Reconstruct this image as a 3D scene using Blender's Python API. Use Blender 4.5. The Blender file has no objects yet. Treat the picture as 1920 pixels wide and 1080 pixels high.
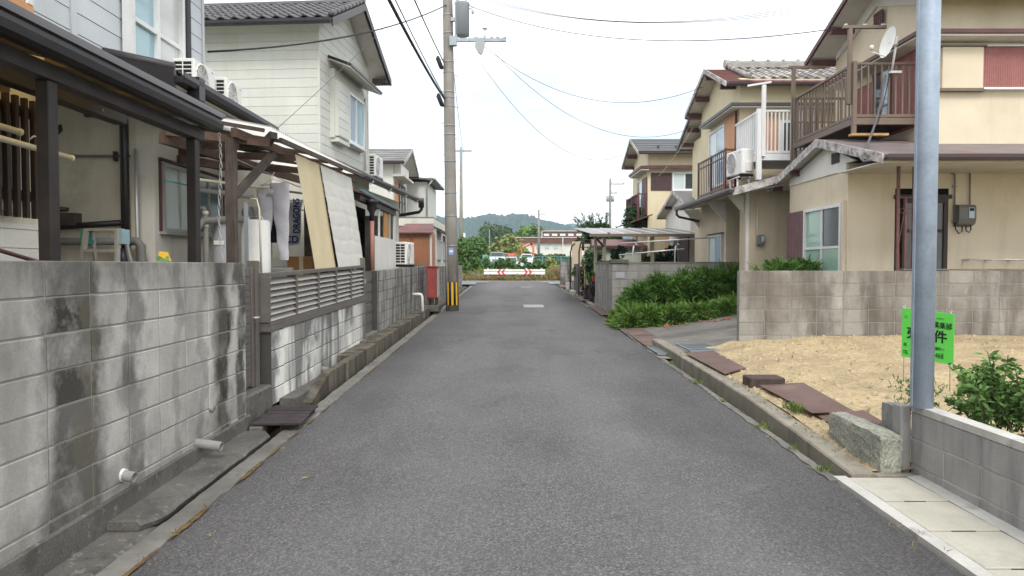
import bpy, math, random
import numpy as np
from mathutils import Matrix, Vector
R = math.radians
rnd = random.Random(7)
scene = bpy.context.scene
col = scene.collection

# ---------------------------------------------------------------- camera
FPX = 1330.0                      # focal length in pixels of a 1920 wide picture
PITCH = math.atan(42 / FPX)
HC = 1.65
cam_d = bpy.data.cameras.new('camera')
cam_d.sensor_width = 36; cam_d.lens = FPX / 1920 * 36
cam_d.clip_start = 0.05; cam_d.clip_end = 8000
cam = bpy.data.objects.new('camera', cam_d)
col.objects.link(cam)
cam.location = (0, 0, HC)
cam.rotation_euler = (math.pi / 2 - PITCH, 0, 0)
scene.camera = cam

# ---------------------------------------------------------------- world: bright overcast sky with thin blue gaps
SUN_EL, SUN_AZ = R(46), R(168)     # azimuth clockwise from +Y; the veiled sun stands behind the camera
world = bpy.data.worlds.new('World'); scene.world = world; world.use_nodes = True
nt = world.node_tree; nt.nodes.clear()
wo = nt.nodes.new('ShaderNodeOutputWorld'); bg = nt.nodes.new('ShaderNodeBackground')
sky = nt.nodes.new('ShaderNodeTexSky'); sky.sky_type = 'NISHITA'; sky.sun_disc = False
sky.sun_elevation = SUN_EL; sky.sun_rotation = SUN_AZ; sky.air_density = 1.2; sky.dust_density = 1.5
tc = nt.nodes.new('ShaderNodeTexCoord')
mp = nt.nodes.new('ShaderNodeMapping'); mp.inputs['Scale'].default_value = (1.0, 1.0, 2.6); mp.inputs['Location'].default_value = (5.1, 2.7, 6.9)
nz = nt.nodes.new('ShaderNodeTexNoise'); nz.inputs['Scale'].default_value = 2.1; nz.inputs['Detail'].default_value = 6
nz.inputs['Roughness'].default_value = .55
rp = nt.nodes.new('ShaderNodeMapRange'); rp.inputs['From Min'].default_value = .32; rp.inputs['From Max'].default_value = .50
rp.inputs['To Min'].default_value = .36; rp.inputs['To Max'].default_value = 1.0
mx = nt.nodes.new('ShaderNodeMix'); mx.data_type = 'RGBA'
mx.inputs['B'].default_value = (10.0, 10.0, 10.1, 1)
nt.links.new(tc.outputs['Generated'], mp.inputs['Vector']); nt.links.new(mp.outputs[0], nz.inputs['Vector'])
nt.links.new(nz.outputs['Fac'], rp.inputs['Value']); nt.links.new(rp.outputs[0], mx.inputs['Factor'])
nt.links.new(sky.outputs[0], mx.inputs['A']); nt.links.new(mx.outputs['Result'], bg.inputs['Color'])
bg.inputs['Strength'].default_value = 0.10
nt.links.new(bg.outputs[0], wo.inputs['Surface'])

sun_d = bpy.data.lights.new('sun', 'SUN'); sun_d.energy = 1.15; sun_d.angle = R(18); sun_d.color = (1, .96, .9)
sun = bpy.data.objects.new('sun', sun_d); col.objects.link(sun)
sd = Vector((math.sin(SUN_AZ) * math.cos(SUN_EL), math.cos(SUN_AZ) * math.cos(SUN_EL), math.sin(SUN_EL)))
sun.rotation_euler = sd.to_track_quat('Z', 'Y').to_euler()

vs = scene.view_settings
vs.view_transform = 'Standard'; vs.look = 'None'; vs.exposure = 0.95; vs.gamma = 1; vs.use_curve_mapping = False
scene.cycles.use_denoising = True
scene.cycles.sample_clamp_indirect = 6
scene.cycles.max_bounces = 7; scene.cycles.diffuse_bounces = 4; scene.cycles.transparent_max_bounces = 12
scene.cycles.volume_bounces = 0

# ---------------------------------------------------------------- picture measurements -> places
def ray(u, v):
    a = (u - 960) / FPX; b = (540 - v) / FPX
    return Vector((a, math.cos(PITCH) + b * math.sin(PITCH), -math.sin(PITCH) + b * math.cos(PITCH)))
def at(u, v, Y):
    d = ray(u, v); return Vector((0, 0, HC)) + d * (Y / d.y)
def zat(v, Y):
    return at(960, v, Y).z
def gz(y):                        # the street climbs gently to the far crossing
    return .0173 * min(max(y, -30), 40)

# ---------------------------------------------------------------- materials
MATS = {}
def nd(t, kind, **kw):
    n = t.nodes.new(kind)
    for k, val in kw.items():
        if k in n.inputs: n.inputs[k].default_value = val
        else: setattr(n, k, val)
    return n
def noise(t, pos, scale, detail=4, rough=.55, stretch=None):
    v = pos
    if stretch:
        m = nd(t, 'ShaderNodeMapping'); m.inputs['Scale'].default_value = stretch
        t.links.new(pos, m.inputs['Vector']); v = m.outputs[0]
    n = nd(t, 'ShaderNodeTexNoise', Scale=scale, Detail=detail, Roughness=rough)
    t.links.new(v, n.inputs['Vector']); return n.outputs['Fac']
def rng(t, val, a, b, c, d):
    m = nd(t, 'ShaderNodeMapRange'); t.links.new(val, m.inputs['Value'])
    for k, x in zip(('From Min', 'From Max', 'To Min', 'To Max'), (a, b, c, d)): m.inputs[k].default_value = x
    return m.outputs[0]
def mth(t, op, a, b=None, clamp=False):
    m = nd(t, 'ShaderNodeMath', operation=op, use_clamp=clamp)
    for i, x in enumerate((a, b)):
        if x is None: continue
        if isinstance(x, (int, float)): m.inputs[i].default_value = x
        else: t.links.new(x, m.inputs[i])
    return m.outputs[0]
def mixc(t, fac, a, b, mode='MIX'):
    m = nd(t, 'ShaderNodeMix', data_type='RGBA', blend_type=mode)
    for k, x in (('Factor', fac), ('A', a), ('B', b)):
        if isinstance(x, (int, float)): m.inputs[k].default_value = x
        elif isinstance(x, tuple): m.inputs[k].default_value = (*x, 1)
        else: t.links.new(x, m.inputs[k])
    return m.outputs['Result']
def mat(name, c, rough=.8, var=.14, vs=1.5, fine=.07, fs=70, streak=0, sc=(.045, .043, .04), ss=4.0, slo=.5, shi=.7,
        objvar=0, bump=.2, bs=110, bd=.004, metal=0, spec=.3, patches=(), extra=None, alpha=None, local=False):
    m = bpy.data.materials.new(name); m.use_nodes = True; t = m.node_tree
    b = t.nodes['Principled BSDF']
    if local:
        pos = nd(t, 'ShaderNodeTexCoord').outputs['Object']
    else:
        pos = nd(t, 'ShaderNodeNewGeometry').outputs['Position']
    f = mth(t, 'MULTIPLY', rng(t, noise(t, pos, vs), .3, .7, 1 - var, 1 + var), rng(t, noise(t, pos, fs, 3), .3, .7, 1 - fine, 1 + fine))
    if objvar:
        oi = nd(t, 'ShaderNodeObjectInfo')
        f = mth(t, 'MULTIPLY', f, rng(t, oi.outputs['Random'], 0, 1, 1 - objvar, 1 + objvar))
    cc = nd(t, 'ShaderNodeCombineColor')
    for i in range(3): t.links.new(f, cc.inputs[i])
    out = mixc(t, 1.0, tuple(c), cc.outputs[0], 'MULTIPLY')
    for (pc, ps, lo, hi, amt, st) in patches:
        k = rng(t, noise(t, pos, ps, 5, .6, st), lo, hi, 0, amt)
        out = mixc(t, k, out, tuple(pc))
    if streak:
        s = rng(t, noise(t, pos, ss, 5, .65, (1, 1, .13)), slo, shi, 0, streak)
        out = mixc(t, s, out, tuple(sc))
    if extra: out = extra(t, pos, out)
    t.links.new(out, b.inputs['Base Color'])
    b.inputs['Roughness'].default_value = rough; b.inputs['Metallic'].default_value = metal
    b.inputs['Specular IOR Level'].default_value = spec
    if alpha is not None: b.inputs['Alpha'].default_value = alpha
    if bump:
        bn = nd(t, 'ShaderNodeBump', Strength=bump, Distance=bd)
        t.links.new(noise(t, pos, bs, 4, .6), bn.inputs['Height']); t.links.new(bn.outputs[0], b.inputs['Normal'])
    MATS[name] = m
    return m
def G(n): return MATS[n]

def asphalt_extra(t, pos, out):
    vor = nd(t, 'ShaderNodeTexVoronoi', Scale=88.0); t.links.new(pos, vor.inputs['Vector'])
    sp = rng(t, vor.outputs['Color'], .5, .95, 0, .52)
    out = mixc(t, sp, out, (.30, .29, .285))
    sp2 = rng(t, noise(t, pos, 240, 2), .58, .72, 0, .55)
    out = mixc(t, sp2, out, (.012, .012, .013))
    # worn, slightly paler wheel tracks and darker gritty margins, wandering along the street
    sx = nd(t, 'ShaderNodeSeparateXYZ'); t.links.new(pos, sx.inputs[0])
    n = noise(t, pos, .5, 3, .5, (1.2, .22, 1))
    w = mth(t, 'ADD', sx.outputs['X'], rng(t, n, .3, .7, -.5, .5))
    d = rng(t, mth(t, 'ABSOLUTE', mth(t, 'SUBTRACT', w, .15)), 1.1, 2.4, 0, .5)
    out = mixc(t, d, out, (.028, .026, .026))
    # tyre-polished tracks
    for cx in (-.62, .92):
        d = mth(t, 'ABSOLUTE', mth(t, 'SUBTRACT', w, cx))
        out = mixc(t, mth(t, 'MULTIPLY', rng(t, d, .08, .38, .3, 0), rng(t, noise(t, pos, .35, 4, .6, (1, .4, 1)), .35, .62, .2, 1)), out, (.165, .162, .162))
    # blotchy wear, oil drips and old patches
    out = mixc(t, rng(t, noise(t, pos, .8, 5, .65, (1.3, .6, 1)), .52, .66, 0, .34), out, (.06, .057, .06))
    out = mixc(t, rng(t, noise(t, pos, 6, 3, .5), .7, .76, 0, .5), out, (.045, .043, .045))
    cv = nd(t, 'ShaderNodeTexVoronoi', Scale=.33, feature='DISTANCE_TO_EDGE')
    wv = nd(t, 'ShaderNodeVectorMath', operation='ADD'); nv = nd(t, 'ShaderNodeTexNoise', Scale=2.2, Detail=5); t.links.new(pos, nv.inputs['Vector'])
    t.links.new(pos, wv.inputs[0]); t.links.new(nv.outputs['Color'], wv.inputs[1]); t.links.new(wv.outputs[0], cv.inputs['Vector'])
    crack = mth(t, 'MULTIPLY', rng(t, cv.outputs['Distance'], 0, .0035, .75, 0), rng(t, noise(t, pos, .5, 3), .5, .58, 0, 1))
    out = mixc(t, crack, out, (.02, .019, .019))
    # curved scrape by the right edge
    dx = mth(t, 'SUBTRACT', sx.outputs['X'], 2.05); dy = mth(t, 'SUBTRACT', sx.outputs['Y'], 4.15)
    dy = mth(t, 'MULTIPLY', dy, .8)
    rr = mth(t, 'SQRT', mth(t, 'ADD', mth(t, 'MULTIPLY', dx, dx), mth(t, 'MULTIPLY', dy, dy)))
    rr = mth(t, 'ADD', rr, rng(t, noise(t, pos, 3.0), .3, .7, -.08, .08))
    inside = rng(t, rr, .5, .85, .16, 0)
    out = mixc(t, inside, out, (.035, .034, .036))
    ring = mth(t, 'MULTIPLY', rng(t, mth(t, 'ABSOLUTE', mth(t, 'SUBTRACT', rr, .78)), .0, .07, .32, 0),
               rng(t, noise(t, pos, 2.2), .5, .62, 0, 1))
    out = mixc(t, ring, out, (.17, .165, .16))
    return out
def wall_bands(bands, dark=(.032, .030, .026), moss=(.125, .112, .08)):
    def ex(t, pos, out):
        sx = nd(t, 'ShaderNodeSeparateXYZ'); t.links.new(pos, sx.inputs[0])
        wob = rng(t, noise(t, pos, 2.5, 5, .65, (1, 1, .8)), .3, .7, -.12, .12)
        y = mth(t, 'ADD', sx.outputs['Y'], wob)
        ob = rng(t, nd(t, 'ShaderNodeObjectInfo').outputs['Random'], 0, 1, .72, 1.12)
        for (yc, hw, amt, which) in bands:
            d = mth(t, 'ABSOLUTE', mth(t, 'SUBTRACT', y, yc))
            k = mth(t, 'MULTIPLY', rng(t, d, hw * .5, hw, amt, 0), rng(t, noise(t, pos, 3.2, 6, .75), .3, .52, .42, 1)); k = mth(t, 'MULTIPLY', k, ob, True)
            out = mixc(t, k, out, moss if which else dark)
        # sooty band along the coping, running down in places
        k = mth(t, 'MULTIPLY', rng(t, mth(t, 'ADD', sx.outputs['Z'], rng(t, noise(t, pos, 4, 5, .7, (1, 1, .2)), .3, .7, -.16, .16)), 1.38, 1.68, 0, .75), rng(t, noise(t, pos, 7, 5, .7), .25, .6, .4, 1))
        out = mixc(t, k, out, (.10, .097, .088))
        # rising damp close to the ground
        k = mth(t, 'MULTIPLY', rng(t, sx.outputs['Z'], .1, .55, .55, 0), rng(t, noise(t, pos, 4, 5, .7), .35, .65, .2, 1))
        return mixc(t, k, out, (.10, .095, .085))
    return ex
def wood_grain(axis=2):
    def ex(t, pos, out):
        s = [14, 14, 14]; s[axis] = 1.2
        k = rng(t, noise(t, pos, 3.5, 5, .7, tuple(s)), .42, .7, 0, .5)
        return mixc(t, k, out, (.02, .016, .013))
    return ex

mat('asphalt', (.108, .106, .109), rough=.92, var=.13, vs=.9, fine=.5, fs=85, bump=.9, bs=150, bd=.006, spec=.25,
    patches=[((.06, .058, .06), .45, .5, .68, .45, (1, .5, 1)), ((.14, .135, .13), 2.4, .62, .75, .22, None), ((.20, .09, .06), 1.1, .74, .8, .3, None)], extra=asphalt_extra)
mat('asphalt_patch', (.092, .09, .092), rough=.92, var=.2, vs=1.5, fine=.4, fs=90, bump=.7, bs=150)
mat('asphalt_far', (.15, .148, .15), rough=.9, bump=.2)
mat('concrete', (.16, .154, .14), var=.28, vs=2.2, streak=.4, slo=.5, shi=.75, bump=.5, bs=90, patches=[((.12, .115, .10), 5, .5, .68, .75, None)])
mat('concrete_dark', (.105, .10, .09), var=.3, vs=3, bump=.8, bs=80, fine=.2, patches=[((.05, .048, .043), 6, .5, .65, .7, None), ((.26, .25, .22), 14, .6, .7, .6, None)])
mat('concrete_pale', (.42, .405, .345), var=.1, vs=2.5, bump=.35, bs=120, patches=[((.30, .29, .25), 3.5, .52, .7, .6, None), ((.16, .15, .13), 30, .68, .74, .5, None)])
mat('concrete_edge', (.46, .45, .42), var=.15, vs=3, bump=.4, patches=[((.2, .19, .17), 7, .55, .68, .6, None)])
mat('kerb_moss', (.125, .112, .09), var=.3, vs=3, bump=.8, bs=70, fine=.2, streak=.85, sc=(.035, .025, .016), ss=6, slo=.42, shi=.62,
    patches=[((.09, .075, .035), 5, .5, .64, .7, None)])
mat('kerb_right', (.25, .23, .185), var=.2, vs=3, bump=.5, bs=90, streak=.55, sc=(.09, .08, .06), ss=5, slo=.48, shi=.7)
mat('stone', (.33, .335, .285), var=.2, vs=5, fine=.35, fs=60, bump=1.0, bs=55, bd=.015, patches=[((.13, .13, .10), 30, .54, .64, .7, None), ((.45, .45, .38), 45, .58, .66, .6, None)])
mat('mortar', (.26, .25, .23), var=.15, bump=.3)
mat('mortar_dark', (.06, .058, .052), var=.25, bump=.4)
mat('block_left', (.385, .375, .345), var=.2, vs=1.7, fine=.1, fs=60, objvar=.1, bump=.5, bs=140, streak=.3, sc=(.15, .145, .135), ss=2.6, slo=.5, shi=.7,
    patches=[((.15, .145, .135), 2.1, .53, .72, .6, None), ((.50, .495, .47), 3.2, .58, .7, .4, (1, 1, .4))],
    extra=wall_bands([(4.0, .34, .93, 0), (4.1, .1, .5, 1), (6.0, .23, .85, 1), (6.03, .14, .93, 0), (6.45, .16, .85, 0), (4.6, .16, .6, 0), (5.2, .1, .35, 0), (5.65, .08, .3, 0), (3.5, .12, .3, 1)]))
mat('block_white', (.62, .615, .58), var=.14, vs=2, fine=.1, fs=60, objvar=.2, bump=.4, streak=.85, sc=(.11, .108, .105), ss=1.9, slo=.48, shi=.6,
    patches=[((.10, .098, .095), 1.7, .5, .62, .85, (1, 1, .7))])
mat('block_grey', (.27, .265, .245), var=.2, vs=1.6, fine=.12, fs=60, objvar=.16, bump=.5, streak=.9, sc=(.05, .048, .045), ss=3.5, slo=.46, shi=.62,
    patches=[((.055, .053, .05), 2.2, .52, .66, .8, (1, 1, .5))])
mat('block_right', (.28, .268, .24), var=.2, vs=.9, fine=.12, fs=60, objvar=.1, bump=.5, streak=.75, sc=(.10, .085, .07), ss=3.2, slo=.45, shi=.62,
    patches=[((.14, .115, .09), 1.1, .46, .62, .6, None), ((.45, .43, .39), 3.2, .6, .72, .6, (1, 1, .35)), ((.085, .072, .058), 2.4, .56, .68, .6, (1, 1, .5))])
mat('block_low', (.30, .295, .29), var=.16, vs=2.4, objvar=.08, bump=.4, streak=.6, sc=(.16, .155, .16), ss=7, slo=.48, shi=.66)
mat('block_far', (.24, .235, .22), var=.2, vs=1.6, objvar=.12, bump=.3, streak=.6, ss=3, sc=(.09, .085, .08))
mat('soil', (.11, .085, .055), var=.35, vs=1.4, fine=.25, bump=.9, bs=30, bd=.03)
mat('field', (.12, .15, .05), var=.35, vs=.4, fine=.25, fs=9, bump=.6, bs=10, bd=.05, patches=[((.20, .17, .08), .6, .52, .66, .7, None)])
mat('dirt', (.465, .365, .215), var=.12, vs=1.0, fine=.24, fs=26, bump=1.0, bs=30, bd=.04,
    patches=[((.33, .245, .135), 1.7, .52, .68, .6, (1, 1.6, 1)), ((.58, .475, .31), 9, .58, .68, .7, None), ((.25, .19, .115), 13, .58, .66, .75, None), ((.30, .23, .14), .7, .52, .62, .45, (1, 2.2, 1))])
mat('gravel', (.42, .34, .22), objvar=.2, var=.35, vs=22, bump=.3)
mat('driveway', (.17, .16, .145), var=.25, vs=1.1, bump=.5, patches=[((.08, .076, .072), .8, .47, .62, .7, (1, 2.5, 1)), ((.3, .27, .22), 3, .6, .72, .5, None)])
mat('rust_plate', (.125, .08, .07), rough=.7, var=.2, vs=2.2, fine=.1, bump=.3, bs=90, patches=[((.22, .15, .12), 2.5, .55, .7, .5, None), ((.07, .045, .04), 8, .58, .7, .6, None)])
mat('rust_dark', (.07, .05, .045), rough=.85, var=.3, vs=12, bump=.9, bs=60, bd=.01)
mat('galvanised', (.30, .33, .36), rough=.5, metal=.6, var=.12, vs=5, bump=.1)
mat('pole_paint', (.33, .395, .485), rough=.52, metal=.2, var=.12, vs=6, fine=.06, fs=35, bump=.12, streak=.35, sc=(.46, .52, .60), ss=9, slo=.5, shi=.66,
    patches=[((.24, .30, .38), 9, .55, .68, .55, (1, 1, .4))])
mat('aluminium', (.47, .47, .46), rough=.42, metal=.5, var=.08, bump=.05)
mat('aluminium_white', (.70, .71, .71), rough=.45, var=.05, bump=.03, streak=.15)
mat('fence_metal', (.15, .135, .122), rough=.45, metal=.25, var=.08, vs=4, bump=.05)
mat('fence_slat', (.31, .295, .275), rough=.42, metal=.25, var=.08, vs=4, bump=.05, objvar=.06)
mat('bronze', (.165, .125, .098), rough=.5, metal=.2, var=.1, bump=.05)
mat('bronze_dark', (.04, .026, .023), rough=.5, var=.15, bump=.08)
mat('wood_black', (.024, .019, .018), rough=.55, var=.3, vs=6, bump=.4, bs=60, patches=[((.12, .105, .10), 26, .66, .74, .45, None)])
mat('gutter_black', (.018, .016, .019), rough=.38, var=.2, bump=.05, spec=.45, patches=[((.08, .075, .075), 12, .62, .78, .4, (1, .3, 1))])
mat('gutter_brown', (.045, .03, .03), rough=.4, var=.2, bump=.05, spec=.45)
mat('wood_weathered', (.085, .068, .058), var=.3, vs=5, bump=.6, bs=40, extra=wood_grain(2))
mat('wood_beam', (.10, .062, .045), var=.3, vs=5, bump=.5, bs=40, extra=wood_grain(1))
mat('wood_new', (.42, .25, .11), var=.2, vs=5, bump=.3, bs=40)
mat('wood_lid', (.042, .033, .036), rough=.75, var=.35, vs=5, bump=.7, bs=50, objvar=.25, extra=wood_grain(0))
mat('plaster_cream', (.66, .62, .52), var=.09, vs=1.1, fine=.05, bump=.4, bs=70, patches=[((.30, .29, .25), 1.6, .56, .74, .65, None)], streak=.22, sc=(.28, .26, .21))
mat('plaster_light', (.66, .64, .58), var=.08, vs=1.4, bump=.3, bs=70, streak=.3, sc=(.36, .34, .3), patches=[((.42, .39, .33), 2.2, .58, .72, .5, None)])
mat('plaster_tan', (.63, .55, .42), var=.07, vs=1.3, fine=.04, fs=55, bump=.4, bs=80, streak=.45, sc=(.45, .38, .275), ss=3, patches=[((.47, .40, .295), 1.1, .54, .74, .55, None)])
mat('plaster_tan_b', (.53, .46, .345), var=.09, vs=1.1, fine=.04, fs=55, bump=.4, bs=80, streak=.5, sc=(.36, .30, .215), ss=3, patches=[((.38, .325, .235), 1.0, .52, .72, .6, None)])
mat('plaster_yellow', (.66, .58, .40), var=.06, vs=1.2, bump=.3, streak=.2, sc=(.45, .38, .23))
mat('plaster_white', (.66, .645, .60), var=.07, vs=1.5, bump=.2, streak=.25, sc=(.45, .43, .38))
mat('soffit', (.60, .575, .52), var=.1, vs=1.5, bump=.1, patches=[((.42, .38, .32), 2.4, .56, .7, .5, None)])
mat('bargeboard', (.46, .435, .42), var=.3, vs=5, bump=.5, patches=[((.13, .11, .105), 9, .5, .62, .8, None)])
mat('siding_blue', (.54, .575, .61), rough=.55, var=.05, vs=1.4, bump=.12, bs=40, objvar=.03, streak=.18, sc=(.36, .38, .40))
mat('siding_green', (.58, .592, .545), rough=.55, var=.06, vs=1.2, bump=.15, bs=50, objvar=.035, streak=.22, sc=(.40, .40, .33), patches=[((.55, .47, .28), 1.2, .66, .76, .55, (1.5, 1, .3))])
mat('siding_white', (.70, .70, .66), rough=.6, var=.05, bump=.4, bs=60, objvar=.04)
mat('tile_dark', (.055, .05, .052), rough=.5, objvar=.3, var=.25, vs=5, bump=.15, spec=.45)
mat('tile_grey', (.27, .255, .235), rough=.6, objvar=.5, var=.25, vs=6, bump=.2, spec=.4)
mat('slate_dark', (.045, .048, .056), rough=.45, objvar=.2, var=.2, vs=3, bump=.1, spec=.5)
mat('slate_grey', (.17, .165, .165), rough=.55, objvar=.18, var=.25, vs=2.5, bump=.15)
mat('roof_red', (.17, .075, .066), rough=.55, var=.25, vs=2, bump=.15, patches=[((.13, .11, .11), 2.2, .52, .64, .7, None)])
mat('roof_worn', (.17, .145, .145), rough=.5, var=.25, vs=2, bump=.15, patches=[((.20, .085, .075), .9, .53, .62, .8, (1, .6, 1))])
mat('iron_rose', (.13, .06, .056), rough=.7, var=.2, vs=8, bump=.2)
mat('trim_maroon', (.10, .045, .045), rough=.5, var=.2, vs=3, bump=.1)
mat('shutter_red', (.31, .125, .115), rough=.55, var=.12, vs=4, fine=.12, fs=30, bump=.1, streak=.3, sc=(.22, .13, .16), ss=14)
mat('shutter_purple', (.20, .115, .125), rough=.55, var=.12, vs=4, bump=.1, streak=.3, sc=(.13, .085, .10), ss=14)
mat('shutter_brown', (.085, .048, .052), rough=.5, var=.15, vs=4, bump=.1, streak=.3, sc=(.05, .03, .035), ss=16)
mat('panel_orange', (.54, .27, .13), rough=.6, var=.1, vs=3, bump=.1, streak=.2, sc=(.4, .2, .1))
mat('shed_orange', (.36, .165, .085), rough=.6, var=.1, vs=2, bump=.1, streak=.3, sc=(.26, .13, .075))
mat('red_paint', (.25, .052, .045), rough=.5, var=.15, vs=6, bump=.1, patches=[((.17, .06, .05), 8, .58, .7, .5, None)])
mat('red_bright', (.62, .03, .05), rough=.5, var=.05, bump=0)
mat('pvc_grey', (.20, .195, .185), rough=.5, var=.1, vs=6, bump=.05, objvar=.15)
mat('pvc_cream', (.60, .56, .42), rough=.5, var=.08, bump=.05)
mat('pvc_white', (.62, .62, .60), rough=.45, var=.06, bump=.03)
mat('plastic_white', (.72, .72, .69), rough=.42, var=.04, vs=4, bump=.03, streak=.15, sc=(.55, .54, .5))
mat('plastic_grey', (.30, .30, .32), rough=.45, var=.06, bump=.03)
mat('meter_grey', (.15, .15, .14), rough=.45, var=.08, bump=.03)
mat('black', (.012, .012, .013), rough=.6, var=.2, bump=0)
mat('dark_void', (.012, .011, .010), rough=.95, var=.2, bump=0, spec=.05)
mat('cable', (.016, .016, .018), rough=.6, var=.1, bump=0)
mat('cable_grey', (.10, .10, .11), rough=.6, var=.1, bump=0)
mat('pole_concrete', (.26, .247, .22), rough=.85, var=.16, vs=2, bump=.3, bs=80, streak=.6, sc=(.19, .18, .155), ss=4, slo=.47, shi=.62, patches=[((.44, .43, .40), 2.2, .58, .7, .5, (1, 1, .3))])
mat('transformer', (.32, .355, .38), rough=.45, var=.06, bump=.04)
mat('porcelain', (.62, .65, .66), rough=.25, var=.05, bump=0)
mat('yellow_paint', (.60, .36, .03), rough=.5, var=.06, bump=0)
mat('sign_green', (.10, .52, .075), rough=.5, var=.04, bump=0)
mat('ink', (.01, .012, .012), rough=.6, var=.1, bump=0)
mat('ink_blue', (.02, .035, .17), rough=.8, var=.1, bump=0)
mat('sticker_blue', (.22, .38, .68), rough=.5, var=.2, vs=20, bump=0)
mat('tarp_white', (.57, .565, .52), rough=.6, var=.06, vs=2, bump=.1, bs=20, bd=.01)
mat('tarp_beige', (.56, .48, .31), rough=.75, var=.07, vs=2, bump=.1, bs=20, bd=.01, streak=.2, sc=(.45, .37, .2))
mat('cloth_grey', (.42, .41, .44), rough=.95, var=.12, vs=5, bump=.4, bs=260, bd=.002)
mat('cloth_dark', (.022, .022, .032), rough=.95, var=.25, vs=5, bump=.3)
mat('cloth_towel', (.50, .49, .51), rough=.95, var=.08, vs=7, bump=.3, bs=220, bd=.002)
mat('cloth_maroon', (.10, .025, .04), rough=.95, var=.2, bump=.2)
mat('curtain_green', (.30, .52, .40), rough=.9, var=.15, vs=4, bump=.1)
mat('curtain_pale', (.50, .52, .52), rough=.9, var=.12, vs=4, bump=.1)
mat('rope', (.30, .30, .27), rough=.9, bump=0)
mat('rope_green', (.05, .30, .24), rough=.8, bump=0)
mat('cardboard', (.33, .17, .07), rough=.85, var=.15, vs=3, bump=.1)
mat('ply_orange', (.42, .22, .07), rough=.7, var=.15, vs=3, bump=.1)
mat('terracotta', (.42, .10, .05), rough=.8, var=.12, vs=8, bump=.1)
mat('lava_rock', (.035, .028, .028), rough=.95, var=.4, vs=14, bump=1.0, bs=25, bd=.03)
mat('brick_red', (.25, .09, .07), rough=.9, var=.2, vs=10, bump=.4)
mat('rail_steel', (.55, .56, .56), rough=.4, metal=.5, var=.1, bump=.05)
mat('shed_green', (.46, .50, .41), rough=.6, var=.08, vs=2, bump=.1, streak=.3, sc=(.33, .34, .27))
mat('shed_beige', (.52, .43, .32), rough=.6, var=.08, bump=.1)
mat('poly_roof', (.25, .24, .235), rough=.35, var=.08, vs=2, bump=.05, alpha=.9)
mat('fence_mesh', (.15, .32, .33), rough=.5, var=.1, bump=0)
mat('factory_brown', (.13, .06, .05), rough=.6, var=.12, vs=1, bump=.1)
mat('factory_white', (.62, .62, .58), rough=.7, var=.06, bump=.1)
mat('excavator_orange', (.62, .17, .07), rough=.5, var=.08, bump=0)
mat('car_white', (.75, .75, .75), rough=.25, var=.02, bump=0, spec=.5)
mat('car_grey', (.20, .215, .23), rough=.25, metal=.4, var=.02, bump=0, spec=.5)
mat('car_red', (.42, .05, .045), rough=.3, var=.02, bump=0, spec=.5)
mat('car_glass', (.03, .04, .045), rough=.08, var=.02, bump=0, spec=.6)
mat('bark', (.10, .08, .06), rough=.95, var=.3, vs=8, bump=.8, bs=30, bd=.02)
mat('water_stain', (.12, .075, .03), rough=.95, var=.4, vs=12, bump=.8, bs=60, bd=.01)
def leafm(name, c, c2, sc=2.0):
    return mat(name, c, rough=.6, var=.3, vs=sc, fine=.25, fs=sc * 9, bump=0, spec=.25, patches=[(c2, sc * 1.7, .5, .64, .75, None)])
leafm('leaf_hedge', (.058, .14, .022), (.12, .23, .045), 3)
leafm('leaf_hedge_light', (.085, .175, .03), (.17, .26, .06), 3)
leafm('leaf_dead', (.20, .14, .05), (.12, .12, .03), 6)
leafm('leaf_shrub', (.10, .20, .05), (.17, .28, .08), 5)
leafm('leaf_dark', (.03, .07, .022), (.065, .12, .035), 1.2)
leafm('leaf_mid', (.06, .13, .025), (.11, .18, .04), .7)
leafm('leaf_field', (.16, .20, .05), (.26, .22, .09), .6)
leafm('leaf_yellow', (.20, .24, .05), (.12, .19, .04), .6)
leafm('leaf_far', (.045, .085, .025), (.085, .13, .035), .15)
leafm('leaf_far_light', (.11, .19, .03), (.07, .14, .03), .2)
leafm('leaf_weed', (.13, .2, .045), (.22, .2, .08), 4)
leafm('leaf_dry', (.26, .20, .09), (.16, .15, .05), 5)
def glassm(name, c, rough=.06, trans=None):
    m = mat(name, c, rough=rough, var=.06, vs=1.5, fine=.02, bump=0, spec=.55)
    if trans is not None:
        t = m.node_tree; b = t.nodes['Principled BSDF']
        tr = nd(t, 'ShaderNodeBsdfTransparent'); fr = nd(t, 'ShaderNodeFresnel', IOR=1.5)
        gl = nd(t, 'ShaderNodeBsdfGlossy', Roughness=.02); mi = nd(t, 'ShaderNodeMixShader')
        k = mth(t, 'ADD', mth(t, 'MULTIPLY', fr.outputs[0], 1.0), .03, True)
        tr.inputs[0].default_value = (.85, .9, .9, 1)
        t.links.new(k, mi.inputs[0]); t.links.new(tr.outputs[0], mi.inputs[1]); t.links.new(gl.outputs[0], mi.inputs[2])
        t.links.new(mi.outputs[0], t.nodes['Material Output'].inputs['Surface'])
    return m
glassm('glass_clear', (.2, .25, .25), trans=1)
glassm('glass_frost', (.53, .61, .60), rough=.22)
glassm('glass_green', (.27, .42, .33), rough=.07)
mat('concrete_dim', (.17, .167, .16), var=.15, bump=.3)
mat('concrete_mid', (.29, .285, .27), var=.15, bump=.3)
glassm('glass_lace', (.52, .54, .53), rough=.1)
glassm('glass_frost_dark', (.10, .17, .18), rough=.16)
glassm('glass_blue', (.30, .46, .52), rough=.08)
glassm('glass_dark', (.055, .065, .07), rough=.06)
glassm('glass_sky', (.36, .46, .56), rough=.05)
glassm('corrugated_clear', (.66, .645, .58), rough=.35)

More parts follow.
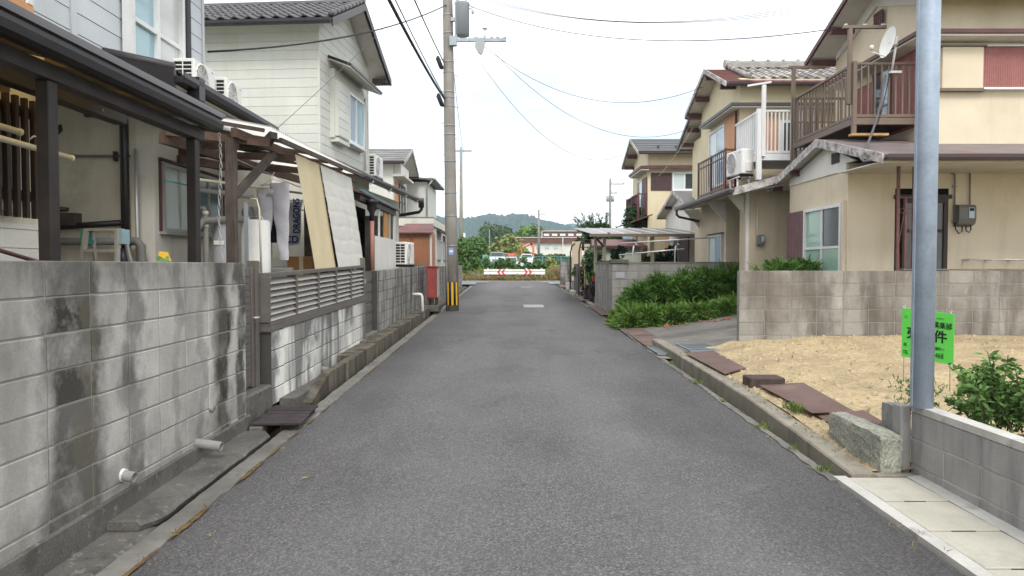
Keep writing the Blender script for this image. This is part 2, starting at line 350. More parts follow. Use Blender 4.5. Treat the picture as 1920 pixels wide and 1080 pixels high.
# ---------------------------------------------------------------- mesh builder
WO = {}                                   # world origin of every object that parents others
class MB:
    def __init__(s, xf=None): s.v = []; s.f = []; s.xf = xf
    def add(s, vs, fs):
        o = len(s.v); s.v.extend(Vector(p) for p in vs); s.f.extend([tuple(i + o for i in q) for q in fs]); return s
    def box(s, x0, x1, y0, y1, z0, z1):
        return s.hexa([(x0, y0, z0), (x1, y0, z0), (x1, y1, z0), (x0, y1, z0), (x0, y0, z1), (x1, y0, z1), (x1, y1, z1), (x0, y1, z1)])
    def hexa(s, p):
        return s.add(p, [(0, 3, 2, 1), (4, 5, 6, 7), (0, 1, 5, 4), (1, 2, 6, 5), (2, 3, 7, 6), (3, 0, 4, 7)])
    def cbox(s, x0, x1, y0, y1, z0, z1, c=.006):       # box with chamfered edges
        X = (x0, x1); Y = (y0, y1); Z = (z0, z1); v = []; idx = {}
        for i in (0, 1):
            for j in (0, 1):
                for k in (0, 1):
                    a, b, d = X[i], Y[j], Z[k]; ia = c * (1 - 2 * i); jb = c * (1 - 2 * j); kd = c * (1 - 2 * k)
                    for ax, p in enumerate(((a, b + jb, d + kd), (a + ia, b, d + kd), (a + ia, b + jb, d))):
                        idx[(i, j, k, ax)] = len(v); v.append(p)
        F = []
        for i in (0, 1):
            F.append([idx[(i, j, k, 0)] for j, k in ((0, 0), (1, 0), (1, 1), (0, 1))])
            F.append([idx[(j, i, k, 1)] for j, k in ((0, 0), (1, 0), (1, 1), (0, 1))])
            F.append([idx[(j, k, i, 2)] for j, k in ((0, 0), (1, 0), (1, 1), (0, 1))])
        for a in (0, 1):
            for b in (0, 1):
                F.append([idx[(a, b, 0, 0)], idx[(a, b, 1, 0)], idx[(a, b, 1, 1)], idx[(a, b, 0, 1)]])
                F.append([idx[(a, 0, b, 0)], idx[(a, 1, b, 0)], idx[(a, 1, b, 2)], idx[(a, 0, b, 2)]])
                F.append([idx[(0, a, b, 1)], idx[(1, a, b, 1)], idx[(1, a, b, 2)], idx[(0, a, b, 2)]])
                for k in (0, 1): F.append([idx[(a, b, k, 0)], idx[(a, b, k, 1)], idx[(a, b, k, 2)]])
        return s.add(v, [tuple(q) for q in F])
    def bar(s, p, q, w, h, up=(0, 0, 1)):
        p = Vector(p); q = Vector(q); d = (q - p).normalized(); up = Vector(up)
        if abs(d.dot(up)) > .98: up = Vector((0, 1, 0))
        r = d.cross(up).normalized() * (w / 2); t = r.cross(d).normalized() * (h / 2)
        return s.hexa([p - r - t, p + r - t, q + r - t, q - r - t, p - r + t, p + r + t, q + r + t, q - r + t])
    def slab(s, a, b, c, d, t):                          # quad thickened downwards
        a, b, c, d = map(Vector, (a, b, c, d)); k = Vector((0, 0, t))
        return s.hexa([a - k, b - k, c - k, d - k, a, b, c, d])
    def prism(s, poly, d):                               # closed polygon of 3-D points pushed along d
        n = len(poly); d = Vector(d); P = [Vector(p) for p in poly]
        return s.add(P + [p + d for p in P], [tuple(range(n))[::-1], tuple(range(n, 2 * n))] + [(i, (i + 1) % n, n + (i + 1) % n, n + i) for i in range(n)])
    def tube(s, pts, r, n=8, r2=None, caps=True):
        P = [Vector(p) for p in pts]; m = len(P); rs = [r] * m if r2 is None else [r + (r2 - r) * i / (m - 1) for i in range(m)]
        if isinstance(r, (list, tuple)): rs = list(r)
        ref = None; V = []
        for i, p in enumerate(P):
            d = (P[min(i + 1, m - 1)] - P[max(i - 1, 0)]).normalized()
            if ref is None or abs(d.dot(ref)) > .97: ref = Vector((0, 0, 1)) if abs(d.z) < .9 else Vector((1, 0, 0))
            a = d.cross(ref).normalized(); b = d.cross(a).normalized()
            for k in range(n):
                w = 2 * math.pi * k / n; V.append(p + (a * math.cos(w) + b * math.sin(w)) * rs[i])
        Fc = [(i * n + k, i * n + (k + 1) % n, (i + 1) * n + (k + 1) % n, (i + 1) * n + k) for i in range(m - 1) for k in range(n)]
        if caps: Fc += [tuple(range(n))[::-1], tuple(range((m - 1) * n, m * n))]
        return s.add(V, Fc)
    def ring_tube(s, p, q, ro, ri, n=14):                # open-ended pipe with wall thickness
        p = Vector(p); q = Vector(q); d = (q - p).normalized()
        ref = Vector((0, 0, 1)) if abs(d.z) < .9 else Vector((1, 0, 0)); a = d.cross(ref).normalized(); b = d.cross(a).normalized(); V = []
        for c, r in ((p, ro), (q, ro), (q, ri), (q - d * min(.12, (q - p).length * .8), ri)):
            for k in range(n):
                w = 2 * math.pi * k / n; V.append(c + (a * math.cos(w) + b * math.sin(w)) * r)
        return s.add(V, [(i * n + k, i * n + (k + 1) % n, (i + 1) * n + (k + 1) % n, (i + 1) * n + k) for i in range(3) for k in range(n)] + [tuple(range(3 * n, 4 * n))])
    def grid(s, fn, nu, nv):
        V = [fn(i / nu, j / nv) for j in range(nv + 1) for i in range(nu + 1)]
        return s.add(V, [(j * (nu + 1) + i, j * (nu + 1) + i + 1, (j + 1) * (nu + 1) + i + 1, (j + 1) * (nu + 1) + i) for j in range(nv) for i in range(nu)])
    def mesh(s, name, org):
        me = bpy.data.meshes.new(name)
        vv = [(s.xf @ p if s.xf else p) - org for p in s.v]
        me.from_pydata([tuple(p) for p in vv], [], s.f); me.update(); return me
    def build(s, name, m, parent=None, smooth=False, org=None):
        if parent is not None: org = WO[parent.name]
        elif org is None:
            pts = [(s.xf @ p if s.xf else p) for p in s.v]
            org = Vector(((min(p.x for p in pts) + max(p.x for p in pts)) / 2, (min(p.y for p in pts) + max(p.y for p in pts)) / 2, min(p.z for p in pts)))
        org = Vector(org)
        me = s.mesh(name, org); me.materials.append(G(m) if isinstance(m, str) else m)
        if smooth: me.polygons.foreach_set('use_smooth', [True] * len(me.polygons))
        o = bpy.data.objects.new(name, me); col.objects.link(o)
        if parent is not None: o.parent = parent
        else: o.location = org
        WO[o.name] = org.copy(); return o
def tag(o, label, cat, group=None):
    o['label'] = label; o['category'] = cat
    if group: o['group'] = group
    return o
def thing(name, label, cat, loc=(0, 0, 0), group=None):
    o = bpy.data.objects.new(name, None); col.objects.link(o); o.location = loc; o.empty_display_size = .2
    WO[o.name] = Vector(loc); return tag(o, label, cat, group)
def struct(o): o['kind'] = 'structure'; return o
def stuff(o): o['kind'] = 'stuff'; return o
def dup(o, delta, parent=None, name=None):            # a copy of one piece that shares its mesh
    c = o.copy(); col.objects.link(c); c.parent = parent or o.parent
    c.location = o.location + Vector(delta); WO[c.name] = WO[o.name] + Vector(delta); return c
def copy_tree(o, loc, rotz=0, label=None, parent=None):
    c = o.copy(); col.objects.link(c); c.parent = parent
    if parent is None:
        c.location = loc; c.rotation_euler = (0, 0, rotz)
        if label: c['label'] = label
    for ch in o.children: copy_tree(ch, None, parent=c)
    return c
def frame_xf(O, a, n):                                 # local x along a, local y INTO the wall (-n), z up
    a = Vector(a).normalized(); n = Vector(n).normalized(); O = Vector(O)
    return Matrix(((a.x, -n.x, 0, O.x), (a.y, -n.y, 0, O.y), (a.z, -n.z, 1, O.z), (0, 0, 0, 1)))
def part(parent, name, m, *boxes, xf=None, ch=0, smooth=False):
    b = MB(xf)
    for q in boxes: b.cbox(*q, c=ch) if ch else b.box(*q)
    return b.build(name, m, parent, smooth)
def single(name, m, label, cat, *boxes, group=None, ch=0, xf=None):
    b = MB(xf)
    for q in boxes: b.cbox(*q, c=ch) if ch else b.box(*q)
    return tag(b.build(name, m), label, cat, group)
# ---------------------------------------------------------------- building kit
def win(root, O, a, n, w, h, glass=('glass_frost', 'glass_frost'), fr='aluminium', ft=.045, proud=.05, sill=True, mid=None, hood=None, name='window', backing=None):
    X = frame_xf(O, a, n); k = len(glass)
    b = MB(X).box(0, ft, -proud, .02, 0, h).box(w - ft, w, -proud, .02, 0, h).box(ft, w - ft, -proud, .02, 0, ft).box(ft, w - ft, -proud, .02, h - ft, h)
    for i in range(1, k):
        x = w * i / k; b.box(x - ft * .45, x + ft * .45, -proud * .8, .02, ft, h - ft)
    if mid is not None: b.box(ft, w - ft, -proud * .7, .018, mid - ft * .4, mid + ft * .4)
    f = b.build(name, fr, root)
    for i, g in enumerate(glass):
        off = .012 * (i % 2)
        part(f, 'pane', g, (w * i / k + ft * .4, w * (i + 1) / k - ft * .4, -.022 - off, -.016 - off, ft * .9, h - ft * .9), xf=X)
    if sill: part(f, 'sill', fr, (-.03, w + .03, -proud - .04, .0, -.035, -.002), xf=X)
    if hood: part(f, 'hood', hood, (-.05, w + .05, -proud - .03, .0, h + .003, h + .03), xf=X)
    if backing: part(f, 'backing', backing, (.01, w - .01, -.008, -.003, .01, h - .01), xf=X)
    return f
def curtain(root, O, a, n, w, h, m, k=9, dep=.012, off=-.013):
    X = frame_xf(O, a, n)
    return MB(X).grid(lambda s, t: Vector((w * s, off + dep * .5 * math.sin(s * k * 6.28 + 1.3 * math.sin(s * 9)) * (0.5 + .5 * t), h * t)), 60, 1).build('curtain', m, root, True)
def shutter(root, O, a, n, w, h, m, k=12, t=.03, name='shutter'):      # ribbed sheet panel
    X = frame_xf(O, a, n); b = MB(X); V = []
    b.box(0, w, -t * .5, .0, 0, h)
    for i in range(k):
        x = w * (i + .5) / k; b.box(x - w / k * .3, x + w / k * .3, -t, -t * .5, .01, h - .01)
    return b.build(name, m, root)
def siding(root, O, a, n, w, h, bh, m, clip=None, name='siding_board', t=.012):
    """lapped boards; clip(z) -> (x0, x1) cuts the boards to a gable"""
    X = frame_xf(O, a, n); first = None; k = int(math.ceil(h / bh - .01)); d = X.to_3x3() @ Vector((0, 0, 1))
    for i in range(k):
        z = i * bh; hh = min(bh, h - z)
        if clip is None and abs(hh - bh) < 1e-4 and first is not None:
            dup(first, d * z, root); continue
        if clip is None: x0, x1, x2, x3 = 0, w, 0, w
        else:
            (x0, x1), (x2, x3) = clip(z), clip(z + hh)
            if x3 - x2 < .02: x2 = x3 = (x2 + x3) / 2
            if x1 - x0 < .05: continue
        zt = z + hh - .006
        b = MB(X).hexa([(x0, -t, z), (x1, -t, z), (x1, .0, z), (x0, .0, z), (x2, -t * .72, zt), (x3, -t * .72, zt), (x3, 0, zt), (x2, 0, zt)])
        o = b.build(name, m, root)
        if clip is None and first is None: first = o
def block_wall(name, label, p0, p1, z0, top, thick, m, mort='mortar', slope=0.0, group=None, cap=None, course=.2, blk=.4, off=0.0, start_row=None, cat='wall'):
    """stack-bond block wall from p0 to p1 (x, y); every block is a piece of its own"""
    p0 = Vector((*p0, 0)); p1 = Vector((*p1, 0)); L = (p1 - p0).length; a = (p1 - p0) / L; n = Vector((a.y, -a.x, 0))
    root = thing(name, label, cat, (p0.x, p0.y, z0), group)
    X = frame_xf((p0.x, p0.y, 0), a, n)
    c = MB(X).hexa([(0.004, -thick / 2 + .006, z0), (L - .004, -thick / 2 + .006, z0), (L - .004, thick / 2 - .006, z0), (0.004, thick / 2 - .006, z0),
                    (0.004, -thick / 2 + .006, top - .006), (L - .004, -thick / 2 + .006, top - .006 + slope * L), (L - .004, thick / 2 - .006, top - .006 + slope * L), (0.004, thick / 2 - .006, top - .006)])
    c.build('mortar', mort, root)
    cells = {}
    xs = [0.0]; x = off if off > 0 else blk
    while x < L - .03: xs.append(x); x += blk
    xs.append(L)
    for i in range(len(xs) - 1):
        w = xs[i + 1] - xs[i]; zz = top + slope * (xs[i] + w / 2); r = 0
        while zz > z0 + .03:
            hh = min(course, zz - z0); key = (round(w, 3), round(hh, 2))
            cx = xs[i] + w / 2; cz = zz - hh / 2; jit = rnd.uniform(-.0022, .0022)
            wpos = p0 + a * cx + n * jit + Vector((0, 0, cz))
            if key not in cells:
                b = MB(frame_xf(wpos, a, n)).cbox(-w / 2 + .0045, w / 2 - .0045, -thick / 2, thick / 2, -hh / 2 + .0045, hh / 2 - .0045, c=.005)
                o = b.build('block', m, root, org=None)
                # re-centre so that copies share the mesh
                cells[key] = (o, wpos)
            else:
                o, w0 = cells[key]; dup(o, wpos - w0, root)
            zz -= course
    if cap:
        cm, ct, cw = cap
        MB(X).hexa([(-.01, -cw / 2, top), (L + .01, -cw / 2, top + slope * L), (L + .01, cw / 2, top + slope * L), (-.01, cw / 2, top),
                    (-.01, -cw / 2, top + ct), (L + .01, -cw / 2, top + ct + slope * L), (L + .01, cw / 2, top + ct + slope * L), (-.01, cw / 2, top + ct)]).build('coping', cm, root)
    return root
def gable_roof(root, x0, x1, yr, zr, yn, zn, yf, zf, m, t=.05, soff='soffit', barge='bargeboard', bw=.13, gut='gutter_brown', xf=None, verge=0, gutters='nf', ridge=None, soff_in=.03, name='roof'):
    """ridge along x; verge at x0 shows to the street.  returns the two slopes"""
    out = []
    lo, hi = min(x0, x1), max(x0, x1)
    for nm, y, z in (('near', yn, zn), ('far', yf, zf)):
        b = MB(xf).slab((lo, yr, zr), (hi, yr, zr), (hi, y, z), (lo, y, z), t); s = b.build(name, m, root); out.append(s)
        k = Vector((0, 0, t + .003)); v = Vector((0, (y - yr), (z - zr))).normalized() * .03
        MB(xf).slab(Vector((lo + soff_in, yr, zr)) - k, Vector((hi - soff_in, yr, zr)) - k, Vector((hi - soff_in, y, z)) - v - k, Vector((lo + soff_in, y, z)) - v - k, .025).build('soffit', soff, root)
        d = -1 if x0 < x1 else 1
        xa, xb = (x0 + d * .03, x0 + d * .004)
        P = [(xa, yr, zr + .012), (xa, y, z + .012), (xa, y, z + .012 - bw), (xa, yr, zr + .012 - bw)]
        MB(xf).prism(P, (xb - xa, 0, 0)).build('bargeboard', barge, root)
        if nm[0] in gutters:
            sgn = -1 if y < yr else 1
            gutter(root, (lo + .02, y + sgn * .05, z - t * .6), (hi, y + sgn * .05, z - t * .6), gut, xf)
    if ridge: MB(xf).prism([(lo, yr - .12, zr + .005), (lo, yr - .08, zr + .07), (lo, yr, zr + .11), (lo, yr + .08, zr + .07), (lo, yr + .12, zr + .005)], (hi - lo, 0, 0)).build('ridge_cap', ridge, root)
    return out
def gutter(root, p, q, m, xf=None, r=.05, name='gutter'):
    p = Vector(p); q = Vector(q); d = (q - p).normalized(); s = d.cross(Vector((0, 0, 1))).normalized(); up = Vector((0, 0, 1)); b = MB(xf)
    prof = [(-r, .02), (-r, -.03), (-r * .7, -r - .02), (r * .7, -r - .02), (r, -.03), (r, .02), (r - .012, .02), (r - .014, -.02), (-r + .014, -.02), (-r + .012, .02)]
    return b.prism([p + s * x + up * z for x, z in prof], q - p).build(name, m, root)
def rail(root, p0, p1, z0, z1, n, m, bw=.022, tw=.05, th=.04, bot=True, name='baluster', mids=()):
    p0 = Vector((*p0, 0)); p1 = Vector((*p1, 0)); Z = Vector((0, 0, 1)); a = (p1 - p0)
    MB().bar(p0 + Z * (z1 - th / 2), p1 + Z * (z1 - th / 2), tw, th).build('top_rail', m, root)
    if bot: MB().bar(p0 + Z * (z0 + .05), p1 + Z * (z0 + .05), tw * .9, .05).build('bottom_rail', m, root)
    for zm in mids: MB().bar(p0 + Z * zm, p1 + Z * zm, tw * .7, .03).build('middle_rail', m, root)
    first = None; s0 = p0 + a / (n + 1)
    for i in range(n):
        if first is None: first = MB().bar(s0 + Z * (z0 + .076), s0 + Z * (z1 - th - .002), bw, bw, up=(1, 0, 0)).build(name, m, root)
        else: dup(first, a / (n + 1) * i, root)
def tiles(root, x0, x1, ye, ze, yr, zr, tw, tl, m, xf=None, name='roof_tile'):
    """curved pan tiles laid in rows from the eave (ye, ze) up to the ridge (yr, zr), ridge along x"""
    e = Vector((0, ye, ze)); u = Vector((0, yr - ye, zr - ze)); L = u.length; u /= L
    n = Vector((1, 0, 0)).cross(u)
    if n.z < 0: n = -n
    cols = int(round((x1 - x0) / tw)); rows = int(L / tl + .5); first = None
    M3 = (xf.to_3x3() if xf else Matrix.Identity(3))
    for r in range(rows):
        for c in range(cols):
            o = Vector((x0 + c * tw, 0, 0)) + e + u * (r * tl)
            if first is None:
                V = []; prof = [(0, .045), (.16, .058), (.32, .045), (.48, .016), (.70, .004), (.88, .012), (1.0, .032)]
                for (s, lift) in ((-.02, .014), (tl + .03, -.004)):
                    for (q, h) in prof: V.append(o + Vector((q * tw * .985, 0, 0)) + u * s + n * (h + lift))
                for (q, h) in prof: V.append(o + Vector((q * tw * .985, 0, 0)) + u * (-.02) + n * (h - .012))
                k = len(prof); F = [(i, i + 1, k + i + 1, k + i) for i in range(k - 1)] + [(2 * k + i, 2 * k + i + 1, i + 1, i) for i in range(k - 1)]
                first = MB(xf).add(V, F).build(name, m, root); w0 = o
            else: dup(first, M3 @ (o - w0), root)
def slates(root, x0, x1, ye, ze, yr, zr, rows, m, xf=None, name='slate_course'):
    """flat sheet courses lapped over one another"""
    for r in range(rows):
        a = r / rows; b = (r + 1) / rows + .02
        P = lambda k, l: (x0, ye + (yr - ye) * k, ze + (zr - ze) * k + l); Q = lambda k, l: (x1, ye + (yr - ye) * k, ze + (zr - ze) * k + l)
        MB(xf).slab(P(a, .03), Q(a, .03), Q(min(b, 1), .012), P(min(b, 1), .012), .014).build(name, m, root)
def pipe(root, pts, r, m, name='pipe', n=8, bend=.0):
    return MB().tube(pts, r, n).build(name, m, root, True)
def wire(p, q, sag, r, label, name='overhead_wire', m='cable', cat='wire', n=18, group=None, twist=False):
    p = Vector(p); q = Vector(q); pts = []
    for i in range(n + 1):
        s = i / n; pts.append(p.lerp(q, s) - Vector((0, 0, 4 * sag * s * (1 - s))))
    o = MB().tube(pts, r, 5).build(name, m, None, True)
    return tag(o, label, cat, group)
# ---------------------------------------------------------------- foliage
def leaves(name, m, parent, blobs, n, size, seed, elong=1.0, up=.3, out=.6, hollow=.45, droop=0.0):
    """leaf-sized faces spread through uneven clumps (cx, cy, cz, rx, ry, rz)"""
    rg = np.random.default_rng(seed); B = np.array(blobs, float)
    w = (B[:, 3] * B[:, 4] * B[:, 5]) ** .67; k = rg.choice(len(B), n, p=w / w.sum())
    d = rg.normal(size=(n, 3)); d /= np.linalg.norm(d, axis=1)[:, None]
    r = (hollow ** 3 + (1 - hollow ** 3) * rg.random(n)) ** (1 / 3.) * (1 + .12 * rg.normal(size=n))
    c = B[k, :3] + d * B[k, 3:] * r[:, None]
    nr = d * out + rg.normal(size=(n, 3)) * .6 + np.array([0, 0, up]); nr /= np.linalg.norm(nr, axis=1)[:, None]
    t = rg.normal(size=(n, 3)) + d * (1.2 if elong > 1.5 else .2) + np.array([0, 0, -droop]); t -= nr * (t * nr).sum(1)[:, None]; t /= np.linalg.norm(t, axis=1)[:, None]
    s = np.cross(nr, t); sz = size * (.6 + .8 * rg.random(n))[:, None]
    L = t * sz * elong; W = s * sz * .5
    V = np.stack([c - L * .5, c - L * .05 + W, c + L * .6 + nr * sz * .05, c - L * .05 - W], 1).reshape(-1, 3)
    o0 = np.array(WO[parent.name]) if parent is not None else np.array([B[:, 0].mean(), B[:, 1].mean(), (B[:, 2] - B[:, 5]).min()])
    V = V - o0
    me = bpy.data.meshes.new(name); me.vertices.add(len(V)); me.vertices.foreach_set('co', V.ravel())
    me.loops.add(4 * n); me.loops.foreach_set('vertex_index', np.arange(4 * n)); me.polygons.add(n)
    me.polygons.foreach_set('loop_start', np.arange(0, 4 * n, 4)); me.polygons.foreach_set('loop_total', np.full(n, 4))
    me.update(calc_edges=True); me.materials.append(G(m))
    o = bpy.data.objects.new(name, me); col.objects.link(o)
    if parent is not None: o.parent = parent
    else: o.location = o0
    WO[o.name] = Vector(o0); return o
def sprays(name, m, parent, pts, per, length, wid, seed, spread=.7, upb=.25):
    """feathery upswept sprays: bunches of narrow blades from each twig point (pos, direction)"""
    rg = np.random.default_rng(seed); P = np.array([p for p, d in pts], float); D = np.array([d for p, d in pts], float)
    P = np.repeat(P, per, 0); D = np.repeat(D, per, 0); n = len(P)
    t = D + rg.normal(size=(n, 3)) * spread + np.array([0, 0, upb]); t /= np.linalg.norm(t, axis=1)[:, None]
    s = np.cross(t, rg.normal(size=(n, 3))); s /= np.linalg.norm(s, axis=1)[:, None]
    ln = length * (.5 + rg.random(n))[:, None]; b = P + rg.normal(size=(n, 3)) * length * .15
    up = np.cross(s, t)
    V = np.stack([b - s * wid * .3, b + t * ln * .55 + s * wid + up * ln * .04, b + t * ln - np.array([0, 0, 1]) * ln * .12, b + t * ln * .55 - s * wid + up * ln * .04], 1).reshape(-1, 3)
    o0 = np.array(WO[parent.name]); V = V - o0
    me = bpy.data.meshes.new(name); me.vertices.add(len(V)); me.vertices.foreach_set('co', V.ravel())
    me.loops.add(4 * n); me.loops.foreach_set('vertex_index', np.arange(4 * n)); me.polygons.add(n)
    me.polygons.foreach_set('loop_start', np.arange(0, 4 * n, 4)); me.polygons.foreach_set('loop_total', np.full(n, 4))
    me.update(calc_edges=True); me.materials.append(G(m))
    o = bpy.data.objects.new(name, me); col.objects.link(o); o.parent = parent; WO[o.name] = Vector(o0); return o
def tree(name, label, base, h, blobs, n, size, m, seed, trunk_r=.1, cat='tree', group=None, elong=1.3, limbs=5, **kw):
    root = thing(name, label, cat, base, group); bx, by, bz = base; rr = random.Random(seed)
    b = MB().tube([(bx, by, bz - .1), (bx + rr.uniform(-.05, .05) * h, by, bz + h * .3), (bx + rr.uniform(-.06, .06) * h, by, bz + h * .62)], trunk_r, 7, trunk_r * .45)
    for i in range(limbs):
        q = blobs[i % len(blobs)]; s = Vector((bx, by, bz + h * rr.uniform(.2, .5))); e = Vector(q[:3]) + Vector((0, 0, rr.uniform(-.1, .4) * q[5]))
        b.tube([s, s.lerp(e, .5) + Vector((0, 0, -.04 * h)), e], trunk_r * .5, 5, trunk_r * .12)
    b.build('trunk', 'bark', root, True)
    leaves('crown', m, root, blobs, n, size, seed, elong, **kw); return root
def clumps(c, r, n, seed, flat=1.0, each=.45):
    rr = random.Random(seed); out = []
    for i in range(n):
        while True:
            p = [rr.uniform(-1, 1) for _ in range(3)]
            if sum(x * x for x in p) < 1: break
        k = each * rr.uniform(.6, 1.3)
        out.append((c[0] + p[0] * r[0], c[1] + p[1] * r[1], c[2] + p[2] * r[2], r[0] * k, r[1] * k, r[2] * k * flat))
    return out
def text(body, size, xf, m, parent, name='lettering', align='LEFT', ex=.0008, bold=0.0, sx=1.0):
    cu = bpy.data.curves.new('t', 'FONT'); cu.body = body; cu.size = size; cu.extrude = ex; cu.align_x = align; cu.offset = bold
    ob = bpy.data.objects.new('t', cu); col.objects.link(ob); bpy.context.view_layer.update()
    me = bpy.data.meshes.new_from_object(ob.evaluated_get(bpy.context.evaluated_depsgraph_get()))
    bpy.data.objects.remove(ob); bpy.data.curves.remove(cu)
    me.name = name; me.materials.clear(); me.materials.append(G(m))
    me.transform(Matrix.Translation(-WO[parent.name]) @ xf @ Matrix.Scale(sx, 4, (1, 0, 0)))
    o = bpy.data.objects.new(name, me); col.objects.link(o); o.parent = parent; WO[o.name] = WO[parent.name].copy(); return o
# ================================================================ SETTING
def far_z(y):
    return gz(y) if y < 44 else .69 + min(max(y - 46, 0) / 34, 1) * .6
# ground sheet out to the horizon
ys = [-40, -10, 0, 10, 20, 30, 40, 43.7, 46, 50, 60, 80, 120, 400, 3000]; xs = [-3000, -200, -40, -12, -6, -3.2, 3.2, 6, 12, 40, 200, 3000]
g = MB(); nx = len(xs)
V = [(x, y, far_z(y) - (.45 if y < 43 else .02)) for y in ys for x in xs]
g.add(V, [(j * nx + i, j * nx + i + 1, (j + 1) * nx + i + 1, (j + 1) * nx + i) for j in range(len(ys) - 1) for i in range(nx - 1)])
struct(g.build('ground', 'field', org=(0, 0, 0)))
# the street: one sheet with a low crown
def road_pt(s, t):
    x = -2.0 + 4.33 * s; y = -6 + 49.6 * t
    return Vector((x, y, gz(y) + .02 * (1 - ((x - .16) / 2.16) ** 2) - .004))
rd = MB().grid(road_pt, 16, 60)
struct(rd.build('road', 'asphalt', org=(0, 0, 0), smooth=True))
def patch_pt(x0, x1, y0, y1):
    def fn(s, t):
        x = x0 + (x1 - x0) * s; y = y0 + (y1 - y0) * t
        return Vector((x, y, gz(y) + .02 * (1 - ((x - .16) / 2.16) ** 2)))
    return fn
struct(MB().grid(patch_pt(-1.92, -.72, 19.4, 22.2), 6, 4).build('road_patch', 'asphalt_patch', org=(-1.3, 20.8, .35)))
cs = MB().grid(lambda s, t: Vector((-30 + 60 * s, 39.3 + 4.2 * t, .692 + .006)), 4, 1)
struct(cs.build('cross_street', 'asphalt_far', org=(0, 41, .69)))
struct(MB().box(-30, 30, 43.4, 43.75, .55, .715).build('cross_street_kerb', 'concrete_edge'))
# left concrete lip (broken edge against the asphalt) and channel bed
rr = random.Random(3)
def strip(name, xi, xo, y0, y1, top, m, depth=.4, wob=.03, step=.22, wob2=.006):
    b = MB(); n = int((y1 - y0) / step); pts = []
    for i in range(n + 1):
        y = y0 + (y1 - y0) * i / n; z = gz(y) + top
        pts.append((xi + rr.uniform(-wob, wob), xo + rr.uniform(-wob2, wob2), y, z + rr.uniform(-.003, .003)))
    V = []
    for a, c, y, z in pts: V += [(a, y, z), (c, y, z), (c, y, z - depth), (a, y, z - depth)]
    b.add(V, [(4 * i + k, 4 * i + (k + 1) % 4, 4 * i + 4 + (k + 1) % 4, 4 * i + 4 + k) for i in range(n) for k in range(4)] + [(0, 1, 2, 3), (4 * n, 4 * n + 1, 4 * n + 2, 4 * n + 3)])
    return struct(b.build(name, m))
strip('gutter_edge', -1.975, -2.125, 1.0, 36, .007, 'concrete', wob=.012, step=.09)
strip('gutter_edge', 2.315, 2.385, 5.1, 36, .006, 'concrete', wob=.018, step=.09)
struct(MB().grid(lambda s, t: Vector((-2.75 + .7 * s, 1 + 36 * t, gz(1 + 36 * t) - .30)), 2, 20).build('gutter_bed', 'soil'))
struct(MB().grid(lambda s, t: Vector((2.34 + .4 * s, 4 + 33 * t, gz(4 + 33 * t) - .30)), 2, 20).build('gutter_bed', 'soil'))
# old slabs and footing along the near left wall
def rough_slab(y0, y1, xi, xo, top, th, m, name, wob=.009, parent=None):
    b = MB(); n = max(3, int((y1 - y0) / .12)); V = []
    for i in range(n + 1):
        y = y0 + (y1 - y0) * i / n; z = gz(y) + top; w = rr.uniform(-wob, wob); e = .06 if i in (0, n) else 0
        V += [(xi, y, z), (xo + w - e - .025, y, z + rr.uniform(-.004, .004)), (xo + w - e, y, z - .02), (xo + w - e - .01, y, z - th), (xi, y, z - th)]
    b.add(V, [(5 * i + k, 5 * i + (k + 1) % 5, 5 * i + 5 + (k + 1) % 5, 5 * i + 5 + k) for i in range(n) for k in range(5)] + [(4, 3, 2, 1, 0), tuple(5 * n + k for k in range(5))])
    return b.build(name, m, parent)
gutter_left = rough_slab(1.0, 6.44, -2.5, -2.185, -.025, .3, 'concrete_dark', 'gutter_cover', wob=.01); struct(gutter_left)
struct(MB().grid(lambda s, t: Vector((-2.25 + .16 * s, 1 + 5.4 * t, gz(1 + 5.4 * t) - .075)), 2, 8).build('gutter_floor', 'concrete_dark'))
rough_slab(4.22, 6.42, -2.5, -2.165, .032, .05, 'concrete_dark', 'gutter_slab', parent=gutter_left)
struct(MB().hexa([(-2.5, .8, -.2), (-2.435, .8, -.2), (-2.435, 6.6, -.2), (-2.5, 6.6, -.2), (-2.5, .8, .17), (-2.44, .8, .16), (-2.44, 6.6, .255), (-2.5, 6.6, .265)]).build('wall_footing', 'concrete_dark'))
def koff(y): return .028 + .097 * sm((y - 5.2) / 1.9)
def sm(x): x = min(max(x, 0), 1); return x * x * (3 - 2 * x)
# raised kerb between channel and the walls further up
kl = struct(MB().box(-2.47, -2.30, 7.5, 9.9, -.2, gz(8.6) + .09).build('gutter_shelf', 'concrete_dark'))
MB().hexa([(-2.305, 7.75, -.2), (-2.2, 7.75, -.2), (-2.2, 8.518, -.2), (-2.305, 8.518, -.2), (-2.305, 7.75, gz(7.75) + .02), (-2.2, 7.75, gz(7.75) + .01), (-2.2, 8.518, gz(8.5) + .21), (-2.305, 8.518, gz(8.5) + .215)]).build('kerb_block', 'kerb_moss', kl)
y = 8.52; i = 0
while y < 18.7:
    L = rr.choice([.6, .6, .9, .75]); x = -2.2 + rr.uniform(-.012, .012); zt = gz(y) + .215 + rr.uniform(-.015, .012)
    xi = -2.305 if y < 9.7 else -2.5
    MB().cbox(xi, x, y + .0015, y + L - .0015, gz(y) - .32, zt, c=.007).build('kerb_block', 'kerb_moss', kl); y += L
y = 18.75
while y < 34:
    MB().cbox(-2.5, -2.2, y, y + .79, gz(y) - .32, gz(y) + .04, c=.01).build('kerb_block', 'kerb_moss', kl); y += .8
